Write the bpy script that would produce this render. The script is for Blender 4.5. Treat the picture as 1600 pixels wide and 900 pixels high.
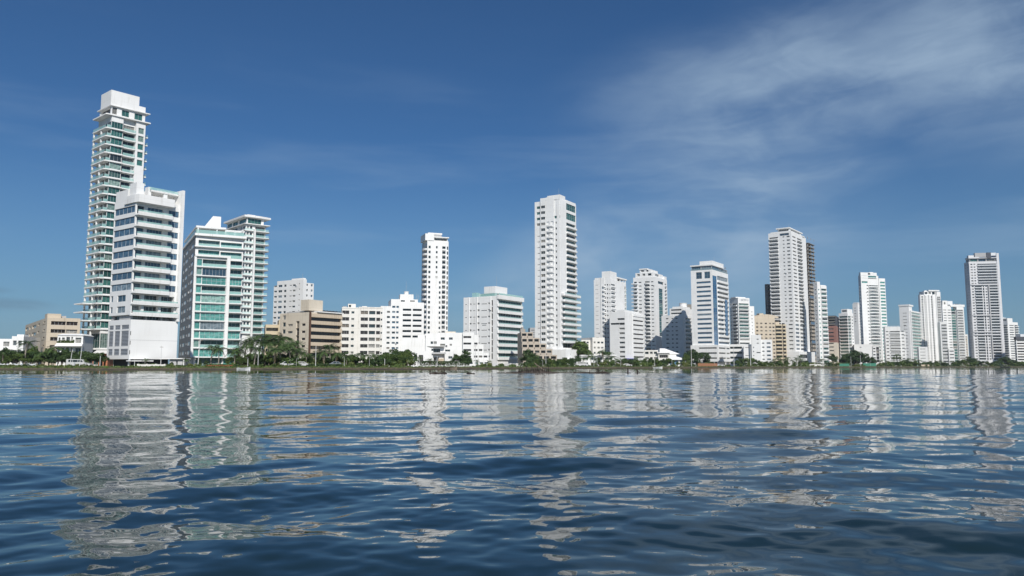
import bpy, math, random
import numpy as np
from mathutils import Vector, Matrix

for o in list(bpy.data.objects):
    bpy.data.objects.remove(o, do_unlink=True)
scene = bpy.context.scene
COL = scene.collection
R = math.radians

# ------------------------------------------------------------------ camera, sky, sun, exposure
FPX, CX, CY, HORIZON = 1195.0, 800.0, 450.0, 572.0      # focal length and horizon of the 1600 x 900 photograph
HC = 1.0                                                 # eye height above the lagoon (a low boat)
PITCH = math.atan((HORIZON - CY) / FPX)
cam = bpy.data.cameras.new('camera')
cam.sensor_width = 36.0
cam.lens = 36.0 * FPX / 1600.0
cam.clip_start, cam.clip_end = 0.1, 20000.0
cam_o = bpy.data.objects.new('camera', cam)
COL.objects.link(cam_o)
cam_o.location = (0, 0, HC)
cam_o.rotation_euler = (math.pi / 2 + PITCH, 0, 0)
scene.camera = cam_o

SUN_AZ, SUN_EL = R(18), R(39)                            # sun behind the camera, to its right
sun_vec = Vector((math.sin(SUN_AZ) * math.cos(SUN_EL), -math.cos(SUN_AZ) * math.cos(SUN_EL), math.sin(SUN_EL)))
sun = bpy.data.lights.new('sun', 'SUN')
sun.energy, sun.angle, sun.color = 4.7, R(0.53), (1.0, 0.955, 0.89)
sun_o = bpy.data.objects.new('sun', sun)
COL.objects.link(sun_o)
sun_o.rotation_euler = sun_vec.to_track_quat('Z', 'Y').to_euler()

scene.view_settings.view_transform = 'Standard'
scene.view_settings.look = 'None'
scene.view_settings.exposure = 0.0
scene.view_settings.gamma = 1.0
scene.view_settings.use_curve_mapping = False
scene.cycles.max_bounces = 6
scene.cycles.transparent_max_bounces = 8
scene.cycles.sample_clamp_indirect = 6.0
scene.cycles.use_denoising = True
scene.cycles.denoising_prefilter = 'ACCURATE'
scene.cycles.use_adaptive_sampling = False


class NT:
    """Tiny helper to write node trees."""
    def __init__(self, tree):
        self.t = tree
        tree.nodes.clear()

    def n(self, kind, _in=None, **props):
        nd = self.t.nodes.new(kind)
        for k, v in props.items():
            setattr(nd, k, v)
        for k, v in (_in or {}).items():
            sock = nd.inputs[k]
            if isinstance(v, bpy.types.NodeSocket):
                self.t.links.new(v, sock)
            else:
                sock.default_value = v
        return nd

    def math(self, op, a, b=0.0, c=None, clamp=False):
        i = {0: a, 1: b}
        if c is not None:
            i[2] = c
        nd = self.n('ShaderNodeMath', i, operation=op, use_clamp=clamp)
        return nd.outputs[0]

    def mix(self, fac, a, b, blend='MIX'):
        nd = self.n('ShaderNodeMix', data_type='RGBA', blend_type=blend)
        for idx, v in ((0, fac), (6, a), (7, b)):
            if isinstance(v, bpy.types.NodeSocket):
                self.t.links.new(v, nd.inputs[idx])
            else:
                nd.inputs[idx].default_value = v
        return nd.outputs[2]

    def ramp(self, fac, stops, interp='LINEAR'):
        nd = self.n('ShaderNodeValToRGB', {0: fac})
        cr = nd.color_ramp
        cr.interpolation = interp
        while len(cr.elements) < len(stops):
            cr.elements.new(0.5)
        for e, (p, c) in zip(cr.elements, stops):
            e.position = p
            e.color = c if len(c) == 4 else (*c, 1)
        return nd.outputs[0]

    def smooth(self, x, a, b):
        nd = self.n('ShaderNodeMapRange', {0: x, 1: a, 2: b, 3: 0.0, 4: 1.0}, interpolation_type='SMOOTHSTEP')
        return nd.outputs[0]


world = bpy.data.worlds.new('World')
scene.world = world
world.use_nodes = True
nt = NT(world.node_tree)
sky = nt.n('ShaderNodeTexSky', sky_type='NISHITA', sun_disc=False, sun_elevation=SUN_EL,
           sun_rotation=math.atan2(sun_vec.x, sun_vec.y), altitude=0.0, air_density=1.0, dust_density=0.6, ozone_density=4.0)
tc = nt.n('ShaderNodeTexCoord')
sep = nt.n('ShaderNodeSeparateXYZ', {0: tc.outputs['Generated']})
dx, dy, dz = sep.outputs
az = nt.math('ARCTAN2', dx, dy)
el = nt.math('ARCSINE', dz)


def cloud_layer(scale, warp, lo, hi, sx, sy, tilt, seed):
    """Wispy streaks as a function of sky direction."""
    comb = nt.n('ShaderNodeCombineXYZ', {0: az, 1: el, 2: seed})
    mp = nt.n('ShaderNodeMapping', {'Vector': comb.outputs[0], 'Rotation': (0, 0, tilt), 'Scale': (sx, sy, 1)})
    wn = nt.n('ShaderNodeTexNoise', {'Vector': mp.outputs[0], 'Scale': scale * 0.6, 'Detail': 3.0})
    ws = nt.n('ShaderNodeVectorMath', {0: wn.outputs['Color'], 1: (0.5, 0.5, 0.5)}, operation='SUBTRACT')
    wm = nt.n('ShaderNodeVectorMath', {0: ws.outputs[0], 'Scale': warp}, operation='SCALE')
    ad = nt.n('ShaderNodeVectorMath', {0: mp.outputs[0], 1: wm.outputs[0]}, operation='ADD')
    nn = nt.n('ShaderNodeTexNoise', {'Vector': ad.outputs[0], 'Scale': scale, 'Detail': 7.0, 'Roughness': 0.55})
    return nt.smooth(nn.outputs['Fac'], lo, hi)


def blob(a0, e0, ra, re, tilt):
    """Soft elliptical patch of sky around azimuth a0, elevation e0."""
    da, de = nt.math('SUBTRACT', az, a0), nt.math('SUBTRACT', el, e0)
    ct, st = math.cos(tilt), math.sin(tilt)
    p = nt.math('ADD', nt.math('MULTIPLY', da, ct), nt.math('MULTIPLY', de, st))
    q = nt.math('SUBTRACT', nt.math('MULTIPLY', de, ct), nt.math('MULTIPLY', da, st))
    p, q = nt.math('DIVIDE', p, ra), nt.math('DIVIDE', q, re)
    d = nt.math('SQRT', nt.math('ADD', nt.math('MULTIPLY', p, p), nt.math('MULTIPLY', q, q)))
    return nt.math('SUBTRACT', 1.0, nt.smooth(d, 0.15, 1.0))


veil = cloud_layer(3.4, 0.55, 0.38, 0.68, 1.0, 2.1, R(-30), 3.7)
fine = cloud_layer(8.0, 0.40, 0.36, 0.72, 0.7, 2.6, R(-34), 9.1)
streak = cloud_layer(2.6, 0.35, 0.46, 0.76, 1.0, 7.0, R(-5), 1.3)
patch = nt.math('MAXIMUM', blob(0.28, 0.23, 0.42, 0.20, R(44)), nt.math('MULTIPLY', blob(0.40, 0.34, 0.42, 0.13, R(4)), 0.9))
patch = nt.math('MAXIMUM', patch, blob(0.58, 0.34, 0.30, 0.15, R(-8)))
patch = nt.math('MAXIMUM', patch, nt.math('MULTIPLY', blob(0.14, 0.17, 0.30, 0.08, R(24)), 0.9))
big = nt.math('MULTIPLY', patch, nt.math('ADD', 0.20, nt.math('ADD', nt.math('MULTIPLY', veil, 0.58), nt.math('MULTIPLY', fine, 0.36))))
low = nt.math('SUBTRACT', 1.0, nt.smooth(el, 0.16, 0.46))
thin = nt.math('MULTIPLY', nt.math('MULTIPLY', streak, low), 0.18)
cover = nt.math('MINIMUM', nt.math('ADD', nt.math('MULTIPLY', big, 0.66), thin), 0.85)
base = nt.mix(1.0, sky.outputs[0], (0.40, 0.70, 0.96, 1), 'MULTIPLY')
lum = nt.mix(1.0, sky.outputs[0], (1.0, 1.0, 1.0, 1), 'MULTIPLY')
cloudc = (5.5, 7.3, 9.3, 1)
veil_low = nt.math('MULTIPLY', nt.math('SUBTRACT', 1.0, nt.smooth(el, -0.02, 0.30)), 0.42)
base = nt.mix(veil_low, base, (3.6, 5.7, 7.5, 1))
skyc = nt.mix(cover, base, cloudc)
grey = nt.math('MULTIPLY', nt.math('MAXIMUM', blob(-0.585, 0.067, 0.055, 0.010, 0.0), nt.math('MULTIPLY', blob(-0.61, 0.082, 0.04, 0.006, 0.0), 0.6)), nt.math('ADD', 0.2, nt.math('MULTIPLY', fine, 0.6)))
skyc = nt.mix(grey, skyc, (1.5, 2.4, 3.5, 1))
bg = nt.n('ShaderNodeBackground', {0: skyc, 1: 0.072})
out = nt.n('ShaderNodeOutputWorld', {0: bg.outputs[0]})

# ------------------------------------------------------------------ photograph pixel -> place helpers
_c, _s = math.cos(PITCH), math.sin(PITCH)


def G(v):
    k = (CY - v) / FPX
    return (k * _c + _s) / (_c - k * _s)


def K(u, v=560):
    return (u - CX) / FPX * (_c + G(v) * _s)


def Zof(v, Y):
    return HC + Y * G(v)


LAND = 0.8
HAZE = 0.0001
WAVE_L, WAVE_S, WAVE_R, BUMP_S = 0.0120, 0.0100, 0.0105, 0.5

# ------------------------------------------------------------------ materials
MATS = {}


def new_mat(name):
    m = bpy.data.materials.new(name)
    m.use_nodes = True
    t = NT(m.node_tree)
    o = t.n('ShaderNodeOutputMaterial')
    p = t.n('ShaderNodeBsdfPrincipled')
    m.node_tree.links.new(p.outputs[0], o.inputs[0])
    MATS[name] = m
    return m, t, p


def lk(t, a, b):
    t.t.links.new(a, b)


def paint(name, colr, rough=0.65, dirt=0.13, scale=0.5, var=0.05):
    """Painted render: rain streaks, blotches, a little difference from piece to piece."""
    m, t, p = new_mat(name)
    co = t.n('ShaderNodeTexCoord').outputs['Object']
    mp = t.n('ShaderNodeMapping', {'Vector': co, 'Scale': (1.6, 1.6, 0.10)})
    n1 = t.n('ShaderNodeTexNoise', {'Vector': mp.outputs[0], 'Scale': scale * 2.0, 'Detail': 5.0, 'Roughness': 0.65})
    n2 = t.n('ShaderNodeTexNoise', {'Vector': co, 'Scale': scale * 0.5, 'Detail': 4.0})
    f = t.math('MULTIPLY', t.smooth(n1.outputs[0], 0.48, 0.78), t.smooth(n2.outputs[0], 0.35, 0.65))
    dark = tuple(c * f2 for c, f2 in zip(colr, (1 - dirt * 2.2, 1 - dirt * 2.35, 1 - dirt * 2.6)))
    c = t.mix(f, (*colr, 1), (*dark, 1))
    jz = t.n('ShaderNodeSeparateXYZ', {0: co}).outputs[2]
    jn = t.math('LESS_THAN', t.math('FRACT', t.math('DIVIDE', jz, 3.1)), 0.045)
    n3 = t.n('ShaderNodeTexNoise', {'Vector': co, 'Scale': 0.13, 'Detail': 3.0})
    g2 = t.math('ADD', t.math('MULTIPLY', t.smooth(n3.outputs[0], 0.35, 0.7), 0.16), t.math('MULTIPLY', jn, dirt * 1.6))
    c = t.mix(g2, c, tuple(x * y for x, y in zip(colr, (0.62, 0.60, 0.56))) + (1,))
    oi = t.n('ShaderNodeObjectInfo')
    c = t.mix(t.math('MULTIPLY', oi.outputs['Random'], var * 2), c, tuple(x * 0.55 for x in colr) + (1,))
    lk(t, c, p.inputs['Base Color'])
    p.inputs['Roughness'].default_value = rough
    p.inputs['Specular IOR Level'].default_value = 0.3
    return m


def glass(name, dark, mid, curtain, rough=0.06, spec=0.6, cur=0.75):
    """Window glass seen from outside: a dark room, now and then a curtain or a blind."""
    m, t, p = new_mat(name)
    oi = t.n('ShaderNodeObjectInfo').outputs['Random']
    c = t.ramp(oi, [(0.0, dark), (0.45, mid), (cur, dark), (cur + 0.03, curtain), (1.0, tuple(0.6 * x for x in curtain))])
    co = t.n('ShaderNodeTexCoord').outputs['Object']
    n = t.n('ShaderNodeTexNoise', {'Vector': co, 'Scale': 1.1, 'Detail': 3.0})
    c = t.mix(t.math('MULTIPLY', t.smooth(n.outputs[0], 0.4, 0.65), 0.55), c, tuple(0.35 * x for x in dark) + (1,))
    lk(t, c, p.inputs['Base Color'])
    p.inputs['Roughness'].default_value = rough
    p.inputs['Specular IOR Level'].default_value = spec
    return m


def plain(name, colr, rough=0.6, metal=0.0, alpha=1.0, spec=0.4, noise=0.0, nscale=3.0):
    m, t, p = new_mat(name)
    p.inputs['Base Color'].default_value = (*colr, 1)
    if noise:
        co = t.n('ShaderNodeTexCoord').outputs['Object']
        n = t.n('ShaderNodeTexNoise', {'Vector': co, 'Scale': nscale, 'Detail': 5.0})
        c = t.mix(t.smooth(n.outputs[0], 0.3, 0.7), tuple(x * (1 - noise) for x in colr) + (1,), tuple(min(1, x * (1 + noise)) for x in colr) + (1,))
        lk(t, c, p.inputs['Base Color'])
    p.inputs['Roughness'].default_value = rough
    p.inputs['Metallic'].default_value = metal
    p.inputs['Alpha'].default_value = alpha
    p.inputs['Specular IOR Level'].default_value = spec
    return m


paint('white', (0.82, 0.82, 0.805))
paint('white_clean', (0.80, 0.80, 0.785), dirt=0.03, var=0.0)
paint('warm_white', (0.78, 0.76, 0.71), dirt=0.18)
paint('cool_white', (0.72, 0.74, 0.76), dirt=0.2)
paint('pale_grey', (0.68, 0.68, 0.69), dirt=0.2)
paint('grey_wall', (0.42, 0.42, 0.42), dirt=0.2)
paint('beige', (0.58, 0.50, 0.39), dirt=0.2)
paint('sand', (0.68, 0.61, 0.50), dirt=0.2)
paint('tan_band', (0.60, 0.50, 0.38), dirt=0.2)
paint('ochre', (0.61, 0.52, 0.37), dirt=0.2)
paint('brick_tan', (0.47, 0.41, 0.34), dirt=0.25)
paint('red_brick', (0.29, 0.15, 0.125), dirt=0.2)
paint('brown', (0.13, 0.075, 0.05), dirt=0.2)
paint('concrete', (0.33, 0.31, 0.28), dirt=0.3, rough=0.85)
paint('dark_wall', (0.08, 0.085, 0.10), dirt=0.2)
paint('side_shade_grey', (0.22, 0.225, 0.23), dirt=0.15)  # grey that carries the painted shade of the teal block's left side
paint('soffit_grey', (0.5, 0.5, 0.5), dirt=0.1)
glass('dark', (0.018, 0.028, 0.032), (0.05, 0.07, 0.075), (0.30, 0.29, 0.26))
glass('green', (0.018, 0.065, 0.060), (0.055, 0.175, 0.155), (0.25, 0.36, 0.32), cur=0.78)
glass('teal', (0.07, 0.24, 0.22), (0.14, 0.38, 0.34), (0.30, 0.48, 0.43), cur=0.8)
glass('blind', (0.22, 0.22, 0.21), (0.34, 0.33, 0.31), (0.42, 0.41, 0.38))
glass('blue', (0.03, 0.065, 0.10), (0.06, 0.13, 0.19), (0.24, 0.30, 0.34), cur=0.8)
glass('blue_grey', (0.05, 0.10, 0.16), (0.09, 0.18, 0.27), (0.26, 0.34, 0.40), cur=0.85)
glass('sky_blue', (0.03, 0.13, 0.27), (0.05, 0.18, 0.34), (0.12, 0.28, 0.42), cur=0.9)
glass('brown_glass', (0.022, 0.018, 0.016), (0.05, 0.04, 0.035), (0.28, 0.24, 0.19), cur=0.8)
plain('rail_glass', (0.40, 0.64, 0.60), 0.08, alpha=0.5, spec=0.6)
plain('rail_clear', (0.30, 0.42, 0.45), 0.08, alpha=0.4, spec=0.6)
plain('alu', (0.55, 0.56, 0.57), 0.4, 0.3)
plain('dark_frame', (0.05, 0.05, 0.055), 0.5)
plain('louvre', (0.30, 0.32, 0.34), 0.5, 0.2)
plain('void', (0.02, 0.02, 0.022), 0.9)
plain('steel', (0.45, 0.46, 0.47), 0.45, 0.4)
plain('pole_paint', (0.62, 0.62, 0.60), 0.5)
plain('terracotta', (0.42, 0.17, 0.09), 0.8, noise=0.2)
plain('canvas', (0.80, 0.79, 0.77), 0.8)
plain('fence_orange', (0.34, 0.16, 0.085), 0.8, noise=0.2)
plain('fence_green', (0.06, 0.22, 0.15), 0.7, noise=0.2)
plain('car_white', (0.55, 0.55, 0.54), 0.25, spec=0.5)
plain('car_silver', (0.45, 0.46, 0.48), 0.3, 0.5)
plain('car_red', (0.35, 0.03, 0.03), 0.25)
plain('tyre', (0.02, 0.02, 0.02), 0.85)
plain('hull_white', (0.76, 0.76, 0.74), 0.35)
plain('wet_wood', (0.035, 0.026, 0.02), 0.7, noise=0.4)
plain('old_wood', (0.20, 0.16, 0.12), 0.8, noise=0.3)
plain('blue_cloth', (0.10, 0.10, 0.40), 0.8)
plain('red_cloth', (0.40, 0.07, 0.05), 0.8)
plain('skin', (0.30, 0.17, 0.11), 0.6)
plain('feather', (0.05, 0.042, 0.038), 0.8)
plain('tarp_blue', (0.05, 0.20, 0.45), 0.6)
plain('net_blue', (0.10, 0.17, 0.25), 0.8)
plain('flower_red', (0.22, 0.06, 0.03), 0.8)


# ------------------------------------------------------------------ mesh helpers
class MB:
    def __init__(self):
        self.v, self.f, self.m, self.sm = [], [], [], False

    def quad(self, a, b, c, d, m=0):
        i = len(self.v)
        self.v += [a, b, c, d]
        self.f.append((i, i + 1, i + 2, i + 3))
        self.m.append(m)

    def poly(self, pts, m=0):
        i = len(self.v)
        self.v += list(pts)
        self.f.append(tuple(range(i, i + len(pts))))
        self.m.append(m)

    def box(self, x0, x1, y0, y1, z0, z1, m=0):
        self.prism([(x0, y0), (x1, y0), (x1, y1), (x0, y1)], z0, z1, m)

    def prism(self, pts, z0, z1, m=0, bottom=True):
        n = len(pts)
        for i in range(n):
            a, b = pts[i], pts[(i + 1) % n]
            self.quad((a[0], a[1], z0), (b[0], b[1], z0), (b[0], b[1], z1), (a[0], a[1], z1), m)
        self.poly([(p[0], p[1], z1) for p in pts], m)
        if bottom:
            self.poly([(p[0], p[1], z0) for p in reversed(pts)], m)

    def frustum(self, pts0, z0, pts1, z1, m=0):
        n = len(pts0)
        for i in range(n):
            j = (i + 1) % n
            self.quad((*pts0[i], z0), (*pts0[j], z0), (*pts1[j], z1), (*pts1[i], z1), m)
        self.poly([(*p, z1) for p in pts1], m)
        self.poly([(*p, z0) for p in reversed(pts0)], m)

    def tube(self, pts, rad, n=6, m=0):
        rings = []
        for k, p in enumerate(pts):
            p = Vector(p)
            q0, q1 = Vector(pts[max(k - 1, 0)]), Vector(pts[min(k + 1, len(pts) - 1)])
            t = (q1 - q0).normalized()
            a = t.cross(Vector((0.31, 0.95, 0.05))).normalized()
            b = t.cross(a)
            r = rad[k] if isinstance(rad, (list, tuple)) else rad
            i = len(self.v)
            for j in range(n):
                an = 2 * math.pi * j / n
                self.v.append(tuple(p + a * (r * math.cos(an)) + b * (r * math.sin(an))))
            rings.append(i)
        for i0, i1 in zip(rings, rings[1:]):
            for j in range(n):
                self.f.append((i0 + j, i0 + (j + 1) % n, i1 + (j + 1) % n, i1 + j))
                self.m.append(m)
        self.f.append(tuple(range(rings[-1], rings[-1] + n)))
        self.m.append(m)
        self.f.append(tuple(reversed(range(rings[0], rings[0] + n))))
        self.m.append(m)

    def face_holes(self, o, d, L, z0, z1, holes, m=0, mr=None, back=None):
        """A wall face starting at o, running along unit d for L, with rectangular recesses (s0, s1, za, zb, depth)."""
        nx, ny = d[1], -d[0]

        def P(s, z, dep=0.0):
            return (o[0] + d[0] * s - nx * dep, o[1] + d[1] * s - ny * dep, z)
        q = lambda x: round(x, 4)
        hs = []
        for h in holes:
            s0, s1, za, zb = max(q(h[0]), 0.0), min(q(h[1]), q(L)), max(q(h[2]), q(z0)), min(q(h[3]), q(z1))
            if s1 - s0 > 0.02 and zb - za > 0.02:
                hs.append((s0, s1, za, zb, h[4], h[5] if len(h) > 5 else False))
        xs = sorted({0.0, q(L)} | {h[0] for h in hs} | {h[1] for h in hs})
        zs = sorted({q(z0), q(z1)} | {h[2] for h in hs} | {h[3] for h in hs})
        xi = {x: i for i, x in enumerate(xs)}
        zi = {z: i for i, z in enumerate(zs)}
        occ = np.zeros((len(zs), len(xs)), bool)
        for h in hs:
            occ[zi[h[2]]:zi[h[3]], xi[h[0]]:xi[h[1]]] = True
        for r in range(len(zs) - 1):
            k = 0
            while k < len(xs) - 1:
                if occ[r, k]:
                    k += 1
                    continue
                e = k
                while e < len(xs) - 1 and not occ[r, e]:
                    e += 1
                self.quad(P(xs[k], zs[r]), P(xs[e], zs[r]), P(xs[e], zs[r + 1]), P(xs[k], zs[r + 1]), m)
                k = e
        mr = m if mr is None else mr
        for s0, s1, za, zb, dep, bk in hs:
            self.quad(P(s0, za), P(s1, za), P(s1, za, dep), P(s0, za, dep), mr)
            self.quad(P(s0, zb, dep), P(s1, zb, dep), P(s1, zb), P(s0, zb), mr)
            self.quad(P(s0, za), P(s0, za, dep), P(s0, zb, dep), P(s0, zb), mr)
            self.quad(P(s1, za, dep), P(s1, za), P(s1, zb), P(s1, zb, dep), mr)
            if bk:
                self.quad(P(s0, za, dep), P(s1, za, dep), P(s1, zb, dep), P(s0, zb, dep), mr if back is None else back)

    def mesh(self, name, mats, smooth=False):
        me = bpy.data.meshes.new(name)
        me.from_pydata(self.v, [], self.f)
        for k in mats:
            me.materials.append(MATS[k])
        if len(mats) > 1:
            me.polygons.foreach_set('material_index', self.m)
        if smooth:
            me.polygons.foreach_set('use_smooth', [True] * len(me.polygons))
        me.update()
        return me


def link(name, data, parent=None, loc=(0, 0, 0), rz=0.0, scale=None):
    o = bpy.data.objects.new(name, data)
    COL.objects.link(o)
    if parent is not None:
        o.parent = parent
    o.location = loc
    if rz:
        o.rotation_euler = (0, 0, rz)
    if scale is not None:
        o.scale = scale if isinstance(scale, (tuple, list)) else (scale,) * 3
    return o


def tag(o, label=None, cat=None, group=None, kind=None):
    for k, v in (('label', label), ('category', cat), ('group', group), ('kind', kind)):
        if v:
            o[k] = v
    return o


_cache = {}


def cached(key, fn):
    if key not in _cache:
        _cache[key] = fn()
    return _cache[key]


def window_mesh(w, h, nx, ny, g, fr):
    def mk():
        b = MB()
        fw = 0.05 if w < 2.5 else 0.06
        holes = []
        cw, ch = (w - fw * (nx + 1)) / nx, (h - fw * (ny + 1)) / ny
        for i in range(nx):
            for j in range(ny):
                holes.append((fw + i * (cw + fw), fw + i * (cw + fw) + cw, fw + j * (ch + fw), fw + j * (ch + fw) + ch, 0.05, True))
        b.face_holes((-w / 2, 0), (1, 0), w, 0, h, holes, 0, 0, 1)
        return b.mesh('window', [fr, g])
    return cached(('win', round(w, 2), round(h, 2), nx, ny, g, fr), mk)


def outline(kind, w, out):
    if kind == 'round':
        return [(-w / 2 * math.cos(a), -out * math.sin(a)) for a in [math.pi * k / 8 for k in range(9)]]
    if kind == 'bow':
        return [(-w / 2, 0.0)] + [(w / 2 * x, -out * (0.55 + 0.45 * (1 - x * x))) for x in (-1, -0.5, 0, 0.5, 1)] + [(w / 2, 0.0)]
    return [(-w / 2, 0), (-w / 2, -out), (w / 2, -out), (w / 2, 0)]


def strip(b, pts, th, z0, z1, m=0):
    """Upright band of thickness th along a polyline that bulges to -y."""
    w = max(p[0] for p in pts)
    o = -min(p[1] for p in pts)
    inn = [(p[0] * (1 - th / max(w, 0.3)), p[1] * (1 - th / max(o, 0.3))) for p in pts]
    for a, c, ia, ic in zip(pts, pts[1:], inn, inn[1:]):
        b.quad((*a, z0), (*c, z0), (*c, z1), (*a, z1), m)
        b.quad((*ic, z0), (*ia, z0), (*ia, z1), (*ic, z1), m)
        b.quad((*a, z1), (*c, z1), (*ic, z1), (*ia, z1), m)
        b.quad((*ia, z0), (*ic, z0), (*c, z0), (*a, z0), m)


def balcony_mesh(shape, w, out, t, h, mat):
    def mk():
        b = MB()
        pts = outline(shape, w, out)
        poly = [(p[0], p[1] if p[1] < 0 else 0.05) for p in pts]
        b.prism(poly, -t, 0.0)
        if h > 0:
            strip(b, pts, 0.12, 0.0, h)
        return b.mesh('balcony', [mat])
    return cached(('bal', shape, round(w, 2), round(out, 2), round(t, 2), round(h, 2), mat), mk)


def rail_mesh(shape, w, out, h, g, z0=0.0):
    def mk():
        b = MB()
        pts = [(p[0] * 0.985, p[1] * 0.965) for p in outline(shape, w, out)]
        strip(b, pts, 0.03, z0 + 0.02, z0 + h, 0)
        pts2 = [(p[0] * 0.988, p[1] * 0.975) for p in outline(shape, w, out)]
        strip(b, pts2, 0.06, z0 + h + 0.002, z0 + h + 0.05, 1)
        return b.mesh('railing', [g, 'alu'])
    return cached(('rail', shape, round(w, 2), round(out, 2), round(h, 2), g, round(z0, 2)), mk)


def c(a, b, lo=0.3, hi=0.8, dep=0.18, nx=1, ny=1, g='dark', fr='alu', bal=None, fl=None, skip=(), only=None, panes=False, void=False, bmat=None, rg='rail_glass'):
    """One column of openings on a face; a, b are fractions of the face width, lo, hi of the storey height.
    bal = (kind, out, h, extend, thickness, shape): solid / glass / slab / par (wall in the opening) / rail (glass in the opening)."""
    return dict(a=a, b=b, lo=lo, hi=hi, dep=dep, nx=nx, ny=ny, g=g, fr=fr, bal=bal, fl=fl, skip=skip, only=only, panes=panes, void=void, bmat=bmat, rg=rg)


def bal(kind, out=1.5, h=1.0, ext=0.0, t=0.22, shape='rect'):
    return (kind, out, h, ext, t, shape)


VR = random.Random(4)


def wall_ac():
    b = MB()
    b.box(0, 0.8, -0.35, 0.02, 0, 0.6)
    b.box(0.1, 0.7, -0.362, -0.352, 0.08, 0.52, 1)
    return b.mesh('air_conditioner', ['alu', 'dark_frame'])


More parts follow.
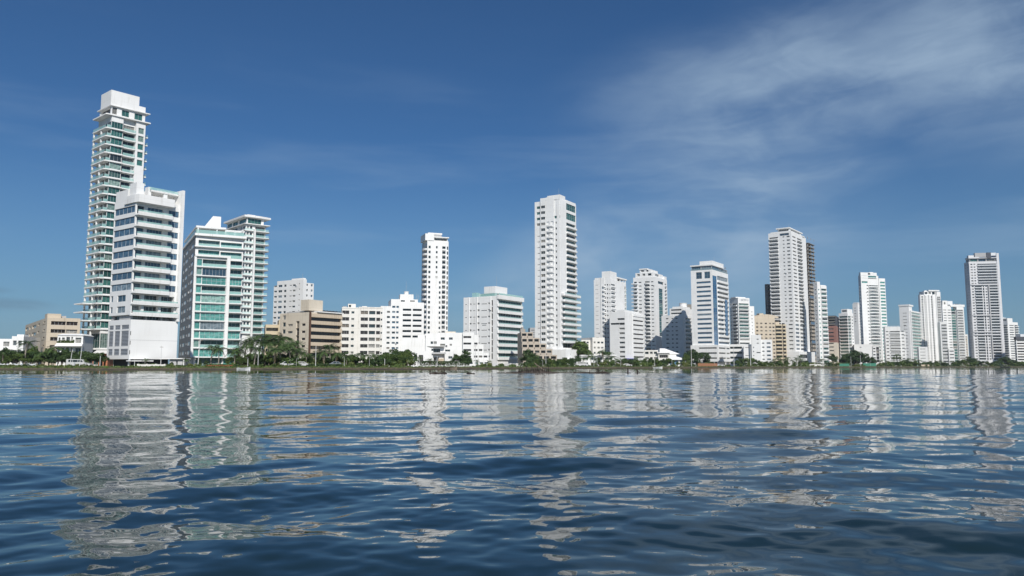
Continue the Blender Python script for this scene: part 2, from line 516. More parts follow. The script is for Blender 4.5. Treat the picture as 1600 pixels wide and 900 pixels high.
class Bld:
    def __init__(self, name, label, cat, uL, uC, uR, Y, r, vm=560, d=None, w=None, wall='white', base=LAND, group=None):
        self.r = R(r)
        self.Y = Y
        kL, kC, kR = K(uL, vm), K(uC, vm), K(uR, vm)
        cx = kC * Y
        self.w = w if w else (kR * Y - cx) / (math.cos(self.r) - kR * math.sin(self.r))
        self.d = d if d else (cx - kL * Y) / (math.sin(self.r) + kL * math.cos(self.r))
        self.base, self.wall = base, wall
        self.root = link(name, None, loc=(cx, Y, 0), rz=self.r)
        self.root.empty_display_size = 2
        tag(self.root, label, cat, group)

    def Z(self, v):
        return Zof(v, self.Y)

    def fl(self, v0, v1, n):
        z0 = self.Z(v0)
        return (z0, (self.Z(v1) - z0) / n, n)

    def part(self, name, mb, mats, loc=(0, 0, 0), rz=0.0, parent=None, smooth=False, label=None):
        o = link(name, mb.mesh(name, mats, smooth), parent or self.root, loc, rz)
        if label:
            o['label'] = label
        return o

    def rect(self, x0=0.0, x1=1.0, y0=0.0, y1=1.0):
        w, d = self.w, self.d
        return [(x0 * w, y0 * d), (x1 * w, y0 * d), (x1 * w, y1 * d), (x0 * w, y1 * d)]

    def block(self, poly, z0, z1, fac=None, fl=None, mat=None, name='wall', void='void', label=None, reveal=None):
        """An extruded volume; fac maps an edge number (0 = right face A, 3 = left face B of a rectangle) to columns."""
        fac = fac or {}
        b = MB()
        n = len(poly)
        todo = []
        for i in range(n):
            p, q = poly[i], poly[(i + 1) % n]
            L = math.hypot(q[0] - p[0], q[1] - p[1])
            dr = ((q[0] - p[0]) / L, (q[1] - p[1]) / L)
            holes = []
            for it in fac.get(i, ()):
                it['L'] = L
                f = it['fl'] or fl
                zb, fh, cnt = f
                for k in range(cnt):
                    if k in it['skip'] or (it['only'] is not None and k not in it['only']):
                        continue
                    s0, s1 = it['a'] * L, it['b'] * L
                    za, zt = zb + (k + it['lo']) * fh, zb + (k + it['hi']) * fh
                    if it['lo'] < it['hi']:
                        if s0 < -0.01 or s1 > L + 0.01 or za < z0 - 0.01 or zt > z1 + 0.01:
                            pass
                        holes.append((s0, s1, za, zt, it['dep'], it['void']))
                    todo.append((it, p, dr, s0, s1, za, zt, zb + k * fh))
            b.face_holes(p, dr, L, z0, z1, holes, 0, 0, 1)
        b.poly([(x, y, z1) for x, y in poly])
        b.poly([(x, y, z0) for x, y in reversed(poly)])
        o = self.part(name, b, [mat or self.wall, void], label=label)
        for it, p, dr, s0, s1, za, zt, zf in todo:
            ang = math.atan2(dr[1], dr[0])
            nx_, ny_ = dr[1], -dr[0]
            sm = (s0 + s1) / 2

            def T(s, outw, z):
                return (p[0] + dr[0] * s + nx_ * outw, p[1] + dr[1] * s + ny_ * outw, z)
            if it['lo'] < it['hi'] and not it['void']:
                g_, nx2 = it['g'], it['nx']
                rr_ = VR.random()
                if g_ in ('dark', 'brown_glass') and rr_ < 0.10:
                    g_ = 'blind'
                elif g_ in ('green', 'blue') and rr_ < 0.10:
                    g_ = 'dark'
                if VR.random() < 0.15 and nx2 > 1:
                    nx2 += 1
                link('window', window_mesh(s1 - s0, zt - za, nx2, it['ny'], g_, it['fr']), self.root, T(sm, -it['dep'] + 0.05, za), ang)
                if s1 - s0 < 2.6 and it['dep'] < 0.45 and zt - za < 2.2 and VR.random() < 0.05:
                    link('air_conditioner', cached('wall_ac', wall_ac), self.root, T(s1 + 0.15 if s1 + 1.0 < it['L'] else s0 - 0.95, 0.0, za - 0.25), ang)
            if it['bal']:
                kind, ow, h, ext, t, shape = it['bal']
                wd = s1 - s0 + 2 * ext
                bm = it['bmat'] or self.wall
                if kind in ('solid', 'slab', 'glass', 'half'):
                    hh = h if kind == 'solid' else (0.45 if kind == 'half' else 0)
                    bo = link('balcony', balcony_mesh(shape, wd, ow, t, hh, bm), self.root, T(sm, 0, zf + 0.02), ang)
                    if kind == 'glass':
                        link('railing', rail_mesh(shape, wd, ow, h, it['rg']), bo)
                    if kind == 'half':
                        link('railing', rail_mesh(shape, wd, ow, h, it['rg'], 0.45), bo)
                elif kind in ('par', 'rail'):
                    def mk(wd=s1 - s0, h=h):
                        bb = MB()
                        bb.box(-wd / 2 + 0.004, wd / 2 - 0.004, -0.02, 0.10, 0.004, h)
                        return bb.mesh('parapet', [bm])

                    def mk2(wd=s1 - s0, h=h):
                        bb = MB()
                        bb.box(-wd / 2 + 0.01, wd / 2 - 0.01, 0.02, 0.05, 0.01, h)
                        bb.box(-wd / 2 + 0.01, wd / 2 - 0.01, 0.01, 0.06, h + 0.002, h + 0.05, 1)
                        return bb.mesh('railing', [it['rg'], 'alu'])
                    if kind == 'par':
                        link('parapet', cached(('par', round(s1 - s0, 2), round(h, 2), bm), mk), self.root, T(sm, 0, za), ang)
                    else:
                        link('railing', cached(('rl', round(s1 - s0, 2), round(h, 2), it['rg']), mk2), self.root, T(sm, 0, za), ang)
        return o

    def box(self, x0, x1, y0, y1, z0, z1, mat=None, name='wall', label=None):
        b = MB()
        b.box(x0, x1, y0, y1, z0, z1)
        return self.part(name, b, [mat or self.wall], label=label)

    def prism(self, poly, z0, z1, mat=None, name='roof'):
        b = MB()
        b.prism(poly, z0, z1)
        return self.part(name, b, [mat or self.wall])

    def antenna(self, x, y, z, h, r=0.06):
        b = MB()
        b.tube([(x, y, z), (x, y, z + h)], [r, r * 0.4], 5)
        b.box(x - 0.5, x + 0.5, y - 0.03, y + 0.03, z + h * 0.6, z + h * 0.6 + 0.05)
        b.box(x - 0.3, x + 0.3, y - 0.031, y + 0.031, z + h * 0.8, z + h * 0.8 + 0.05)
        return self.part('antenna', b, ['steel'])

    def tank(self, x, y, z, r, h, mat=None):
        b = MB()
        pts = [(x + r * math.cos(a), y + r * math.sin(a)) for a in [2 * math.pi * k / 14 for k in range(14)]]
        b.prism(pts, z, z + h)
        big_ = [(x + 1.08 * (p[0] - x), y + 1.08 * (p[1] - y)) for p in pts]
        b.prism(big_, z + h + 0.002, z + h + 0.25)
        return self.part('water_tank', b, [mat or self.wall])

    def ac(self, n, x0, x1, y0, y1, z, seed=1):
        """Air-conditioning condensers standing on a roof."""
        rnd = random.Random(seed)

        def mk():
            b = MB()
            b.box(-0.5, 0.5, -0.4, 0.4, 0.1, 1.0)
            b.box(-0.42, 0.42, -0.42, -0.41, 0.2, 0.9, 1)
            return b.mesh('air_conditioner', ['alu', 'dark_frame'])
        me = cached('ac', mk)
        for _ in range(n):
            link('air_conditioner', me, self.root, (rnd.uniform(x0, x1), rnd.uniform(y0, y1), z), rnd.choice((0, math.pi / 2)))

# ================================================================== the buildings, from left to right
# ---- low white villas at the far left
B = Bld('house', 'low white stepped villa at the far left behind the dense trees', 'house', -14, -14, 35, 250, 12, d=14)
w, d = B.w, B.d
B.block(B.rect(0, 0.62, 0.15, 1), LAND, B.Z(529), {0: [c(0.42, 0.75, 0.2, 0.75, 0.5, 2)]}, (LAND, 3.0, 3))
B.block(B.rect(0.62, 1.0, 0.0, 1), LAND, B.Z(525), {0: [c(0.12, 0.42, 0.25, 0.75, 0.4, 2), c(0.55, 0.85, 0.25, 0.75, 0.4, 2)]}, (LAND, 3.1, 3))
B.block([(-0.4, -1.2), (0.5 * w, -1.2), (0.5 * w, 2), (-0.4, 2)], LAND, B.Z(545), {0: [c(0.1, 0.35, 0.2, 0.75, 0.4, 2), c(0.5, 0.85, 0.2, 0.75, 0.4, 2)]}, (LAND, 3.0, 2))
B.box(0.7 * w, 0.92 * w, 2, 6, B.Z(525) + 0.004, B.Z(522))

# ---- beige apartment block
B = Bld('apartment_block', 'beige apartment block with ribbon windows left of the tallest tower', 'building', 38, 72, 124, 262, 38, vm=530, wall='beige')
w, d = B.w, B.d
f = B.fl(548, 498, 4)
B.block([(0, 0), (w, 0), (w, d), (0.9, d), (0, d - 1.2)], LAND, B.Z(496),
        {0: [c(0.12, 0.56, 0.25, 0.72, 0.5, 4, g='brown_glass'), c(0.58, 0.92, 0.25, 0.72, 0.5, 3, g='brown_glass')],
         4: [c(0.02, 0.16, 0.25, 0.72, 0.3, 1, g='brown_glass'), c(0.22, 0.27, 0.3, 0.75, 0.3, 1, g='brown_glass'),
             c(0.36, 0.54, 0.28, 0.72, 0.3, 2, g='brown_glass'), c(0.62, 0.70, 0.45, 0.75, 0.3, 1), c(0.80, 0.94, 0.35, 0.42, 0.3, 1), c(0.86, 0.93, 0.62, 0.8, 0.3, 1)]}, f)
B.box(0.0 * w + 0.1, 0.42 * w, 1.2, 7.5, B.Z(496) + 0.003, B.Z(489.5), name='roof_house')
B.box(0.46 * w, 0.6 * w, 3, 6, B.Z(496) + 0.003, B.Z(492), 'grey_wall', name='roof_house')
B.ac(5, 0.6 * w, 0.95 * w, 2, d - 2, B.Z(496), 3)

# ---- white house with planted window ledges
B = Bld('house', 'two storey white house with arched openings and planted ledges by the tallest tower', 'house', 86, 89, 129, 238, 12, d=10, vm=545)
w, d = B.w, B.d
B.block(B.rect(), LAND, B.Z(524), {0: [c(0.04, 0.11, 0.25, 0.8, 0.5, 1), c(0.17, 0.28, 0.25, 0.8, 0.5, 1), c(0.34, 0.48, 0.2, 0.85, 0.5, 2), c(0.53, 0.60, 0.25, 0.85, 0.5, 1), c(0.70, 0.93, 0.2, 0.8, 0.6, 2)]}, (LAND, (B.Z(524) - LAND) / 3, 3))
b = MB()
b.frustum([(-0.3, -0.3), (w + 0.3, -0.3), (w + 0.3, d), (-0.3, d)], B.Z(524) + 0.004, [(0.8, 1.5), (w - 0.8, 1.5), (w - 0.8, d - 1.5), (0.8, d - 1.5)], B.Z(521))
B.part('roof', b, ['white'])
b = MB()
b.frustum([(-0.2, -1.8), (w + 0.2, -1.8), (w + 0.2, 0.05), (-0.2, 0.05)], B.Z(541), [(-0.1, -0.2), (w + 0.1, -0.2), (w + 0.1, 0.05), (-0.1, 0.05)], B.Z(536))
B.part('awning', b, ['canvas'])
b = MB()
rnd = random.Random(5)
for k in range(260):
    x, z = rnd.uniform(0.02, 0.66) * w, B.Z(536) + rnd.uniform(0.0, 0.9) * rnd.random()
    a = rnd.uniform(0, 6.28)
    b.quad((x, -0.1, z), (x + 0.3 * math.cos(a), -0.3, z + 0.1), (x + 0.3 * math.cos(a), -0.5, z + 0.3), (x, -0.2, z + 0.25))
for p in b.f:
    pass
LEDGE_PLANTS = (B, b)

# ---- 1 the tallest tower
B = Bld('residential_tower', 'tallest white tower at the left with green glass and knife edged balcony slabs', 'building', 128, 149, 213, 290, 50, vm=500)
w, d = B.w, B.d
zt = B.Z(172)
x1, x2, x3, ins = 2.1, 0.43 * w, 0.76 * w, 0.3
body = [(x1, ins), (x2, ins), (x2, 1.5), (x3, 1.5), (x3, ins), (w, ins), (w, d), (x1, d)]
sl0, slh, sln = B.Z(513.6), (B.Z(211) - B.Z(513.6)) / 23, 23
f = (sl0, slh, sln + 2)
top5 = range(sln - 3, sln + 2)
low = [c(0.03, 0.97, 0.06, 0.94, 0.25, 5, 2, g='green', fr='alu', fl=(LAND + 0.4, 6.3, 2))]
B.block(body, LAND, B.Z(178), {
    0: [c(0.02, 0.98, 0.12, 0.90, 0.15, 3, 1, g='green')] + low,
    2: [c(0.04, 0.80, 0.14, 0.86, 0.3, 2, 1, g='dark', only=range(0, sln - 3)), c(0.04, 0.98, 0.12, 0.88, 0.3, 2, 1, g='dark', only=top5)] + low,
    4: [c(0.25, 0.85, 0.14, 0.86, 0.3, 1, 1, g='green', only=top5)],
    7: [c(0.03, 0.36, 0.05, 0.92, 0.2, 2, 1, g='green'), c(0.44, 0.66, 0.05, 0.92, 0.2, 1, 1, g='dark'), c(0.72, 0.97, 0.05, 0.92, 0.2, 2, 1, g='green')] + low}, f)
slab_poly = [(0, 0.0), (x2 + 0.25, -0.5), (x2 + 0.25, 0.12), (x3, 0.12), (x3, ins + 0.05), (w + 0.02, ins + 0.05), (w + 0.02, 2.0), (w + 1.9, 2.0), (w + 1.9, 7.0), (w + 0.02, 7.0), (w + 0.02, d), (0, d)]
slab_poly[0:1] = [(0, 0.35), (0.35, 0.0)]


def tower_slab():
    b = MB()
    b.prism(slab_poly, -0.28, 0.14)
    return b.mesh('floor_slab', ['white'])


def tower_rail():
    b = MB()
    b.box(0.10, 0.14, 0.5, d - 0.2, 0.16, 1.2)
    b.box(0.40, x1 - 0.02, -0.02 + 0.09, 0.12, 0.16, 1.2)
    b.box(0.08, 0.16, 0.5, d - 0.2, 1.203, 1.26, 1)
    b.box(0.40, x1 - 0.02, 0.06, 0.14, 1.203, 1.26, 1)
    b.box(x2 + 0.3, x3 - 0.05, 0.2, 0.24, 0.16, 1.2)
    b.box(w + 1.78, w + 1.82, 2.1, 6.9, 0.16, 1.15)
    return b.mesh('railing', ['rail_glass', 'alu'])


def low_slab():
    b = MB()
    b.prism([(-3.2, d * 0.35), (0, d * 0.35), (0, 0.3), (0.3, 0), (x2 + 0.25, -0.5), (x2 + 0.25, 0.12), (w + 0.02, 0.12), (w + 0.02, d), (-3.2, d)], -0.28, 0.14)
    return b.mesh('floor_slab', ['white'])


sm, rm, lm = tower_slab(), tower_rail(), low_slab()
for k in range(sln + 2):
    s = link('floor_slab', lm if k < 4 else sm, B.root, (0, 0, sl0 + k * slh))
    link('railing', rm, s)
for z in (LAND + 6.7,):
    link('floor_slab', lm, B.root, (0, 0, z))
for yy in (0.42 * d, 0.97 * d):
    B.box(0.2, 0.75, yy - 0.3, yy + 0.3, LAND, sl0 + (sln + 1) * slh - 0.3, name='column')
# crown
zc = B.Z(178)
B.prism([(-0.2, 0.3), (0.3, -0.2), (w + 1.6, -0.6), (w + 1.6, d), (-0.2, d)], zc + 0.003, zc + 0.45, name='roof_slab')
pz = zc + 0.46
B.block([(1.9, 0.5), (w - 0.3, 0.5), (w - 0.3, d - 1), (1.9, d - 1)], pz, pz + 3.4,
        {0: [c(0.02, 0.16, 0.1, 0.9, 0.3, 1, g='dark'), c(0.30, 0.52, 0.12, 0.85, 0.3, 2, g='green'), c(0.68, 0.92, 0.08, 0.85, 0.3, 2, g='green')], 3: [c(0.1, 0.9, 0.1, 0.9, 0.8, 3, g='dark')]}, (pz, 3.4, 1), name='penthouse')
B.prism([(1.2, -0.2), (w + 1.3, -0.5), (w + 1.3, d), (1.2, d)], pz + 3.403, pz + 3.75, name='roof_slab')
B.box(1.3, 0.80 * w, 0.1, d * 0.75, pz + 3.753, B.Z(138.5), name='machine_room')
B.box(0.80 * w + 0.003, 0.97 * w, 0.1, d * 0.6, pz + 3.753, pz + 6.0, name='machine_room')
B.antenna(0.85 * w, 3, pz + 6.0, 4)
B.ac(4, 0.85 * w, w, d * 0.7, d - 1, pz + 3.76, 8)

# ---- 2 white block on a blank podium
B = Bld('apartment_block', 'white apartment block with blue glass standing on a blank white podium', 'building', 168, 203, 277, 205, 54, vm=530)
w, d = B.w, B.d
zp = B.Z(499)
zp0 = B.Z(561)
lou = []
for (a, b2) in ((0.05, 0.25), (0.31, 0.55), (0.60, 0.93)):
    lou.append((a, b2))
po = B.block([(0, 0), (w, 0), (w, d), (0, d)], zp0, zp, {3: [c(a, b2, lo, hi, 0.25, 1, 1, void=True, fl=(zp0, zp - zp0, 1)) for a, b2 in lou for lo, hi in ((0.10, 0.26), (0.33, 0.72), (0.76, 0.87))],
                                                           0: [c(0.001, 0.02, lo, hi, 0.2, void=True, fl=(zp0, zp - zp0, 1)) for lo, hi in ((0.12, 0.22), (0.36, 0.46), (0.6, 0.7))]}, mat='white_clean', name='podium')


def louvre_mesh(wd, ht):
    b = MB()
    n = max(3, int(ht / 0.35))
    for k in range(n):
        z = (k + 0.15) * ht / n
        b.quad((-wd / 2, -0.06, z), (wd / 2, -0.06, z), (wd / 2, 0.05, z + 0.75 * ht / n), (-wd / 2, 0.05, z + 0.75 * ht / n))
    return b.mesh('louvre', ['louvre'])


for a, b2 in lou:
    for lo, hi in ((0.10, 0.26), (0.33, 0.72), (0.76, 0.87)):
        link('louvre', cached(('lou', a, lo), lambda: louvre_mesh((b2 - a) * d - 0.05, (hi - lo) * (zp - zp0) - 0.05)), B.root, (0.12, d * (1 - (a + b2) / 2), zp0 + lo * (zp - zp0) + 0.02), -math.pi / 2)
b = MB()
b.box(0.02, w - 0.02, -0.025, -0.003, zp0 + 0.48 * (zp - zp0), zp0 + 0.488 * (zp - zp0))
B.part('joint', b, ['soffit_grey'])
B.block([(2, 2.5), (w - 1, 2.5), (w - 1, d), (2, d)], LAND, zp0 - 0.003, {0: [c(0.1, 0.5, 0.1, 0.9, 0.1, 4, g='dark')]}, (LAND, zp0 - LAND, 1), mat='dark_wall', name='lobby')
for px in (0.35, 0.35 * w, w - 0.6):
    B.box(px - 0.22, px + 0.22, 0.25, 0.7, LAND, zp0 - 0.002, name='column')
B.box(-0.5, w * 0.4, -2.6, 0.4, zp0 - 0.62, zp0 - 0.35, name='canopy')
B.block([(0.6, 0.9), (w - 0.7, 0.9), (w - 0.7, d - 0.3), (0.6, d - 0.3)], zp + 0.002, B.Z(491.5), {0: [c(0.03, 0.3, 0.1, 0.95, 0.8, 2, g='dark'), c(0.36, 0.66, 0.1, 0.95, 0.8, 3), c(0.72, 0.96, 0.1, 0.95, 0.8, 2)], 3: [c(0.1, 0.4, 0.1, 0.9, 0.5, 1)]}, (zp, B.Z(491.5) - zp, 1), name='terrace_wall', mat='grey_wall')
z0 = B.Z(491.4)
f = (z0, (B.Z(317) - z0) / 10, 10)
up = range(2, 10)
dn = range(0, 2)
B.block([(0, 0.35), (w - 0.75, 0.35), (w - 0.75, d), (0, d)], z0, B.Z(308), {
    0: [c(0.03, 0.19, 0.12, 0.82, 0.35, 1, g='blue', fr='alu', only=up), c(0.26, 0.62, 0.10, 0.84, 0.5, 4, g='blue_grey', only=up), c(0.74, 0.985, 0.30, 0.86, 0.2, 3, g='blue_grey', only=up),
        c(0.02, 0.22, 0.12, 0.84, 1.2, 2, only=dn), c(0.28, 0.60, 0.12, 0.84, 1.2, 4, only=dn), c(0.66, 0.96, 0.14, 0.84, 1.2, 3, only=dn)],
    3: [c(0.02, 0.96, 0.22, 0.84, 0.25, 4, g='blue_grey', fr='alu', only=up), c(0.05, 0.16, 0.25, 0.8, 0.25, 1, g='blue', only=dn), c(0.36, 0.74, 0.22, 0.8, 0.25, 2, g='blue', only=dn)]}, f)


def low_bal(ext):
    b = MB()
    b.prism([(-0.25, 0.4), (-0.05, -1.2), (0.72 * w, -1.55), (0.72 * w + 0.3, -1.2), (0.72 * w + 0.3, 0.4)] if ext < 0.9 else [(-0.2, 0.4), (-0.05, -0.75), (0.97 * w, -0.85), (0.97 * w, 0.4)], -0.3, 0.1)
    return b


def b2_balc(full):
    b = low_bal(1.0 if full else 0.5)
    pts = [(-0.05, -1.2), (0.72 * w, -1.55), (0.72 * w + 0.3, -1.2), (0.72 * w + 0.3, 0.33)] if not full else [(-0.05, -0.75), (0.97 * w, -0.85)]
    for p, q in zip(pts, pts[1:]):
        b.quad((*p, 0.1), (*q, 0.1), (*q, 0.72), (*p, 0.72))
        L = math.hypot(q[0] - p[0], q[1] - p[1])
        nx_, ny_ = -(q[1] - p[1]) / L * 0.12, (q[0] - p[0]) / L * 0.12
        b.quad((q[0] + nx_, q[1] + ny_, 0.1), (p[0] + nx_, p[1] + ny_, 0.1), (p[0] + nx_, p[1] + ny_, 0.72), (q[0] + nx_, q[1] + ny_, 0.72))
        b.quad((*p, 0.72), (*q, 0.72), (q[0] + nx_, q[1] + ny_, 0.72), (p[0] + nx_, p[1] + ny_, 0.72))
    return b.mesh('balcony', ['white'])


def b2_rail(full):
    b = MB()
    if not full:
        b.poly([(0.0, -1.1, 0.73), (0.71 * w, -1.45, 0.73), (0.71 * w, -1.45, 1.2), (0.0, -1.1, 1.2)])
        b.poly([(0.71 * w, -1.42, 1.2), (0.0, -1.07, 1.2), (0.0, -1.07, 0.73), (0.71 * w, -1.42, 0.73)])
    else:
        b.box(0.0, 0.95 * w, -0.74, -0.71, 0.73, 1.15)
    return b.mesh('railing', ['rail_glass'])


bm2, br2, bm1, br1 = b2_balc(False), b2_rail(False), b2_balc(True), b2_rail(True)
ledge = MB()
ledge.box(-0.06, 0.74 * w, -1.3, 0.2, -0.42, -0.31)
ledge = ledge.mesh('shadow_gap', ['dark_wall'])
for k in range(10):
    bo = link('balcony', bm1 if k < 2 else bm2, B.root, (0, 0, f[0] + k * f[1]))
    link('railing', br1 if k < 2 else br2, bo)
B.box(w - 0.75 + 0.003, w, -0.7, d, zp + 0.003, B.Z(284.5), name='fin_wall')
zr = B.Z(317)
B.prism([(-0.4, d * 0.5), (-0.4, 0.5), (-0.1, -1.3), (0.74 * w, -1.7), (0.76 * w, -1.3), (0.76 * w, 0.345), (0, 0.345), (0, d * 0.5)], zr + 0.2, B.Z(303.5), name='roof_parapet')
zr = B.Z(308) + 0.003
B.box(0.02, 0.16 * w, 0.6, 4.0, zr, B.Z(284), name='stair_tower')
B.box(0.02, 0.3 * w, 5.0, d - 0.5, zr, B.Z(292), name='stair_tower')
B.block([(0.30 * w, 4.0), (0.93 * w, 4.0), (0.93 * w, d - 1), (0.30 * w, d - 1)], zr, B.Z(293), {0: [c(0.05, 0.5, 0.15, 0.85, 0.5, 4, g='dark'), c(0.6, 0.95, 0.15, 0.85, 0.5, 3, g='dark')]}, (zr, B.Z(293) - zr, 1), name='penthouse')
B.box(0.34 * w, 0.93 * w, 1.2, d - 1, B.Z(293) + 0.003, B.Z(290.5), name='roof_slab')
B.box(0.62 * w, 0.70 * w, 1.4, 2.2, zr, B.Z(293), name='column')
B.box(0.55 * w, w - 0.76, 3.2, 3.6, B.Z(288), B.Z(286), name='pergola_beam')
B.box(0.30 * w, 0.36 * w, 1.8, 3.6, zr, B.Z(286), name='column')
B.part('railing', (lambda b: (b.box(0.3 * w, 0.93 * w, 1.25, 1.29, B.Z(290.5) + 0.003, B.Z(290.5) + 0.75), b)[1])(MB()), ['rail_glass'])

# ---- 3 teal glass block
B = Bld('apartment_block', 'white framed block of teal glass balconies with its left side in shade', 'building', 279, 298, 374, 270, 29, vm=560)
w, d = B.w, B.d
z0 = B.Z(558)
f = B.fl(558, 402, 11)
f2 = (f[0] + 11 * f[1], B.Z(371) - (f[0] + 11 * f[1]), 1)
f2 = (f2[0], f2[1] / 2, 2)
rl = bal('rail', 0, 1.05)
cols3 = [c(0.045, 0.15, 0.10, 0.86, 0.25, 1, g='teal', bal=None), c(0.16, 0.655, 0.06, 0.86, 1.7, 4, g='green', fr='alu', bal=rl, only=(1, 7, 10)), c(0.16, 0.655, 0.06, 0.86, 0.25, 5, 2, g='teal', fr='alu', only=(0, 2, 4, 5, 6, 8)), c(0.16, 0.655, 0.06, 0.86, 0.3, 7, 1, g='blue', fr='alu', only=(3, 9)), c(0.735, 0.99, 0.06, 0.86, 1.5, 2, g='green', bal=rl, skip=(2, 8)), c(0.735, 0.99, 0.06, 0.86, 0.25, 3, 2, g='teal', only=(2, 8))]
B.block(B.rect(), z0, B.Z(368), {
    0: cols3 + [c(0.06, 0.5, 0.10, 0.80, 1.2, 4, g='teal', fl=f2, bal=rl), c(0.52, 0.97, 0.10, 0.72, 1.0, 4, g='teal', fl=f2, bal=rl)],
    3: []}, f)
B.block([(-0.12, 0.1), (-0.003, 0.1), (-0.003, d - 0.05), (-0.12, d - 0.05)], z0, B.Z(369), {3: [c(0.12, 0.2, 0.3, 0.75, 0.1, 1), c(0.30, 0.46, 0.3, 0.75, 0.1, 2), c(0.6, 0.66, 0.4, 0.7, 0.1, 1), c(0.74, 0.9, 0.3, 0.75, 0.1, 2)]}, (f[0], f[1], 13), mat='side_shade_grey', name='side_wall', label='thin side wall with small windows, its shade painted in as grey')  # cladding added over the left face, shade put into its colour
fm = MB()
fm.box(-0.25, 0.50 * w, -0.55, 0.05, -0.16, 0.20)
fm.box(0.50 * w + 0.003, 0.66 * w, -0.35, 0.05, -0.158, 0.198)
fm.box(0.735 * w, 1.02 * w, -0.95, 0.05, -0.16, 0.19)
fm = fm.mesh('floor_slab', ['white'])
for k in range(11):
    link('floor_slab', fm, B.root, (0, 0, f[0] + k * f[1]))
B.box(0.66 * w, 0.73 * w, -0.85, -0.003, B.Z(558) - 0.3, f[0] + 11 * f[1] + 0.4, name='fin_wall')
B.box(0.0, 0.73 * w, -0.851, -0.004, f[0] + 11 * f[1] - 0.2 + 0.61, f[0] + 11 * f[1] + 1.1, name='frame_beam')
B.box(-0.2, 0.035 * w, -0.6, -0.004, z0, f[0] + 11 * f[1] + 0.4, name='fin_wall')
B.box(-0.3, 1.03 * w, -1.0, -0.004, B.Z(385.5), B.Z(383.5), name='floor_slab')
b = MB()
b.prism([(-0.4, d), (-0.4, -1.0), (1.05 * w, -1.5), (1.05 * w, d)], B.Z(368) + 0.003, B.Z(364.5))
B.part('roof_slab', b, ['white'])
zr = B.Z(364.5) + 0.003
b = MB()
b.box(-0.1, 1.0 * w, -0.9, -0.86, zr, zr + 1.3)
b.box(-0.3, -0.26, -0.8, d * 0.8, zr, zr + 1.3)
B.part('railing', b, ['rail_glass'])
B.block([(0.12 * w, 2.5), (1.0 * w, 2.5), (1.0 * w, d - 2), (0.12 * w, d - 2)], zr, B.Z(355), {0: [c(0.02, 0.30, 0.1, 0.9, 0.5, 3, g='green'), c(0.36, 0.58, 0.1, 0.9, 0.5, 2, g='green'), c(0.66, 0.97, 0.1, 0.9, 0.5, 3, g='green')], 3: [c(0.1, 0.5, 0.1, 0.9, 0.3, 4, g='green')]}, (zr, B.Z(355) - zr, 1), name='penthouse', mat='grey_wall')
B.prism([(0.0, 0.2), (0.62 * w, 0.0), (0.62 * w, d - 1), (0.0, d - 1)], B.Z(355) + 0.003, B.Z(352), name='roof_slab')
for px in (0.03 * w, 0.42 * w, 0.60 * w, 0.8 * w):
    B.box(px, px + 0.4, 0.3, 0.7, zr, B.Z(355), name='column')
for k in range(5):
    B.box(0.62 * w + 0.005, 1.02 * w, 0.2 + k * 1.4, 0.5 + k * 1.4, B.Z(357), B.Z(355), name='pergola_beam')
B.box(0.95 * w, 0.99 * w, 0.0, 6.5, B.Z(355) + 0.004, B.Z(353.5), name='pergola_beam')
zm = B.Z(352) + 0.004
b = MB()
x0, x9 = 0.18 * w, 0.53 * w
b.quad((x0, 3, zm), (x9, 3, zm), (x9, 3, B.Z(333)), (x0 + 0.18 * w, 3, B.Z(333)))
b.quad((x9, 3, zm), (x9, 12, zm), (x9, 12, B.Z(333)), (x9, 3, B.Z(333)))
b.quad((x9, 12, zm), (x0, 12, zm), (x0 + 0.18 * w, 12, B.Z(333)), (x9, 12, B.Z(333)))
b.quad((x0, 12, zm), (x0, 3, zm), (x0 + 0.18 * w, 3, B.Z(333)), (x0 + 0.18 * w, 12, B.Z(333)))
b.quad((x0 + 0.18 * w, 3, B.Z(333)), (x9, 3, B.Z(333)), (x9, 12, B.Z(333)), (x0 + 0.18 * w, 12, B.Z(333)))
B.part('machine_room', b, ['white'])
B.block([(1.5, 1.8), (w * 0.66, 1.8), (w * 0.66, d - 1), (1.5, d - 1)], LAND, z0 - 0.003, {0: [c(0.03, 0.97, 0.02, 0.95, 0.1, 7, g='green')]}, (LAND, z0 - LAND, 1), name='lobby', mat='white')
B.block([(w * 0.66 + 0.003, 1.2), (w - 0.5, 1.2), (w - 0.5, d - 1), (w * 0.66 + 0.003, d - 1)], LAND, z0 - 0.003, {0: [c(0.03, 0.97, 0.02, 0.98, 0.1, 3, g='teal')]}, (LAND, z0 - LAND, 1), name='lobby', mat='white')
b = MB()
cx_, cy_ = 0.9 * w, 0.1
b.prism([(cx_ + 0.55 * math.cos(2 * math.pi * k / 12), cy_ + 0.55 * math.sin(2 * math.pi * k / 12)) for k in range(12)], LAND, z0 - 0.004)
B.part('column', b, ['teal'])

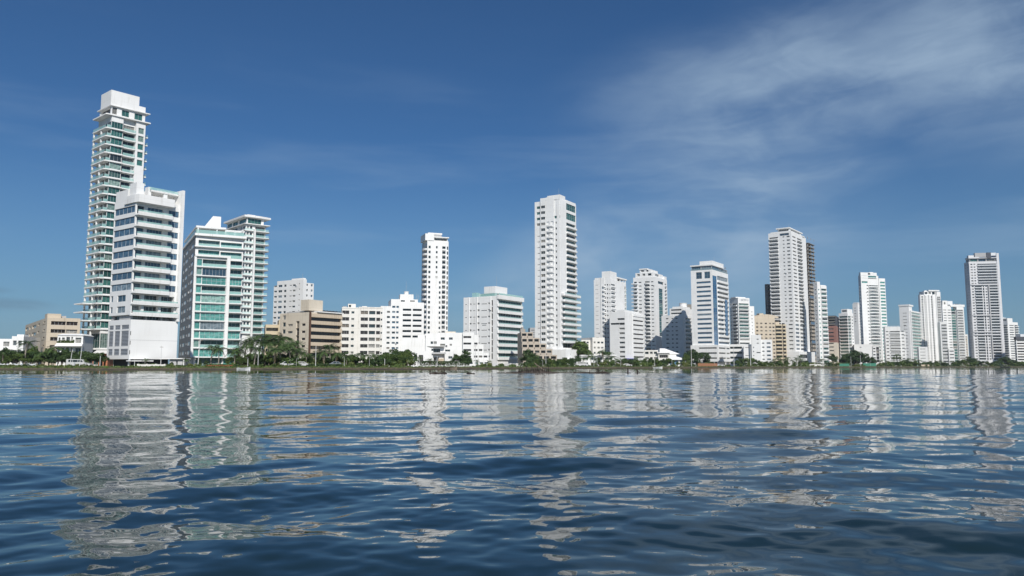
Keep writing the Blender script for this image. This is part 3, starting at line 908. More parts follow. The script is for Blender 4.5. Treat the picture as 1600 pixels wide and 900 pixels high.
# ---- 4 slab balcony tower behind
B = Bld('residential_tower', 'white tower of long thin balcony slabs just behind the teal glass block', 'building', 349, 381, 412, 375, 42, vm=450)
w, d = B.w, B.d
f = B.fl(572, 350, 22)
lo4 = range(5, 22)
B.block(B.rect(), LAND, B.Z(350), {
    0: [c(0.04, 0.15, 0.3, 0.78, 0.3, 1, only=lo4), c(0.20, 0.32, 0.3, 0.78, 0.3, 1, only=lo4), c(0.47, 0.97, 0.06, 0.84, 1.0, 3, g='green', only=lo4)],
    3: [c(0.72, 0.82, 0.3, 0.78, 0.3, 1, only=lo4), c(0.86, 0.96, 0.3, 0.78, 0.3, 1, only=lo4), c(0.3, 0.6, 0.1, 0.84, 0.3, 2, g='green', only=range(16, 22))]}, f)
sb = MB()
sb.prism([(0.45 * w, -1.3), (w + 1.0, -2.0), (w + 2.2, 0.0), (w + 2.2, 5), (w + 0.05, 5), (w + 0.05, 0.05), (0.45 * w, 0.05)], -0.18, 0.15)
sb.prism([(-1.0, 0.6 * d), (-1.0, -0.9), (0.36 * w, -1.1), (0.36 * w, 0.05), (0.05, 0.05), (0.05, 0.6 * d)], -0.181, 0.149)
sb = sb.mesh('floor_slab', ['white'])
sr = MB()
sr.quad((0.47 * w, -1.2, 0.15), (w + 0.9, -1.85, 0.15), (w + 0.9, -1.85, 1.2), (0.47 * w, -1.2, 1.2))
sr.quad((w + 0.9, -1.85, 0.15), (w + 2.1, 0.0, 0.15), (w + 2.1, 0.0, 1.2), (w + 0.9, -1.85, 1.2))
sr.quad((-0.9, -0.8, 0.15), (0.36 * w, -1.0, 0.15), (0.36 * w, -1.0, 1.1), (-0.9, -0.8, 1.1))
sr = sr.mesh('railing', ['rail_glass'])
for k in lo4:
    s = link('floor_slab', sb, B.root, (0, 0, f[0] + k * f[1]))
    link('railing', sr, s)
B.box(0.36 * w + 0.003, 0.44 * w, -1.6, 0.04, B.Z(545), B.Z(357), name='fin_wall')
zr = B.Z(350) + 0.003
B.prism([(-1.2, d), (-1.2, -1.0), (w + 1.5, -2.0), (w + 2.0, 4), (w, d)], zr, zr + 0.35, name='roof_slab')
zr += 0.353
B.block([(0.05 * w, 0.3), (0.9 * w, 0.3), (0.9 * w, d - 0.5), (0.05 * w, d - 0.5)], zr, B.Z(339), {0: [c(0.05, 0.85, 0.1, 0.9, 0.2, 4, g='green')], 3: [c(0.03, 0.25, 0.1, 0.9, 0.2, 2, g='green'), c(0.3, 0.55, 0.1, 0.9, 0.2, 2, g='green'), c(0.62, 0.95, 0.1, 0.9, 0.2, 2, g='green')]}, (zr, B.Z(339) - zr, 1), name='penthouse')
B.prism([(-1.2, d), (-1.2, -0.8), (0.6 * w, -1.6), (w + 2.4, -0.5), (w + 2.4, d * 0.5), (w, d)], B.Z(339) + 0.003, B.Z(336), name='roof_slab')
B.box(0.1 * w, 0.5 * w, 1.0, 6, B.Z(336) + 0.003, B.Z(334), name='machine_room')

# ---- 5 plain white block behind
B = Bld('apartment_block', 'plain white block with small windows rising behind the beige building', 'building', 426, 473, 490, 420, 58, vm=480)
w, d = B.w, B.d
f = B.fl(516, 440, 9)
B.block([(0, 0), (0.3 * w, 0), (0.3 * w, d * 0.87), (0, d * 0.87)], LAND, B.Z(436),
        {3: [c(0.05, 0.20, 0.3, 0.72, 0.25, 2, g='blue'), c(0.27, 0.36, 0.3, 0.72, 0.25, 1), c(0.48, 0.57, 0.42, 0.55, 0.25, 1), c(0.60, 0.71, 0.3, 0.62, 0.25, 1), c(0.83, 0.87, 0.55, 0.75, 0.25, 1)]}, f)
B.block([(0.3 * w + 0.003, 0.25), (w, 0.25), (w, d * 0.8), (0.3 * w + 0.003, d * 0.8)], LAND, B.Z(441), {0: [c(0.02, 0.22, 0.3, 0.7, 0.25, 1), c(0.62, 0.86, 0.3, 0.7, 0.25, 2, g='blue')]}, f)
B.block([(0.4, d * 0.87 + 0.003), (0.3 * w, d * 0.87 + 0.003), (0.3 * w, d), (0.4, d)], LAND, B.Z(444), {3: [c(0.1, 0.9, 0.4, 0.7, 0.25, 1)]}, f)
B.box(0.3, 0.28 * w, 0.5, d * 0.4, B.Z(436) + 0.003, B.Z(434), name='roof_house')
B.antenna(0.15 * w, 2, B.Z(434), 3)

# ---- 6 beige and brown block with banded facade
B = Bld('apartment_block', 'beige block with dark window bands on its front and a stair slot in its side', 'building', 436, 483, 533, 311, 55, vm=545, wall='sand')
w, d = B.w, B.d
f = B.fl(557, 489.5, 6)
B.block(B.rect(), LAND, B.Z(487.5), {
    0: [c(0.03, 0.985, 0.0, 0.50, 0.9, 6, g='brown_glass', fr='dark_frame')],
    3: [c(0.28, 0.44, 0.30, 0.62, 0.25, 2, g='brown_glass', skip=(5,)), c(0.55, 0.66, 0.0, 0.999, 0.6, 1, 2, g='brown_glass', only=range(0, 5)), c(0.74, 0.86, 0.28, 0.62, 0.25, 1, g='brown_glass', skip=(5,)), c(0.1, 0.2, 0.3, 0.9, 0.3, 1, only=(3, 4, 5))]}, f)
pm = MB()
pm.box(0.02 * w, w + 0.02, -0.35, 0.05, 0.0, f[1] * 0.5)
pm = pm.mesh('spandrel', ['tan_band'])
for k in range(6):
    link('spandrel', pm, B.root, (0, 0, f[0] + (k + 0.5) * f[1]))
B.box(-0.1, 0.018 * w, -0.5, 0.4, LAND, B.Z(487.5) + 0.1, 'brown', name='pier')
B.box(0.2 * w, w + 0.3, -0.8, 3, B.Z(487.5) + 0.11, B.Z(485.5), 'white', name='roof_slab')
b = MB()
for k in range(6):
    b.box(0.45 * w + k * 0.1 * w, 0.45 * w + k * 0.1 * w + 0.2, 0.2, 4, B.Z(484), B.Z(483))
    b.box(0.45 * w + k * 0.1 * w + 0.02, 0.45 * w + k * 0.1 * w + 0.18, 0.25, 0.4, B.Z(485.5), B.Z(484))
B.part('pergola', b, ['dark_frame'])
B.box(0.15 * w, 0.30 * w, 0.1 * d, 0.95 * d, B.Z(487.5) + 0.005, B.Z(484.5), 'grey_wall', name='roof_house')
B.box(0.3, 0.45 * w, 0.02 * d + 0.9, 0.33 * d, B.Z(484.5) + 0.003, B.Z(467.5), 'sand', name='stair_tower')
B.ac(4, 0.5 * w, 0.9 * w, 5, d - 2, B.Z(487.5), 7)
B = Bld('apartment_block', 'yellowish stepped terraces at the left end of the beige block', 'building', 410, 414, 452, 330, 20, vm=540, wall='ochre', d=14)
w, d = B.w, B.d
B.block(B.rect(0, 0.55), LAND, B.Z(507), {0: [c(0.05, 0.95, 0.05, 0.55, 1.6, 2, g='brown_glass', void=False)]}, B.fl(572, 507, 6))
B.block(B.rect(0.55, 1.0, 0.0, 1), LAND, B.Z(499), {0: [c(0.1, 0.75, 0.1, 0.6, 1.4, 1, g='brown_glass')]}, B.fl(572, 501, 6))
B.block(B.rect(0.8, 1.25, 0.2, 1), LAND, B.Z(490), {0: [c(0.3, 0.6, 0.2, 0.8, 0.4, 1, g='brown_glass')]}, B.fl(572, 493, 7))

# ---- 7 white walk-up block
B = Bld('apartment_block', 'cream white seven storey block with rows of mixed windows and curtains', 'building', 533, 533, 597, 358, 14, vm=540, wall='warm_white', d=14)
w, d = B.w, B.d
f = B.fl(556.5, 483, 7)
par = None
B.block(B.rect(0, 0.40), LAND, B.Z(481.5), {0: [c(0.02, 0.45, 0.28, 0.80, 0.35, 2, g='brown_glass'), c(0.58, 0.76, 0.36, 0.70, 0.25, 1)]}, f)
B.block([(0.40 * w + 0.003, -0.35), (w, -0.35), (w, d), (0.40 * w + 0.003, d)], LAND, B.Z(480.5), {0: [c(0.10, 0.40, 0.28, 0.80, 0.35, 2, g='brown_glass', fr='alu'), c(0.44, 0.70, 0.28, 0.80, 0.5, 1, g='dark'), c(0.74, 0.90, 0.28, 0.78, 0.35, 1, g='brown_glass'), c(0.92, 0.985, 0.36, 0.66, 0.3, 1)]}, f)
b = MB()
b.box(0, 0.395 * w, -0.12, 0.3, B.Z(481.5) + 0.003, B.Z(480))
b.box(0.405 * w, w, -0.5, 0.3, B.Z(480.5) + 0.003, B.Z(479))
B.part('parapet', b, ['warm_white'])
B.block([(0.15 * w, 2), (0.34 * w, 2), (0.34 * w, 6), (0.15 * w, 6)], B.Z(481.5) + 0.005, B.Z(474), {0: [c(0.1, 0.4, 0.3, 0.8, 0.2, 1)]}, (B.Z(481.5), B.Z(474) - B.Z(481.5), 1), name='roof_house')
B.box(0.02 * w, 0.12 * w, 2, 5, B.Z(481.5) + 0.004, B.Z(478), 'grey_wall', name='roof_house')
B.box(0.5 * w, 0.62 * w, 3, 6, B.Z(480.5) + 0.004, B.Z(477), name='roof_house')

# ---- 8 white stepped block
B = Bld('apartment_block', 'white stepped block with tank and antenna left of the slender tower', 'building', 594, 594, 662, 430, 14, vm=530, d=18)
w, d = B.w, B.d
f = B.fl(556, 483, 9)
B.block([(0, 0.4), (0.235 * w, 0.4), (0.235 * w, d), (0, d)], LAND, B.Z(478), {0: [c(0.62, 0.92, 0.3, 0.7, 0.3, 1, g='dark')]}, f)
B.block([(0.235 * w + 0.003, 0), (0.46 * w, 0), (0.46 * w, d), (0.235 * w + 0.003, d)], LAND, B.Z(467), {0: [c(0.12, 0.45, 0.3, 0.7, 0.3, 1, g='blue'), c(0.55, 0.80, 0.3, 0.7, 0.3, 1, g='blue')]}, B.fl(556, 475, 10))
B.block([(0.46 * w + 0.003, 0.15), (w, 0.15), (w, d), (0.46 * w + 0.003, d)], LAND, B.Z(471.5), {0: [c(0.09, 0.45, 0.08, 0.82, 1.4, 2, g='dark', bal=bal('par', 0, 1.05)), c(0.52, 0.90, 0.08, 0.82, 1.4, 2, g='dark', bal=bal('par', 0, 1.05))]}, B.fl(556, 480, 9))
pr = MB()
pr.box(0.49 * w, 0.71 * w, -0.5, 0.14, -0.2, 0.9)
pr.box(0.73 * w, 0.96 * w, -0.5, 0.14, -0.2, 0.9)
B.block([(0.4 * w, 1.5), (0.86 * w, 1.5), (0.86 * w, 10), (0.4 * w, 10)], B.Z(471.5) + 0.003, B.Z(466.5), {0: [c(0.1, 0.35, 0.2, 0.7, 0.3, 1), c(0.6, 0.85, 0.2, 0.7, 0.3, 1)]}, (B.Z(471.5), B.Z(466.5) - B.Z(471.5), 1))
B.box(0.45 * w, 0.76 * w, 2, 9, B.Z(466.5) + 0.003, B.Z(458.5), name='machine_room')
B.tank(0.6 * w, 4, B.Z(458.5) + 0.003, 1.3, 1.5)
B.antenna(0.6 * w, 4.5, B.Z(458.5), 8)
B.antenna(0.84 * w, 3, B.Z(466.5), 4)
B.antenna(0.88 * w, 3, B.Z(466.5), 3.4)

# ---- 9 slender tower
B = Bld('residential_tower', 'slender white tower with curved balconies on its left edge', 'building', 657, 667, 700, 470, 20, vm=480, d=15)
w, d = B.w, B.d
f = B.fl(572, 382, 24)
vis = range(6, 24)
B.block([(0, 0), (w, 0), (w, d), (0, d)], LAND, B.Z(375.5), {
    0: [c(0.05, 0.15, 0.25, 0.78, 0.3, 1, only=vis), c(0.40, 0.48, 0.30, 0.78, 0.3, 1, only=range(17, 24)), c(0.56, 0.64, 0.25, 0.75, 0.3, 1, only=range(6, 17)), c(0.70, 0.86, 0.15, 0.8, 0.9, 1, only=vis, bal=bal('solid', 0.5, 0.8, 0, 0.2)), c(0.92, 0.985, 0.15, 0.8, 0.5, 1, only=vis)],
    3: [c(0.42, 0.96, 0.06, 0.84, 0.4, 3, g='dark', only=vis, bal=bal('solid', 2.3, 0.95, 0.0, 0.25, 'round'))]}, f)
for x0 in (0.36, 0.42, 0.5):
    B.box(x0 * w, (x0 + 0.025) * w, -0.22, -0.003, LAND, B.Z(430), name='rib')
B.box(-0.02 * w, 0.025 * w, -0.3, 0.3, LAND, B.Z(375.5), name='rib')
zr = B.Z(375.5) + 0.003
B.block([(-1.6, -0.4), (0.30 * w, -0.4), (0.30 * w, d * 0.8), (-1.6, d * 0.8)], zr, B.Z(365), {}, (zr, 3, 1), name='penthouse')
B.block([(0.30 * w + 0.003, 0.8), (w - 0.4, 0.8), (w - 0.4, d * 0.8), (0.30 * w + 0.003, d * 0.8)], zr, B.Z(370.5), {0: [c(0.05, 0.95, 0.15, 0.85, 0.4, 4, g='dark')]}, (zr, B.Z(370.5) - zr, 1), name='penthouse')
B.box(0.30 * w + 0.004, w + 0.2, -0.5, d * 0.8, B.Z(370.5) + 0.003, B.Z(369), name='roof_slab')
B.box(0.05 * w, 0.72 * w, 1.6, d * 0.6, B.Z(365) + 0.003, B.Z(362.5), name='roof_slab')
B.box(0.31 * w, 0.70 * w, 1.8, d * 0.6, B.Z(369) + 0.003, B.Z(365), 'grey_wall', name='machine_room')

# ---- 10 low modern white building and villa in front
B = Bld('apartment_block', 'low white building with stepped right end and scattered square windows', 'building', 628, 628, 763, 322, 6, vm=545, d=20)
w, d = B.w, B.d
lv = LAND
b0 = B.block(B.rect(0.0, 0.40, 0.0, 1), LAND, B.Z(527.5), {0: []})
B.block([(0.27 * w, -0.8), (0.41 * w, -0.8), (0.41 * w, -0.003), (0.27 * w, -0.003)], LAND, B.Z(521), {0: [c(0.42, 0.62, 0.68, 0.76, 0.3, 1, fl=(LAND, B.Z(521) - LAND, 1)), c(0.66, 0.93, 0.68, 0.76, 0.3, 2, fl=(LAND, B.Z(521) - LAND, 1)), c(0.48, 0.95, 0.47, 0.54, 0.3, 3, fl=(LAND, B.Z(521) - LAND, 1))]})
hz = B.Z(519.5) - LAND
B.block([(0.41 * w + 0.003, 0), (0.70 * w, 0), (0.70 * w, d), (0.41 * w + 0.003, d)], LAND, B.Z(519.5),
        {0: [c(0.12, 0.28, 0.79, 0.86, 0.3, 2, fl=(LAND, hz, 1)), c(0.45, 0.60, 0.79, 0.86, 0.3, 2, fl=(LAND, hz, 1)), c(0.10, 0.30, 0.61, 0.67, 0.3, 2, fl=(LAND, hz, 1)), c(0.48, 0.57, 0.61, 0.67, 0.3, 1, fl=(LAND, hz, 1)), c(0.3, 0.5, 0.44, 0.5, 0.3, 2, fl=(LAND, hz, 1))]})
for k, (xa, xb, vt) in enumerate(((0.70, 0.83, 519), (0.83, 0.885, 523), (0.885, 0.94, 538), (0.94, 1.0, 551))):
    B.block([(xa * w + 0.003, -1.2 - 0.3 * k), (xb * w, -1.2 - 0.3 * k), (xb * w, d), (xa * w + 0.003, d)], LAND, B.Z(vt), {0: [c(0.05, 0.75, 0.3, 0.62, 0.6, 2, g='brown_glass', only=(1, 2, 3, 4)[:4 - k]), c(0.2, 0.9, 0.3, 0.6, 0.6, 2, g='green', only=(0,))]}, B.fl(572, 521, 5))
B.box(0.18 * w, 0.26 * w, 2, 6, B.Z(527.5) + 0.003, B.Z(523), name='roof_house')
B.box(0.50 * w, 0.62 * w, 1, 4, B.Z(519.5) + 0.003, B.Z(517.5), 'sand', name='roof_house')
B = Bld('house', 'white waterfront villa with a dark hipped canopy over its upper window', 'house', 638, 638, 709, 268, 4, vm=560, d=10)
w, d = B.w, B.d
B.block(B.rect(0, 0.54), LAND, B.Z(548.5), {0: [c(0.06, 0.18, 0.35, 0.75, 0.3, 1), c(0.24, 0.36, 0.35, 0.75, 0.3, 2), c(0.42, 0.6, 0.3, 0.75, 0.3, 2, g='brown_glass')]}, (LAND, B.Z(548.5) - LAND, 1))
B.block([(0.54 * w + 0.003, 1.0), (0.80 * w, 1.0), (0.80 * w, d), (0.54 * w + 0.003, d)], LAND, B.Z(543), {0: [c(0.02, 0.60, 0.66, 0.94, 0.3, 3, g='dark'), c(0.04, 0.5, 0.30, 0.50, 0.3, 2, g='brown_glass')]}, (LAND, B.Z(543) - LAND, 1))
B.box(0.52 * w, 0.82 * w, -0.6, 0.99, B.Z(553), B.Z(550.5), 'soffit_grey', name='balcony')
b = MB()
b.frustum([(0.47 * w, 0.6), (0.76 * w, 0.6), (0.74 * w, 5), (0.49 * w, 5)], B.Z(543), [(0.40 * w, -1.0), (0.80 * w, -1.0), (0.80 * w, 6), (0.40 * w, 6)], B.Z(541.2))
B.part('canopy', b, ['soffit_grey'])
B.block([(0.80 * w + 0.003, -0.6), (w, -0.6), (w, d), (0.80 * w + 0.003, d)], LAND + 1.0, B.Z(549), {0: [c(0.4, 0.85, 0.52, 0.68, 0.3, 2, g='dark')]}, (LAND, B.Z(549) - LAND, 1), mat='white')
B.box(0.66 * w, 0.795 * w, 0.3, 0.99, LAND + 1.2, B.Z(560), 'tan_band', name='garage_door')

# ---- 11 white block with ribbon balconies and green roof terrace
B = Bld('apartment_block', 'white block with rounded ribbon balconies on its right front and green glass roof terrace', 'building', 724, 777, 816, 372, 57, vm=520)
w, d = B.w, B.d
f = B.fl(562, 468, 9)
rr = 2.0
arc = [(rr - rr * math.cos(a), rr - rr * math.sin(a)) for a in (0.0, 0.5, 1.05, 1.5708)]
B.block([(0, 0), (w, 0), (w, d), (0, d)], LAND, B.Z(462), {
    0: [c(0.05, 0.985, 0.0, 0.58, 0.7, 9, g='green', fr='alu', fl=(f[0] + 0.42 * f[1], f[1], 9))],
    3: [c(0.05, 0.10, 0.45, 0.55, 0.3, 1), c(0.19, 0.24, 0.4, 0.62, 0.3, 1), c(0.28, 0.36, 0.46, 0.54, 0.3, 1), c(0.42, 0.48, 0.38, 0.66, 0.3, 1), c(0.53, 0.70, 0.40, 0.50, 0.3, 2), c(0.55, 0.68, 0.16, 0.26, 0.3, 1, g='green', only=(5,)), c(0.73, 0.78, 0.38, 0.62, 0.3, 1), c(0.83, 0.87, 0.1, 0.95, 0.3, 1, 2, void=True)]}, f)


def ribbon(ww, out, h):
    b = MB()
    pts = [(-0.2, 0.02), (-0.2, -out * 0.6), (0.3, -out)] + [(ww - 0.5, -out), (ww + 0.3, -out * 0.6), (ww + 0.3, 0.02)]
    b.prism([pts[0]] + pts[1:], -0.1, h)
    return b.mesh('balcony', ['white'])


rb = ribbon(w, 0.75, 0.40 * f[1])
rg_ = MB()
rg_.box(0.35, w * 0.97, -0.70, -0.67, 0.0, 0.4)
rg_.box(0.35, w * 0.97, -0.71, -0.66, 0.402, 0.45, 1)
rg_ = rg_.mesh('railing', ['rail_glass', 'alu'])
for k in range(9):
    bo = link('balcony', rb, B.root, (0, 0, f[0] + k * f[1]))
    link('railing', rg_, bo, (0, 0, 0.40 * f[1] + 0.005))
for a in (0.16, 0.41, 0.80):
    B.box(-0.25, -0.003, d * (1 - a - 0.012), d * (1 - a), LAND, B.Z(462), name='rib')
B.box(-0.3, w + 0.3, -1.0, -0.003, f[0] + 9 * f[1] + 0.3, B.Z(460.5), name='parapet')
zr = B.Z(462) + 0.004
b = MB()
b.box(0.3, w * 0.98, -0.7, -0.66, B.Z(460.5) + 0.003, B.Z(457.5))
b.box(0.2, 0.24, 0.2, d * 0.6, zr, zr + 1.4)
B.part('railing', b, ['rail_glass'])
B.block(B.rect(0.1, 0.9, 0.1, 0.62), zr, B.Z(456.8), {0: [c(0.02, 0.98, 0.05, 0.9, 0.1, 6, g='green')], 3: [c(0.1, 0.9, 0.1, 0.9, 0.1, 5, g='green')]}, (zr, B.Z(456.8) - zr, 1), name='penthouse')
B.box(0.08 * w, 0.55 * w, 0.12 * d, 0.45 * d, B.Z(456.8) + 0.003, B.Z(446), name='machine_room')
B.antenna(0.3 * w, 0.25 * d, B.Z(446), 6)
B.box(0.2, 3, 0.62 * d, 0.75 * d, zr, zr + 2.2, 'rail_glass', name='terrace_room')

# ---- 12 terraced beige brick building
B = Bld('apartment_block', 'terraced tan concrete building stepping down beside the tall centre tower', 'building', 817, 817, 872, 350, 6, vm=545, d=22, wall='brick_tan')
w, d = B.w, B.d
fh = (B.Z(518) - LAND) / 6
for k in range(6):
    xr = (1.0, 0.98, 0.86, 0.70, 0.52, 0.34)[k]
    y0 = 1.6 * k * 0.8
    n = max(1, int(xr * 6))
    cols = [c((i + 0.12) / n, (i + 0.86) / n, 0.12, 0.78, 1.0, 2, g='brown_glass', fr='dark_frame') for i in range(n)]
    B.block([(0, y0), (xr * w, y0), (xr * w, d), (0, d)], LAND + k * fh + 0.003 * (k > 0), LAND + (k + 1) * fh, {0: cols}, (LAND + k * fh, fh, 1))
    pb = MB()
    for i in range(n):
        pb.box((i + 0.05) * xr * w / n, (i + 0.9) * xr * w / n, y0 - 1.3, y0 - 0.01, LAND + k * fh + 0.02, LAND + k * fh + 0.85)
    B.part('planter', pb, ['brick_tan'])
B.box(0.02 * w, 0.16 * w, 12, 16, LAND + 6 * fh + 0.003, B.Z(512), 'concrete', name='roof_house')
B.box(0.06 * w, 0.12 * w, 13, 16, B.Z(512) + 0.003, B.Z(509), 'concrete', name='roof_house')

# ---- 14 tall centre tower
B = Bld('residential_tower', 'tallest tower at the centre, white with green glass bays on its right face', 'building', 836, 877, 902, 402, 59, vm=500)
w, d = B.w, B.d
f = B.fl(544, 343, 22)
z2 = B.Z(458)
allf = range(0, 22)
B.block([(0, 0), (w * 0.98, 0), (w * 0.98, d), (0, d)], B.Z(546), B.Z(311), {
    0: [c(0.36, 0.97, 0.10, 0.86, 0.9, 4, g='green', only=range(9, 22), bal=bal('solid', 0.8, 0.75, 0.1, 0.25)),
        c(0.36, 0.97, 0.25, 0.95, 0.3, 5, 2, g='green', fl=(f[0] + 22 * f[1], (B.Z(313) - f[0] - 22 * f[1]) / 2, 2)),
        c(0.10, 0.97, 0.10, 0.86, 0.7, 5, g='green', only=range(0, 9))],
    3: [c(0.10, 0.22, 0.42, 0.52, 0.25, 1, only=range(0, 20)), c(0.08, 0.23, 0.3, 0.75, 0.25, 2, g='green', only=(21,)), c(0.08, 0.24, 0.3, 0.75, 0.25, 2, g='green', fl=(f[0] + 22 * f[1], f[1], 3)),
        c(0.80, 0.94, 0.34, 0.70, 0.25, 2, g='dark'), c(0.76, 0.98, 0.3, 0.75, 0.25, 3, g='green', fl=(f[0] + 22 * f[1], f[1], 1)),
        c(0.48, 0.72, 0.25, 0.45, 0.25, 3, g='green', fl=(f[0] + 22 * f[1], f[1] * 0.5, 3))]}, f)
# raised strips of the left face with their windows
B.block([(-0.5, d * 0.565), (0.01, d * 0.565), (0.01, d * 0.765), (-0.5, d * 0.765)], B.Z(546), B.Z(306.5), {3: [c(0.10, 0.92, 0.28, 0.76, 0.25, 2, fr='white', fl=(f[0], f[1], 25))]}, f)
B.block([(-0.3, d * 0.245), (0.01, d * 0.245), (0.01, d * 0.55), (-0.3, d * 0.55)], B.Z(546), B.Z(306), {3: [c(0.06, 0.40, 0.30, 0.84, 0.5, 1, fr='white'), c(0.60, 0.94, 0.30, 0.84, 0.5, 1, fr='white'), c(0.15, 0.85, 0, 0, bal=bal('solid', 0.6, 0.45, 0.0, 0.18, 'bow'))]}, f)
B.box(-0.12, -0.003, d * 0.03, d * 0.14, B.Z(546), B.Z(304.5), name='rib')
B.box(-0.2, w * 0.32, 0.3, d * 0.5, B.Z(311) + 0.003, B.Z(303.8), name='roof_house')
B.box(w * 0.33, w * 0.97, 0.1, d * 0.5, B.Z(311) + 0.003, B.Z(308.5), name='parapet')
B.antenna(0.3 * w, 4, B.Z(303.8), 5)
rib14 = MB()
pts = [(0.0, 0.02), (0.0, -1.4), (0.6, -2.0), (w + 0.8, -2.0), (w + 1.6, -1.2), (w + 1.6, 3.0), (w * 0.98 + 0.01, 3.0), (w * 0.98 + 0.01, 0.02)]
rib14.prism(pts, -0.25, 0.85)
rib14 = rib14.mesh('balcony', ['white'])
rg14 = MB()
rg14.box(0.5, w + 0.8, -1.95, -1.92, 0.0, 0.45)
rg14.box(0.5, w + 0.8, -1.96, -1.91, 0.452, 0.5, 1)
rg14 = rg14.mesh('railing', ['rail_glass', 'alu'])
for k in range(1, 10):
    bo = link('balcony', rib14, B.root, (0, 0, f[0] + k * f[1]))
    link('railing', rg14, bo, (0, 0, 0.855))
b = MB()
b.prism([(w * 0.98 + 0.004, 0.3), (w * 0.98 + 1.0, 0.6), (w * 0.98 + 1.0, 4), (w * 0.98 + 0.004, 4)], -0.2, 0.9)
tip = b.mesh('balcony', ['white'])
for k in range(10, 22):
    link('balcony', tip, B.root, (0, 0, f[0] + k * f[1]))
zpb = B.Z(561)
B.block([(-2.5, -4.0), (w + 2.5, -4.0), (w + 2.5, d + 1), (-2.5, d + 1)], zpb, B.Z(546) - 0.003, {0: [c(0.55, 0.90, 0.42, 0.62, 0.4, 7, g='dark'), c(0.2, 0.23, 0.45, 0.55, 0.2, 1)]}, (zpb, B.Z(546) - zpb, 1), name='podium')
B.block([(3, -2), (w + 0.5, -2), (w + 0.5, d), (3, d)], LAND, zpb - 0.003, {0: [c(0.4, 0.95, 0.05, 0.95, 0.1, 5, g='teal')]}, (LAND, zpb - LAND, 1), name='lobby', mat='dark_wall')
for px in (0.5, w * 0.55, w * 0.8, w + 1.5):
    B.box(px, px + 0.6, -3.4, -2.8, LAND, zpb - 0.004, name='column')
B.box(-1.5, w * 0.2, -6.0, -4.003, LAND, B.Z(561), name='podium')

# ---- 15 low white buildings behind the park
B = Bld('apartment_block', 'low white block partly behind the tall tree right of the centre tower', 'building', 904, 912, 945, 455, 24, vm=550, d=14, wall='warm_white')
w, d = B.w, B.d
f = B.fl(572, 531, 5)
B.block(B.rect(0, 0.42, 0.2, 1), LAND, B.Z(531), {0: [c(0.1, 0.4, 0.35, 0.7, 0.3, 1), c(0.6, 0.85, 0.35, 0.7, 0.3, 1)]}, f)
B.block(B.rect(0.42, 1.0), LAND, B.Z(527), {0: [c(0.1, 0.25, 0.35, 0.7, 0.3, 1), c(0.4, 0.6, 0.35, 0.7, 0.3, 1), c(0.7, 0.9, 0.35, 0.7, 0.3, 2)]}, f)
B = Bld('house', 'long low white house behind the palms right of the centre tower', 'house', 908, 908, 962, 405, 6, vm=560, d=12)
w, d = B.w, B.d
B.block(B.rect(), LAND, B.Z(556), {0: [c(0.05, 0.2, 0.25, 0.75, 0.5, 2), c(0.28, 0.4, 0.25, 0.75, 0.5, 1), c(0.5, 0.62, 0.25, 0.75, 0.5, 2), c(0.7, 0.9, 0.25, 0.75, 0.5, 2)]}, (LAND, (B.Z(556) - LAND) / 2, 2))
B.box(-0.3, w + 0.3, -0.6, d, B.Z(556) + 0.003, B.Z(554.5), name='roof_slab')

# ---- 16 white tower with scalloped balconies and flat pergola top
B = Bld('residential_tower', 'plain white tower with a raised blank lift core and a flat pergola roof', 'building', 928.5, 955, 979, 525, 60, vm=500)
w, d = B.w, B.d
f = B.fl(572, 441, 19)
v_ = range(3, 19)
B.block([(0, 0), (w, 0), (w, d), (0, d)], LAND, B.Z(436), {
    0: [c(0.02, 0.28, 0.35, 0.68, 0.4, 2, only=range(5, 19), bal=bal('solid', 0.5, 0.5, 0, 0.15)), c(0.9, 0.98, 0.1, 0.8, 0.4, 1, g='green', only=v_)],
    3: [c(0.08, 0.26, 0.48, 0.56, 0.25, 1, only=v_), c(0.52, 0.70, 0.30, 0.62, 0.5, 1, only=v_, bal=bal('solid', 1.2, 0.55, 0.04, 0.2, 'round')), c(0.76, 0.84, 0.28, 0.62, 0.4, 1, only=v_), c(0.90, 0.97, 0.30, 0.50, 0.4, 1, only=v_)]}, f)
B.box(-0.25, -0.003, d * 0.36, d * 0.60, LAND, B.Z(433), name='rib')
tip = MB()
tip.prism([(w + 0.004, 0.2), (w + 1.6, 0.2), (w + 1.6, 5), (w + 0.004, 5)], -0.15, 0.2)
tip = tip.mesh('balcony', ['white'])
tr = MB()
tr.box(w + 1.5, w + 1.55, 0.25, 4.9, 0.2, 1.1)
tr.box(w + 0.1, w + 1.5, 0.25, 0.3, 0.2, 1.1)
tr = tr.mesh('railing', ['rail_glass'])
for k in range(5, 19):
    o = link('balcony', tip, B.root, (0, 0, f[0] + k * f[1]))
    link('railing', tr, o)
zr = B.Z(436) + 0.003
B.box(0.01, 0.40 * w, 0.02 * d, 0.52 * d, zr, B.Z(423.5), name='lift_core')
B.antenna(0.2 * w, 0.2 * d, B.Z(423.5), 4)
B.box(0.41 * w, w + 1.0, -0.3, 0.6 * d, B.Z(432), B.Z(430), name='roof_slab')
for x in (0.42, 0.62, 0.82, 0.97):
    B.box(x * w, x * w + 0.5, 0.1, 0.6, zr, B.Z(432) - 0.003, name='column')
B.box(0.5 * w, 0.9 * w, 3, 0.5 * d, zr, B.Z(432) - 0.004, 'dark_wall', name='penthouse')
B.box(0.1, 0.4 * w, 0.55 * d, 0.95 * d, zr, B.Z(433), name='roof_house')

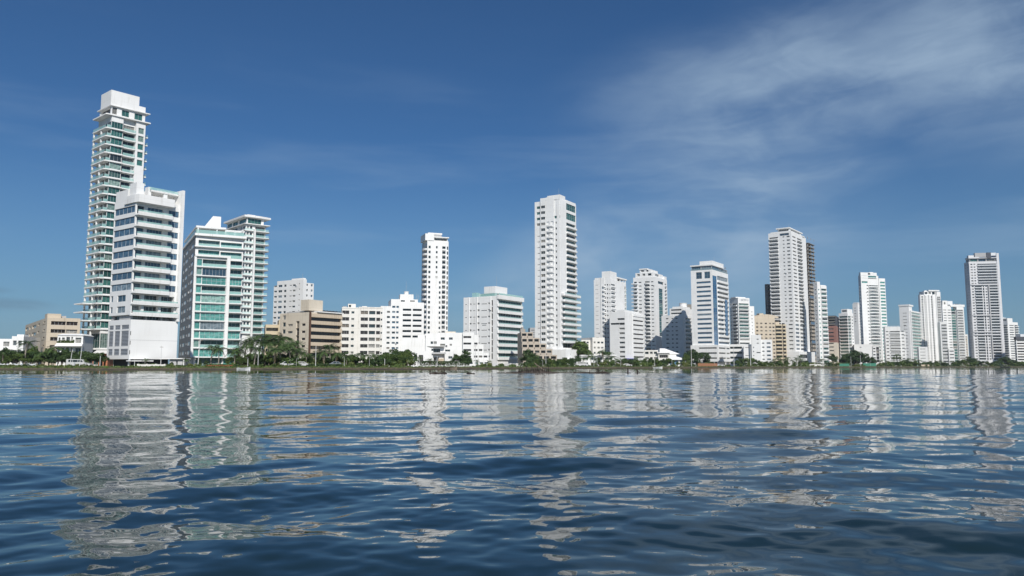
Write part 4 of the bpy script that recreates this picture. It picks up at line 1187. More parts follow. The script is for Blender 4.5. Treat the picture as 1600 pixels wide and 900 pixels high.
# ---- 17 stepped white tower further back
B = Bld('residential_tower', 'white tower with stepped top and ringed corner balconies behind the ribbon window block', 'building', 990, 1024, 1043, 640, 60, vm=480)
w, d = B.w, B.d
f = B.fl(572, 437, 23)
v_ = range(4, 23)
B.block([(0, 0), (w, 0), (w, d), (0, d)], LAND, B.Z(432), {
    0: [c(0.30, 0.62, 0.02, 0.98, 0.25, 1, 2, g='green', only=range(8, 21)), c(0.80, 0.95, 0.3, 0.7, 0.4, 1, only=v_, bal=bal('solid', 0.5, 0.5, 0, 0.2)), c(0.25, 0.7, 0.2, 0.9, 0.5, 2, only=(22,))],
    3: [c(0.03, 0.17, 0.1, 0.75, 0.7, 2, g='green', only=v_), c(0.25, 0.38, 0.35, 0.65, 0.3, 2, only=v_), c(0.54, 0.76, 0.2, 0.7, 0.6, 2, only=v_, bal=bal('solid', 1.2, 0.7, 0, 0.2, 'bow')), c(0.82, 0.93, 0.35, 0.6, 0.3, 1, only=v_)]}, f)
rg = MB()
rg.prism([(-1.6, d * 0.78), (-2.2, d * 0.85), (-2.2, d + 1.0), (-0.003, d + 1.0), (-0.003, d * 0.78)], -0.1, 0.9)
rg = rg.mesh('balcony', ['cool_white'])
for k in v_:
    link('balcony', rg, B.root, (0, 0, f[0] + k * f[1]))
zr = B.Z(432) + 0.003
B.block([(0.4, 0.08 * d), (0.8 * w, 0.08 * d), (0.8 * w, 0.9 * d), (0.4, 0.9 * d)], zr, B.Z(425), {3: [c(0.1, 0.25, 0.3, 0.8, 0.6, 1), c(0.4, 0.55, 0.3, 0.8, 0.6, 1), c(0.7, 0.9, 0.3, 0.8, 0.6, 1)], 0: [c(0.2, 0.6, 0.3, 0.8, 0.5, 2)]}, (zr, B.Z(425) - zr, 1))
B.block([(0.8, 0.2 * d), (0.6 * w, 0.2 * d), (0.6 * w, 0.7 * d), (0.8, 0.7 * d)], B.Z(425) + 0.003, B.Z(420), {3: [c(0.1, 0.4, 0.3, 0.8, 0.5, 1), c(0.6, 0.8, 0.3, 0.8, 0.5, 1)]}, (B.Z(425), B.Z(420) - B.Z(425), 1))
B.box(0.3, 0.65 * w, 0.35 * d, 0.72 * d, B.Z(420) + 0.003, B.Z(418.3), name='roof_slab')
B.box(0.8 * w + 0.004, w - 0.2, 0.3, 0.3 * d, zr, B.Z(427), name='roof_house')
B.tank(0.2 * w, 0.85 * d, zr, 1.6, 3.0)
# ---- 18 ribbon window block in front of both towers
B = Bld('apartment_block', 'white block with curved dark ribbon windows standing between two taller white towers', 'building', 953, 977, 1008, 512, 58, vm=530)
w, d = B.w, B.d
f = B.fl(568, 495, 10)
B.block([(0, 0), (0.12 * w, 0), (0.35 * w, -0.25), (0.35 * w, -0.5), (0.9 * w, -0.5), (w, 0.5), (w, d), (0, d)], LAND, B.Z(487), {
    3: [c(0.03, 0.985, 0.30, 0.62, 0.5, 6, g='brown_glass')],
    4: [c(0.1, 0.95, 0.30, 0.62, 0.5, 2, g='brown_glass')],
    7: [c(0.62, 0.97, 0.28, 0.68, 0.6, 3, g='dark', only=range(1, 9)), c(0.05, 0.97, 0.35, 0.75, 0.6, 6, g='dark', only=(8,)), c(0.5, 0.97, 0.35, 0.75, 0.8, 4, g='dark', only=(9,))]}, f)
B.box(0.36 * w, 0.95 * w, -0.9, -0.503, B.Z(493) + 0.2, B.Z(489), name='parapet')
zr = B.Z(487) + 0.003
B.box(0.0, 0.4 * w, 0.3, 0.55 * d, zr, B.Z(484), name='roof_house')
B.box(0.2 * w, 0.7 * w, 1, 0.35 * d, zr, B.Z(484), name='roof_house')
B.ac(4, 0.5 * w, 0.9 * w, 2, d - 2, zr, 4)
B.box(0.0, 0.35 * w, -2.5, -0.003, B.Z(561), B.Z(560), 'blue_cloth', name='awning')

# ---- 19 block lying half in the shadow of the office tower
B = Bld('apartment_block', 'white stepped block half in shadow just left of the blue glass tower', 'building', 1034, 1068, 1085, 604, 56, vm=520, wall='white')
w, d = B.w, B.d
f = B.fl(572, 494, 12)
v_ = range(3, 12)
B.block([(0, 0), (w, 0), (w, d), (0, d)], LAND, B.Z(492), {
    0: [c(0.2, 0.75, 0.22, 0.7, 0.8, 2, only=v_, bal=bal('solid', 0.9, 0.7, 0.2, 0.2, 'round')), c(0.86, 0.95, 0.3, 0.7, 0.4, 1, only=v_)],
    3: [c(0.20, 0.32, 0.4, 0.66, 0.3, 1, only=v_), c(0.46, 0.54, 0.4, 0.66, 0.3, 1, only=v_), c(0.64, 0.74, 0.4, 0.66, 0.3, 2, only=v_)]}, f)
zr = B.Z(492) + 0.003
B.block([(0.3, 0.0 + 0.3), (0.85 * w, 0.3), (0.85 * w, 0.62 * d), (0.3, 0.62 * d)], zr, B.Z(481), {3: [c(0.1, 0.9, 0.3, 0.7, 0.4, 5)]}, (zr, (B.Z(481) - zr) / 2, 2))
B.box(0.6, 0.7 * w, 0.5, 0.5 * d, B.Z(481) + 0.003, B.Z(478.5), name='roof_house')
B.tank(0.45 * w, 0.22 * d, B.Z(478.5) + 0.003, 3.0, B.Z(472.5) - B.Z(478.5))
B.box(0.7 * w + 0.003, 0.9 * w, 0.6, 3, B.Z(481) + 0.004, B.Z(473), 'concrete', name='machine_room')

# ---- 20 blue glass and white office tower
B = Bld('office_tower', 'white office tower with blue glass corner strip and dark ribbon windows on a podium', 'building', 1080.5, 1114, 1139, 540, 56, vm=480)
w, d = B.w, B.d
f = B.fl(538.5, 437, 14)
B.block([(0, 0), (w, 0), (w, d), (0, d)], LAND, B.Z(421), {
    0: [c(0.02, 0.27, 0.0, 1.0, 0.15, 2, 1, g='sky_blue', fl=(f[0], f[1], 15)), c(0.30, 0.98, 0.28, 0.74, 0.4, 6, g='blue_grey', only=range(0, 2)), c(0.30, 0.66, 0.28, 0.74, 0.4, 3, g='blue', only=range(2, 10)), c(0.84, 0.98, 0.28, 0.74, 0.4, 1, g='blue', only=range(2, 10)), c(0.30, 0.98, 0.28, 0.74, 0.4, 6, g='blue', only=range(10, 14)), c(0.30, 0.98, 0.05, 0.85, 0.4, 6, g='blue', fl=(f[0] + 14.2 * f[1], f[1] * 1.2, 1))],
    3: [c(0.26, 0.92, 0.32, 0.74, 0.3, 5, g='blue_grey', fr='dark_frame'), c(0.25, 0.52, 0.12, 0.95, 0.3, 2, 2, g='blue', fl=(f[0] + 14.15 * f[1], f[1] * 1.75, 1)), c(0.64, 0.90, 0.12, 0.95, 0.3, 2, 2, g='blue', fl=(f[0] + 14.15 * f[1], f[1] * 1.75, 1))]}, f)
rb20 = MB()
rb20.prism([(0.30 * w, 0.02), (0.32 * w, -0.7), (0.92 * w, -0.7), (w + 0.5, -0.1), (w + 0.5, 3), (w + 0.003, 3), (w + 0.003, 0.02)], -0.22 * f[1], 0.24 * f[1])
rb20 = rb20.mesh('balcony', ['white'])
for k in range(1, 15):
    link('balcony', rb20, B.root, (0, 0, f[0] + k * f[1]))
bp = MB()
z0, z1 = f[0] + 2.2 * f[1], f[0] + 10.2 * f[1]
for k in range(8):
    for j in range(2):
        bp.box((0.68 + 0.075 * j) * w + 0.02, (0.68 + 0.075 * (j + 1)) * w - 0.02, -0.95, -0.72, z0 + k * (z1 - z0) / 8 + 0.04, z0 + (k + 1) * (z1 - z0) / 8 - 0.04)
B.part('glass_panel', bp, ['sky_blue'])
zr = B.Z(421) + 0.003
B.block([(0.5, 0.4), (w - 0.6, 0.4), (w - 0.6, d - 0.5), (0.5, d - 0.5)], zr, B.Z(414.5), {0: [c(0.02, 0.98, 0.05, 0.9, 0.1, 7, g='blue')], 3: [c(0.02, 0.45, 0.05, 0.95, 0.1, 4, g='blue'), c(0.5, 0.98, 0.05, 0.95, 0.1, 4, g='blue')]}, (zr, B.Z(414.5) - zr, 1), name='penthouse', mat='grey_wall')
B.part('railing', (lambda b: (b.box(0.05, w - 0.05, 0.05, 0.09, zr, zr + 1.1), b.box(0.05, 0.09, 0.1, d, zr, zr + 1.1), b)[2])(MB()), ['rail_clear'])
B.box(-0.2, 0.7 * w, -0.3, d + 0.3, B.Z(414.5) + 0.003, B.Z(412.5), name='roof_slab')
B.box(0.06 * w, 0.75 * w, 0.3, 0.62 * d, B.Z(412.5) + 0.003, B.Z(406.5), name='machine_room')
B.antenna(0.4 * w, 3, B.Z(406.5), 5)
B.ac(3, 0.78 * w, 0.95 * w, 1, 6, B.Z(412.5), 6)
zp = B.Z(539)
B.block([(-1.0, -3.2), (w + 4.5, -3.2), (w + 4.5, d + 1), (-1.0, d + 1)], B.Z(565), zp - 0.003, {
    0: [c(0.05, 0.42, 0.3, 0.6, 0.6, 6, g='dark'), c(0.45, 0.88, 0.3, 0.6, 0.6, 6, g='dark')], 3: [c(0.3, 0.95, 0.3, 0.6, 0.6, 8, g='dark')]}, (B.Z(565) + 0.8, (zp - B.Z(565) - 1) / 3, 3), name='podium')
B.block([(1, -1), (w + 2, -1), (w + 2, d), (1, d)], LAND, B.Z(565) - 0.003, {0: [c(0.05, 0.95, 0.05, 0.95, 0.1, 7, g='blue')]}, (LAND, B.Z(565) - LAND, 1), name='lobby', mat='dark_wall')
for x in (-0.8, w * 0.45, w * 0.8, w + 4):
    B.box(x, x + 0.6, -3.0, -2.4, LAND, B.Z(565) - 0.004, name='column')

# ---- 21 white block with green ribbon windows
B = Bld('apartment_block', 'white block with green balconies and rooftop writing right of the blue glass tower', 'building', 1141, 1154, 1183, 590, 24, vm=500)
w, d = B.w, B.d
f = B.fl(572, 472, 18)
v_ = range(4, 18)
B.block([(0, 0), (0.62 * w, 0), (0.62 * w, d), (0, d)], LAND, B.Z(465), {
    0: [c(0.06, 0.9, 0.15, 0.68, 0.8, 4, g='green', only=range(8, 18), bal=bal('solid', 0.6, 0.3, 0.2, 0.2)), c(0.06, 0.9, 0.2, 0.6, 0.6, 3, only=range(4, 8))],
    3: [c(0.3, 0.85, 0.2, 0.65, 0.8, 2, only=v_, bal=bal('solid', 0.8, 0.6, 0, 0.2)), c(0.05, 0.15, 0.35, 0.6, 0.3, 1, only=v_)]}, f)
B.block([(0.62 * w + 0.003, 3), (w, 3), (w, d), (0.62 * w + 0.003, d)], LAND, B.Z(477), {0: [c(0.15, 0.3, 0.35, 0.6, 0.3, 1, only=range(6, 16)), c(0.6, 0.75, 0.35, 0.6, 0.3, 1, only=range(6, 16))]}, f)
B.box(-0.5, 0.5 * w, 2, d * 0.8, B.Z(465) + 0.003, B.Z(463.5), name='roof_slab')
b = MB()
rnd = random.Random(2)
x = 0.1 * w
while x < 0.56 * w:
    ww = rnd.uniform(0.5, 0.9)
    b.box(x, x + ww * 0.3, -0.12, -0.01, B.Z(470), B.Z(470) + 1.5)
    if rnd.random() < 0.7:
        b.box(x + ww * 0.3 + 0.01, x + ww, -0.12, -0.01, B.Z(470) + rnd.choice((0, 0.6, 1.2)), B.Z(470) + 1.5 - rnd.choice((0, 0.001)))
    x += ww + 0.35
B.part('roof_lettering', b, ['steel'])

# ---- 22 beige block with curved gable
B = Bld('apartment_block', 'beige block with curved stepped gable and rounded yellow balconies on its right', 'building', 1158, 1166, 1229, 600, 14, vm=530, wall='beige')
w, d = B.w, B.d
f = B.fl(572, 502, 12)
v_ = range(2, 12)
B.block([(0, 0.5), (0.2 * w, 0.5), (0.2 * w, d), (0, d)], LAND, B.Z(502), {0: [c(0.2, 0.42, 0.3, 0.65, 0.4, 1, only=v_), c(0.6, 0.82, 0.3, 0.65, 0.4, 1, only=v_)]}, f)
cols = [c(a, a + 0.1, 0.3, 0.68, 0.4, 1, only=v_, g='brown_glass') for a in (0.10, 0.30, 0.52, 0.72, 0.88)]
B.block([(0.2 * w + 0.003, 0), (0.72 * w, 0), (0.72 * w, d), (0.2 * w + 0.003, d)], LAND, B.Z(496), {0: cols}, f)
B.block([(0.72 * w + 0.003, 0.3), (w, 0.3), (w, d), (0.72 * w + 0.003, d)], LAND, B.Z(506), {0: [c(0.05, 0.62, 0.1, 0.75, 0.9, 2, g='brown_glass', only=v_, bmat='ochre', bal=bal('solid', 1.3, 0.85, 0.1, 0.25, 'round')), c(0.68, 0.96, 0.1, 0.7, 0.9, 1, g='brown_glass', only=v_, bmat='ochre', bal=bal('solid', 1.0, 0.85, 0.0, 0.25))]}, f)
b = MB()
N = 12
prof = []
for k in range(N + 1):
    t = k / N
    prof.append((0.22 * w + t * 0.6 * w, B.Z(496) + (B.Z(490.5) - B.Z(496)) * math.sin(math.pi * min(1, t * 0.75 + 0.12))))
for (xa, za), (xb, zb) in zip(prof, prof[1:]):
    b.quad((xa, 0.2, B.Z(496) + 0.003), (xb, 0.2, B.Z(496) + 0.003), (xb, 0.2, zb), (xa, 0.2, za))
    b.quad((xa, 0.2, za), (xb, 0.2, zb), (xb, 8, zb), (xa, 8, za))
B.part('gable', b, ['beige'])
B.box(0.36 * w, 0.46 * w, 1, 5, B.Z(491.5), B.Z(489), name='machine_room')
B.box(0.75 * w, 0.85 * w, 1, 5, B.Z(506) + 0.003, B.Z(502), name='roof_house')

# ---- 23 parking block and low white houses in front
B = Bld('parking_block', 'low white parking block with dark open decks right of the blue glass tower', 'building', 1140, 1140, 1172, 520, -17, vm=555, d=16)
w, d = B.w, B.d
B.block(B.rect(), LAND, B.Z(538), {0: [c(0.03, 0.62, 0.35, 0.78, 1.5, 5, g='dark'), c(0.66, 0.95, 0.35, 0.75, 0.8, 3, g='dark')]}, B.fl(571, 540, 4))
B.box(0.1 * w, 0.5 * w, -1.5, -0.003, B.Z(565), B.Z(564), name='canopy')
B = Bld('apartment_block', 'bright white stepped low block with few windows in front of the beige gabled block', 'building', 1162, 1162, 1207, 500, -17, vm=550, d=14)
w, d = B.w, B.d
f = B.fl(571, 527, 7)
B.block(B.rect(0, 0.28, 0.2, 1), LAND, B.Z(538), {0: [c(0.2, 0.7, 0.4, 0.55, 0.3, 2, only=(2, 4))]}, f)
B.block(B.rect(0.28, 0.62, 0.0, 1), LAND, B.Z(523.5), {0: [c(0.55, 0.75, 0.35, 0.6, 0.3, 1, only=(5, 6)), c(0.15, 0.25, 0.3, 0.6, 0.3, 1, only=(1, 2, 3, 4)), c(0.5, 0.9, 0.05, 0.3, 0.3, 2, only=(0, 3))]}, f)
B.block(B.rect(0.62, 1.0, 0.08, 1), LAND, B.Z(531), {0: [c(0.08, 0.28, 0.35, 0.65, 0.4, 1, only=(1, 2, 3, 4, 5)), c(0.5, 0.85, 0.3, 0.7, 0.5, 2, g='cool' if False else 'blue', only=(1, 2, 3, 4, 5))]}, f)
B.box(0.33 * w, 0.42 * w, 0.5, 3, B.Z(523.5) + 0.003, B.Z(522), name='roof_house')

# ---- 24 tall white tower
B = Bld('residential_tower', 'tall white tower with stacked corner balconies left of the raw concrete tower', 'building', 1204, 1240, 1264, 610, 53, vm=470)
w, d = B.w, B.d
f = B.fl(504, 366, 24)
lowf = B.fl(548, 504, 7)
B.block([(0, 0), (0.70 * w, 0), (0.75 * w, 0.6), (w, 0.6), (w, d), (0, d)], LAND, B.Z(361.5), {
    0: [c(0.10, 0.42, 0.22, 0.72, 0.9, 2, g='dark', bal=bal('par', 0, 0.5)), c(0.52, 0.97, 0.22, 0.76, 0.9, 2, g='dark', bal=bal('solid', 0.8, 0.6, 0.0, 0.2, 'bow')), c(0.1, 0.42, 0.25, 0.72, 0.3, 2, g='blue', fl=lowf), c(0.5, 0.97, 0.2, 0.72, 0.8, 3, g='blue', fl=lowf)],
    5: [c(0.03, 0.42, 0.20, 0.66, 1.0, 3, g='dark', bal=bal('solid', 1.0, 0.62, 0.05, 0.22)), c(0.62, 0.70, 0.35, 0.6, 0.3, 1), c(0.80, 0.93, 0.3, 0.64, 0.3, 2), c(0.5, 0.9, 0.3, 0.8, 0.3, 2, 2, g='blue', fl=(B.Z(369), B.Z(362) - B.Z(369), 1)), c(0.05, 0.2, 0.35, 0.66, 0.3, 1, fl=lowf), c(0.35, 0.5, 0.35, 0.66, 0.3, 1, fl=lowf), c(0.75, 0.92, 0.35, 0.66, 0.3, 2, fl=lowf)]}, f)
B.box(-0.6, -0.003, 0.60 * d, d + 0.4, B.Z(429), B.Z(430), name='rib')
zr = B.Z(361.5) + 0.003
B.box(0.1, 0.9 * w, 0.2, 0.9 * d, zr, B.Z(360), name='parapet')
B.block(B.rect(0.05, 0.8, 0.1, 0.62), B.Z(360) + 0.003, B.Z(356), {0: [c(0.1, 0.9, 0.1, 0.8, 0.5, 4)], 3: [c(0.1, 0.9, 0.1, 0.8, 0.5, 4)]}, (B.Z(360), B.Z(356) - B.Z(360), 1), name='penthouse')
B.box(0.0, 0.85 * w, 0.06 * d, 0.66 * d, B.Z(356) + 0.003, B.Z(354.5), name='roof_slab')
B.antenna(0.3 * w, 0.3 * d, B.Z(354.5), 5)
B.block([(-0.3, -3), (w + 0.8, -3), (w + 0.8, d), (-0.3, d)], LAND + 0.5, B.Z(549), {0: [c(0.03, 0.5, 0.55, 0.8, 0.6, 5), c(0.03, 0.5, 0.2, 0.4, 0.8, 5, g='dark')]}, (LAND, B.Z(549) - LAND, 1), name='podium')

# ---- 25 raw concrete tower under construction
B = Bld('construction_tower', 'raw concrete tower under construction with open floors behind the tall white tower', 'building', 1252, 1266, 1276, 650, 52, vm=470, wall='concrete')
w, d = B.w, B.d
n = 34
z1 = B.Z(374)
fh = (z1 - LAND) / n
sl = MB()
sl.box(-0.5, w, -0.5, d, 0.0, 0.35)
sl = sl.mesh('floor_slab', ['concrete'])
cl = MB()
for x in (0.2, 0.45 * w, 0.85 * w):
    for y in (0.2, 0.3 * d, 0.6 * d, 0.92 * d):
        cl.box(x, x + 0.7, y, y + 0.7, 0.352, fh - 0.002)
cl.box(0.35 * w, 0.7 * w, 0.3 * d + 1.5, 0.6 * d - 1, 0.353, fh - 0.003)
cl = cl.mesh('column', ['concrete'])
net = MB()
net.box(0.1, 0.9 * w, 0.02, 0.06, 0.36, fh * 0.85)
net = net.mesh('net', ['net_blue'])
wl = MB()
wl.box(0.25 * w, 0.78 * w, 0.7, 0.9, 0.36, fh - 0.004)
wl = wl.mesh('infill_wall', ['brick_tan'])
for k in range(n):
    link('floor_slab', sl, B.root, (0, 0, LAND + k * fh))
    if k < n - 1:
        link('column', cl, B.root, (0, 0, LAND + k * fh))
    if k < 22:
        link('infill_wall', wl, B.root, (0, 0, LAND + k * fh))
    if k in (3, 6, 11, 18):
        link('net', net, B.root, (0, 0, LAND + k * fh))
for x in (0, 0.5 * w, w - 0.6):
    B.box(x, x + 0.3, 0, 0.3, z1 + 0.36, z1 + 2.2, name='starter_column')
B = Bld('construction_tower', 'narrow unfinished concrete wing with blue netting left of the tall white tower', 'building', 1196.5, 1200, 1207, 660, 40, vm=480, wall='concrete')
w, d = B.w, B.d
n = 24
z1 = B.Z(439)
fh = (z1 - LAND) / n
sl = MB()
sl.box(-0.4, w, -0.4, d, 0, 0.35)
sl = sl.mesh('floor_slab', ['concrete'])
cl = MB()
for x in (0.1, 0.45 * w, 0.8 * w):
    for y in (0.1, 0.5 * d, 0.9 * d):
        cl.box(x, x + 0.6, y, y + 0.6, 0.352, fh - 0.002)
cl = cl.mesh('column', ['concrete'])
nt2 = MB()
nt2.box(0.2, 0.8 * w, -0.2, -0.16, 0.36, fh * 0.8)
nt2 = nt2.mesh('net', ['net_blue'])
for k in range(n):
    link('floor_slab', sl, B.root, (0, 0, LAND + k * fh))
    if k < n - 1:
        link('column', cl, B.root, (0, 0, LAND + k * fh))
    if 8 < k < 15:
        link('net', nt2, B.root, (0, 0, LAND + k * fh))

# ---- 26 white block with glass bays
B = Bld('residential_tower', 'white tower with teal bay windows touching the raw concrete tower', 'building', 1273, 1279, 1294, 610, 24, vm=500)
w, d = B.w, B.d
f = B.fl(568, 449, 18)
B.block([(0, 0), (0.3 * w, 0), (0.3 * w, d), (0, d)], LAND, B.Z(440), {0: [c(0.3, 0.7, 0.3, 0.65, 0.4, 1, g='teal')], 3: [c(0.3, 0.6, 0.35, 0.6, 0.3, 1)]}, f)
B.block([(0.3 * w + 0.003, -0.6), (0.9 * w, -0.6), (w, 0.3), (w, d), (0.3 * w + 0.003, d)], LAND, B.Z(446), {0: [c(0.06, 0.97, 0.24, 0.74, 0.7, 3, g='green', bal=bal('solid', 0.5, 0.4, 0.1, 0.2))]}, f)
B.box(0.35 * w, 0.9 * w, 0.2, 6, B.Z(446) + 0.003, B.Z(445), name='parapet')

# ---- 27 red brick and grey block
B = Bld('apartment_block', 'block of red brick with a dark unfinished top and beige base', 'building', 1291, 1307, 1312, 690, 62, vm=530, wall='red_brick')
w, d = B.w, B.d
f = B.fl(556, 494, 11)
B.block(B.rect(), LAND, B.Z(535), {3: [c(0.2, 0.7, 0.3, 0.6, 0.8, 2, only=range(0, 5))]}, f, mat='sand')
B.block(B.rect(), B.Z(535) + 0.003, B.Z(509), {3: [c(0.15, 0.75, 0.3, 0.62, 0.8, 2, only=range(4, 9))]}, f)
B.block(B.rect(), B.Z(509) + 0.003, B.Z(493), {3: [c(0.05, 0.95, 0.2, 0.8, 1.2, 3, only=(9, 10))]}, f, mat='dark_wall')
for k in range(4):
    B.box(-0.9, -0.004, 0.05 * d, 0.95 * d, B.Z(507 - 4 * k), B.Z(506.3 - 4 * k), 'concrete', name='floor_slab')

# ---- 28 white block with shaded glass
B = Bld('apartment_block', 'pale block of stacked glass balconies with a shadow across its lower half', 'building', 1312, 1326, 1335, 700, 44, vm=530)
w, d = B.w, B.d
f = B.fl(572, 492, 16)
B.block([(0, 0), (w, 0), (w, d), (0, d)], LAND, B.Z(489), {0: [c(0.05, 0.55, 0.1, 0.7, 0.6, 3, g='green', bal=bal('solid', 0.6, 0.35, 0, 0.2)), c(0.7, 0.9, 0.3, 0.65, 0.3, 1)], 3: [c(0.04, 0.96, 0.1, 0.7, 0.6, 4, g='green', bal=bal('solid', 0.7, 0.35, 0, 0.2))]}, f)
B.block([(0.3, 0.2), (0.9 * w, 0.2), (0.9 * w, 0.7 * d), (0.3, 0.7 * d)], B.Z(489) + 0.003, B.Z(482.5), {3: [c(0.1, 0.9, 0.3, 0.7, 0.5, 4)]}, (B.Z(489), B.Z(482.5) - B.Z(489), 1))

# ---- 29 narrow white block behind
B = Bld('residential_tower', 'narrow plain white tower tucked behind the curved balcony tower', 'building', 1333, 1341, 1352, 790, 45, vm=500)
w, d = B.w, B.d
f = B.fl(572, 479, 22)
B.block(B.rect(), LAND, B.Z(474), {3: [c(0.3, 0.6, 0.35, 0.6, 0.3, 1, only=range(16, 22))], 0: [c(0.2, 0.5, 0.35, 0.65, 0.3, 1, only=range(6, 22))]}, f)
B.box(-0.1, 0.6 * w, -0.2, 0.8 * d, B.Z(474) + 0.003, B.Z(472.5), name='parapet')

# ---- 30 curved balcony tower
B = Bld('residential_tower', 'white tower with shallow curved balconies and a teal glass right edge', 'building', 1344, 1348, 1386, 725, 14, vm=500)
w, d = B.w, B.d
f = B.fl(560, 443, 23)
B.block([(0, 0), (0.3 * w, 0), (0.3 * w, d), (0, d)], LAND, B.Z(430), {0: [c(0.75, 0.95, 0.3, 0.62, 0.3, 1), c(0.1, 0.9, 0.2, 0.75, 0.3, 4, g='teal', fl=(B.Z(443), B.Z(438) - B.Z(443), 1))], 3: [c(0.4, 0.55, 0.3, 0.65, 0.3, 1, bal=bal('solid', 0.5, 0.4, 0, 0.2)), c(0.02, 0.2, 0.3, 0.65, 0.3, 1)]}, f)
B.block([(0.3 * w + 0.003, 0.6), (0.74 * w, 0.6), (0.74 * w, d), (0.3 * w + 0.003, d)], LAND, B.Z(430), {0: [c(0.02, 0.95, 0.15, 0.58, 0.8, 4, g='green', bal=bal('solid', 1.3, 0.75, 0, 0.22, 'bow'))]}, f)
B.block([(0.74 * w + 0.003, 0), (w, 0), (w, d), (0.74 * w + 0.003, d)], LAND, B.Z(434), {0: [c(0.18, 0.95, 0.25, 0.78, 0.3, 2, g='teal', fl=(f[0] - 2 * f[1], f[1], 26))]}, f)
zr = B.Z(430) + 0.003
B.block([(-0.2, -0.2), (0.66 * w, -0.2), (0.66 * w, 0.6 * d), (-0.2, 0.6 * d)], B.Z(434), B.Z(425.5), {0: [c(0.05, 0.95, 0.1, 0.4, 0.3, 6, g='teal'), c(0.45, 0.6, 0.6, 0.9, 0.3, 2)]}, (B.Z(434), B.Z(425.5) - B.Z(434), 1), name='penthouse')
B.box(0.4 * w, 0.55 * w, 1, 4, B.Z(425.5) + 0.003, B.Z(424.5), name='roof_house')
B.antenna(0.45 * w, 3, B.Z(425.5), 7)
B = Bld('apartment_block', 'low white wing with dark loggias at the foot of the curved balcony tower', 'building', 1335, 1335, 1374, 700, -20, vm=550, d=14)
w, d = B.w, B.d
B.block(B.rect(0, 0.74), LAND, B.Z(538), {0: [c(0.3, 0.4, 0.4, 0.6, 0.3, 1, only=(5,))]}, B.fl(572, 540, 6))
B.block(B.rect(0.74, 1.0, -0.05, 1), LAND, B.Z(541), {0: [c(0.05, 0.4, 0.2, 0.6, 0.8, 1), c(0.52, 0.95, 0.0, 0.9, 0.6, 1, 2, g='brown_glass')]}, B.fl(566, 542, 5))

# ---- 31 low white block of balconies
B = Bld('apartment_block', 'mid height white block of balcony rows between two narrow towers', 'building', 1384, 1384, 1416, 690, -20, vm=540, d=14)
w, d = B.w, B.d
f = B.fl(568, 515, 10)
B.block(B.rect(0, 0.75), LAND, B.Z(511), {0: [c(0.05, 0.22, 0.25, 0.55, 0.5, 1, g='brown_glass'), c(0.3, 0.97, 0.2, 0.55, 1.0, 5, g='dark', bal=bal('solid', 0.6, 0.5, 0, 0.2))]}, f)
B.block([(0.75 * w + 0.003, 0.5), (w, 0.5), (w, d), (0.75 * w + 0.003, d)], LAND, B.Z(519), {0: [c(0.2, 0.7, 0.3, 0.6, 0.4, 1)]}, f)
for k in range(10):
    B.box(0.04 * w + k * 0.07 * w, 0.07 * w + k * 0.07 * w, 0.2, 1, B.Z(511) + 0.003, B.Z(509.5), name='parapet')

# ---- 32 narrow white tower with glass side
B = Bld('residential_tower', 'narrow white tower with teal balconies on its right and a capped flat roof', 'building', 1407, 1425, 1440, 740, 48, vm=520)
w, d = B.w, B.d
f = B.fl(572, 486, 17)
B.block([(0, 0), (w, 0), (w, d * 0.7), (0, d * 0.7)], LAND, B.Z(485), {0: [c(0.05, 0.97, 0.15, 0.72, 0.8, 4, g='teal', bal=bal('solid', 0.5, 0.3, 0, 0.2))]}, f)
B.block([(-0.6, 0.15 * d), (0.3 * w, 0.15 * d), (0.3 * w, d), (-0.6, d)], LAND, B.Z(478), {3: [c(0.35, 0.75, 0.35, 0.5, 0.4, 1), c(0.4, 0.6, 0.35, 0.7, 0.4, 1, only=(3, 8, 12))]}, f)
B.box(-1.0, 0.4 * w, 0.1 * d, d + 0.4, B.Z(478) + 0.003, B.Z(475.5), name='roof_slab')

# ---- 33 pin striped tower
B = Bld('residential_tower', 'white tower ribbed with vertical piers and a broken open roofline', 'building', 1437, 1439.5, 1472, 770, 2, vm=510)
w, d = B.w, B.d
f = B.fl(566, 462, 26)
cols = []
for x in (0.10, 0.29, 0.48, 0.66):
    cols.append(c(x, x + 0.09, 0.15, 0.85, 0.6, 1, g='dark'))
B.block([(0, 0), (w * 0.82, 0), (w * 0.82, d), (0, d)], LAND, B.Z(460.5), {0: cols}, f)
B.block([(w * 0.82 + 0.003, -0.3), (w, -0.3), (w, d), (w * 0.82 + 0.003, d)], LAND, B.Z(456), {0: [c(0.05, 0.95, 0.2, 0.6, 0.9, 2, g='dark', bal=bal('solid', 0.7, 0.5, 0.1, 0.2))]}, f)
for x in (0.0, 0.05, 0.21, 0.25, 0.40, 0.44, 0.59, 0.62, 0.77):
    B.box(x * w, x * w + 0.45, -0.5, -0.003, LAND, B.Z(460.5), name='pier')
zr = B.Z(460.5) + 0.003
B.block([(0.25 * w, 1), (0.8 * w, 1), (0.8 * w, 10), (0.25 * w, 10)], zr, B.Z(455), {0: [c(0.05, 0.3, 0.2, 0.8, 0.8, 1), c(0.4, 0.6, 0.2, 0.8, 0.8, 1), c(0.7, 0.95, 0.1, 0.9, 0.8, 1)]}, (zr, B.Z(455) - zr, 1), name='penthouse')
B.box(0.45 * w, 0.98 * w, 0.2, 8, B.Z(455) + 0.003, B.Z(453), name='roof_slab')
B.box(0.3 * w, 0.4 * w, 2, 5, B.Z(455) + 0.003, B.Z(453.6), name='roof_house')
B = Bld('apartment_block', 'small white block with a bent front at the foot of the ribbed tower', 'building', 1436, 1436, 1450, 710, -20, vm=555, d=10)
w, d = B.w, B.d
B.block(B.rect(), LAND, B.Z(542), {0: [c(0.15, 0.75, 0.3, 0.6, 0.8, 2, g='dark', bal=bal('par', 0, 0.4))]}, B.fl(572, 543, 6))

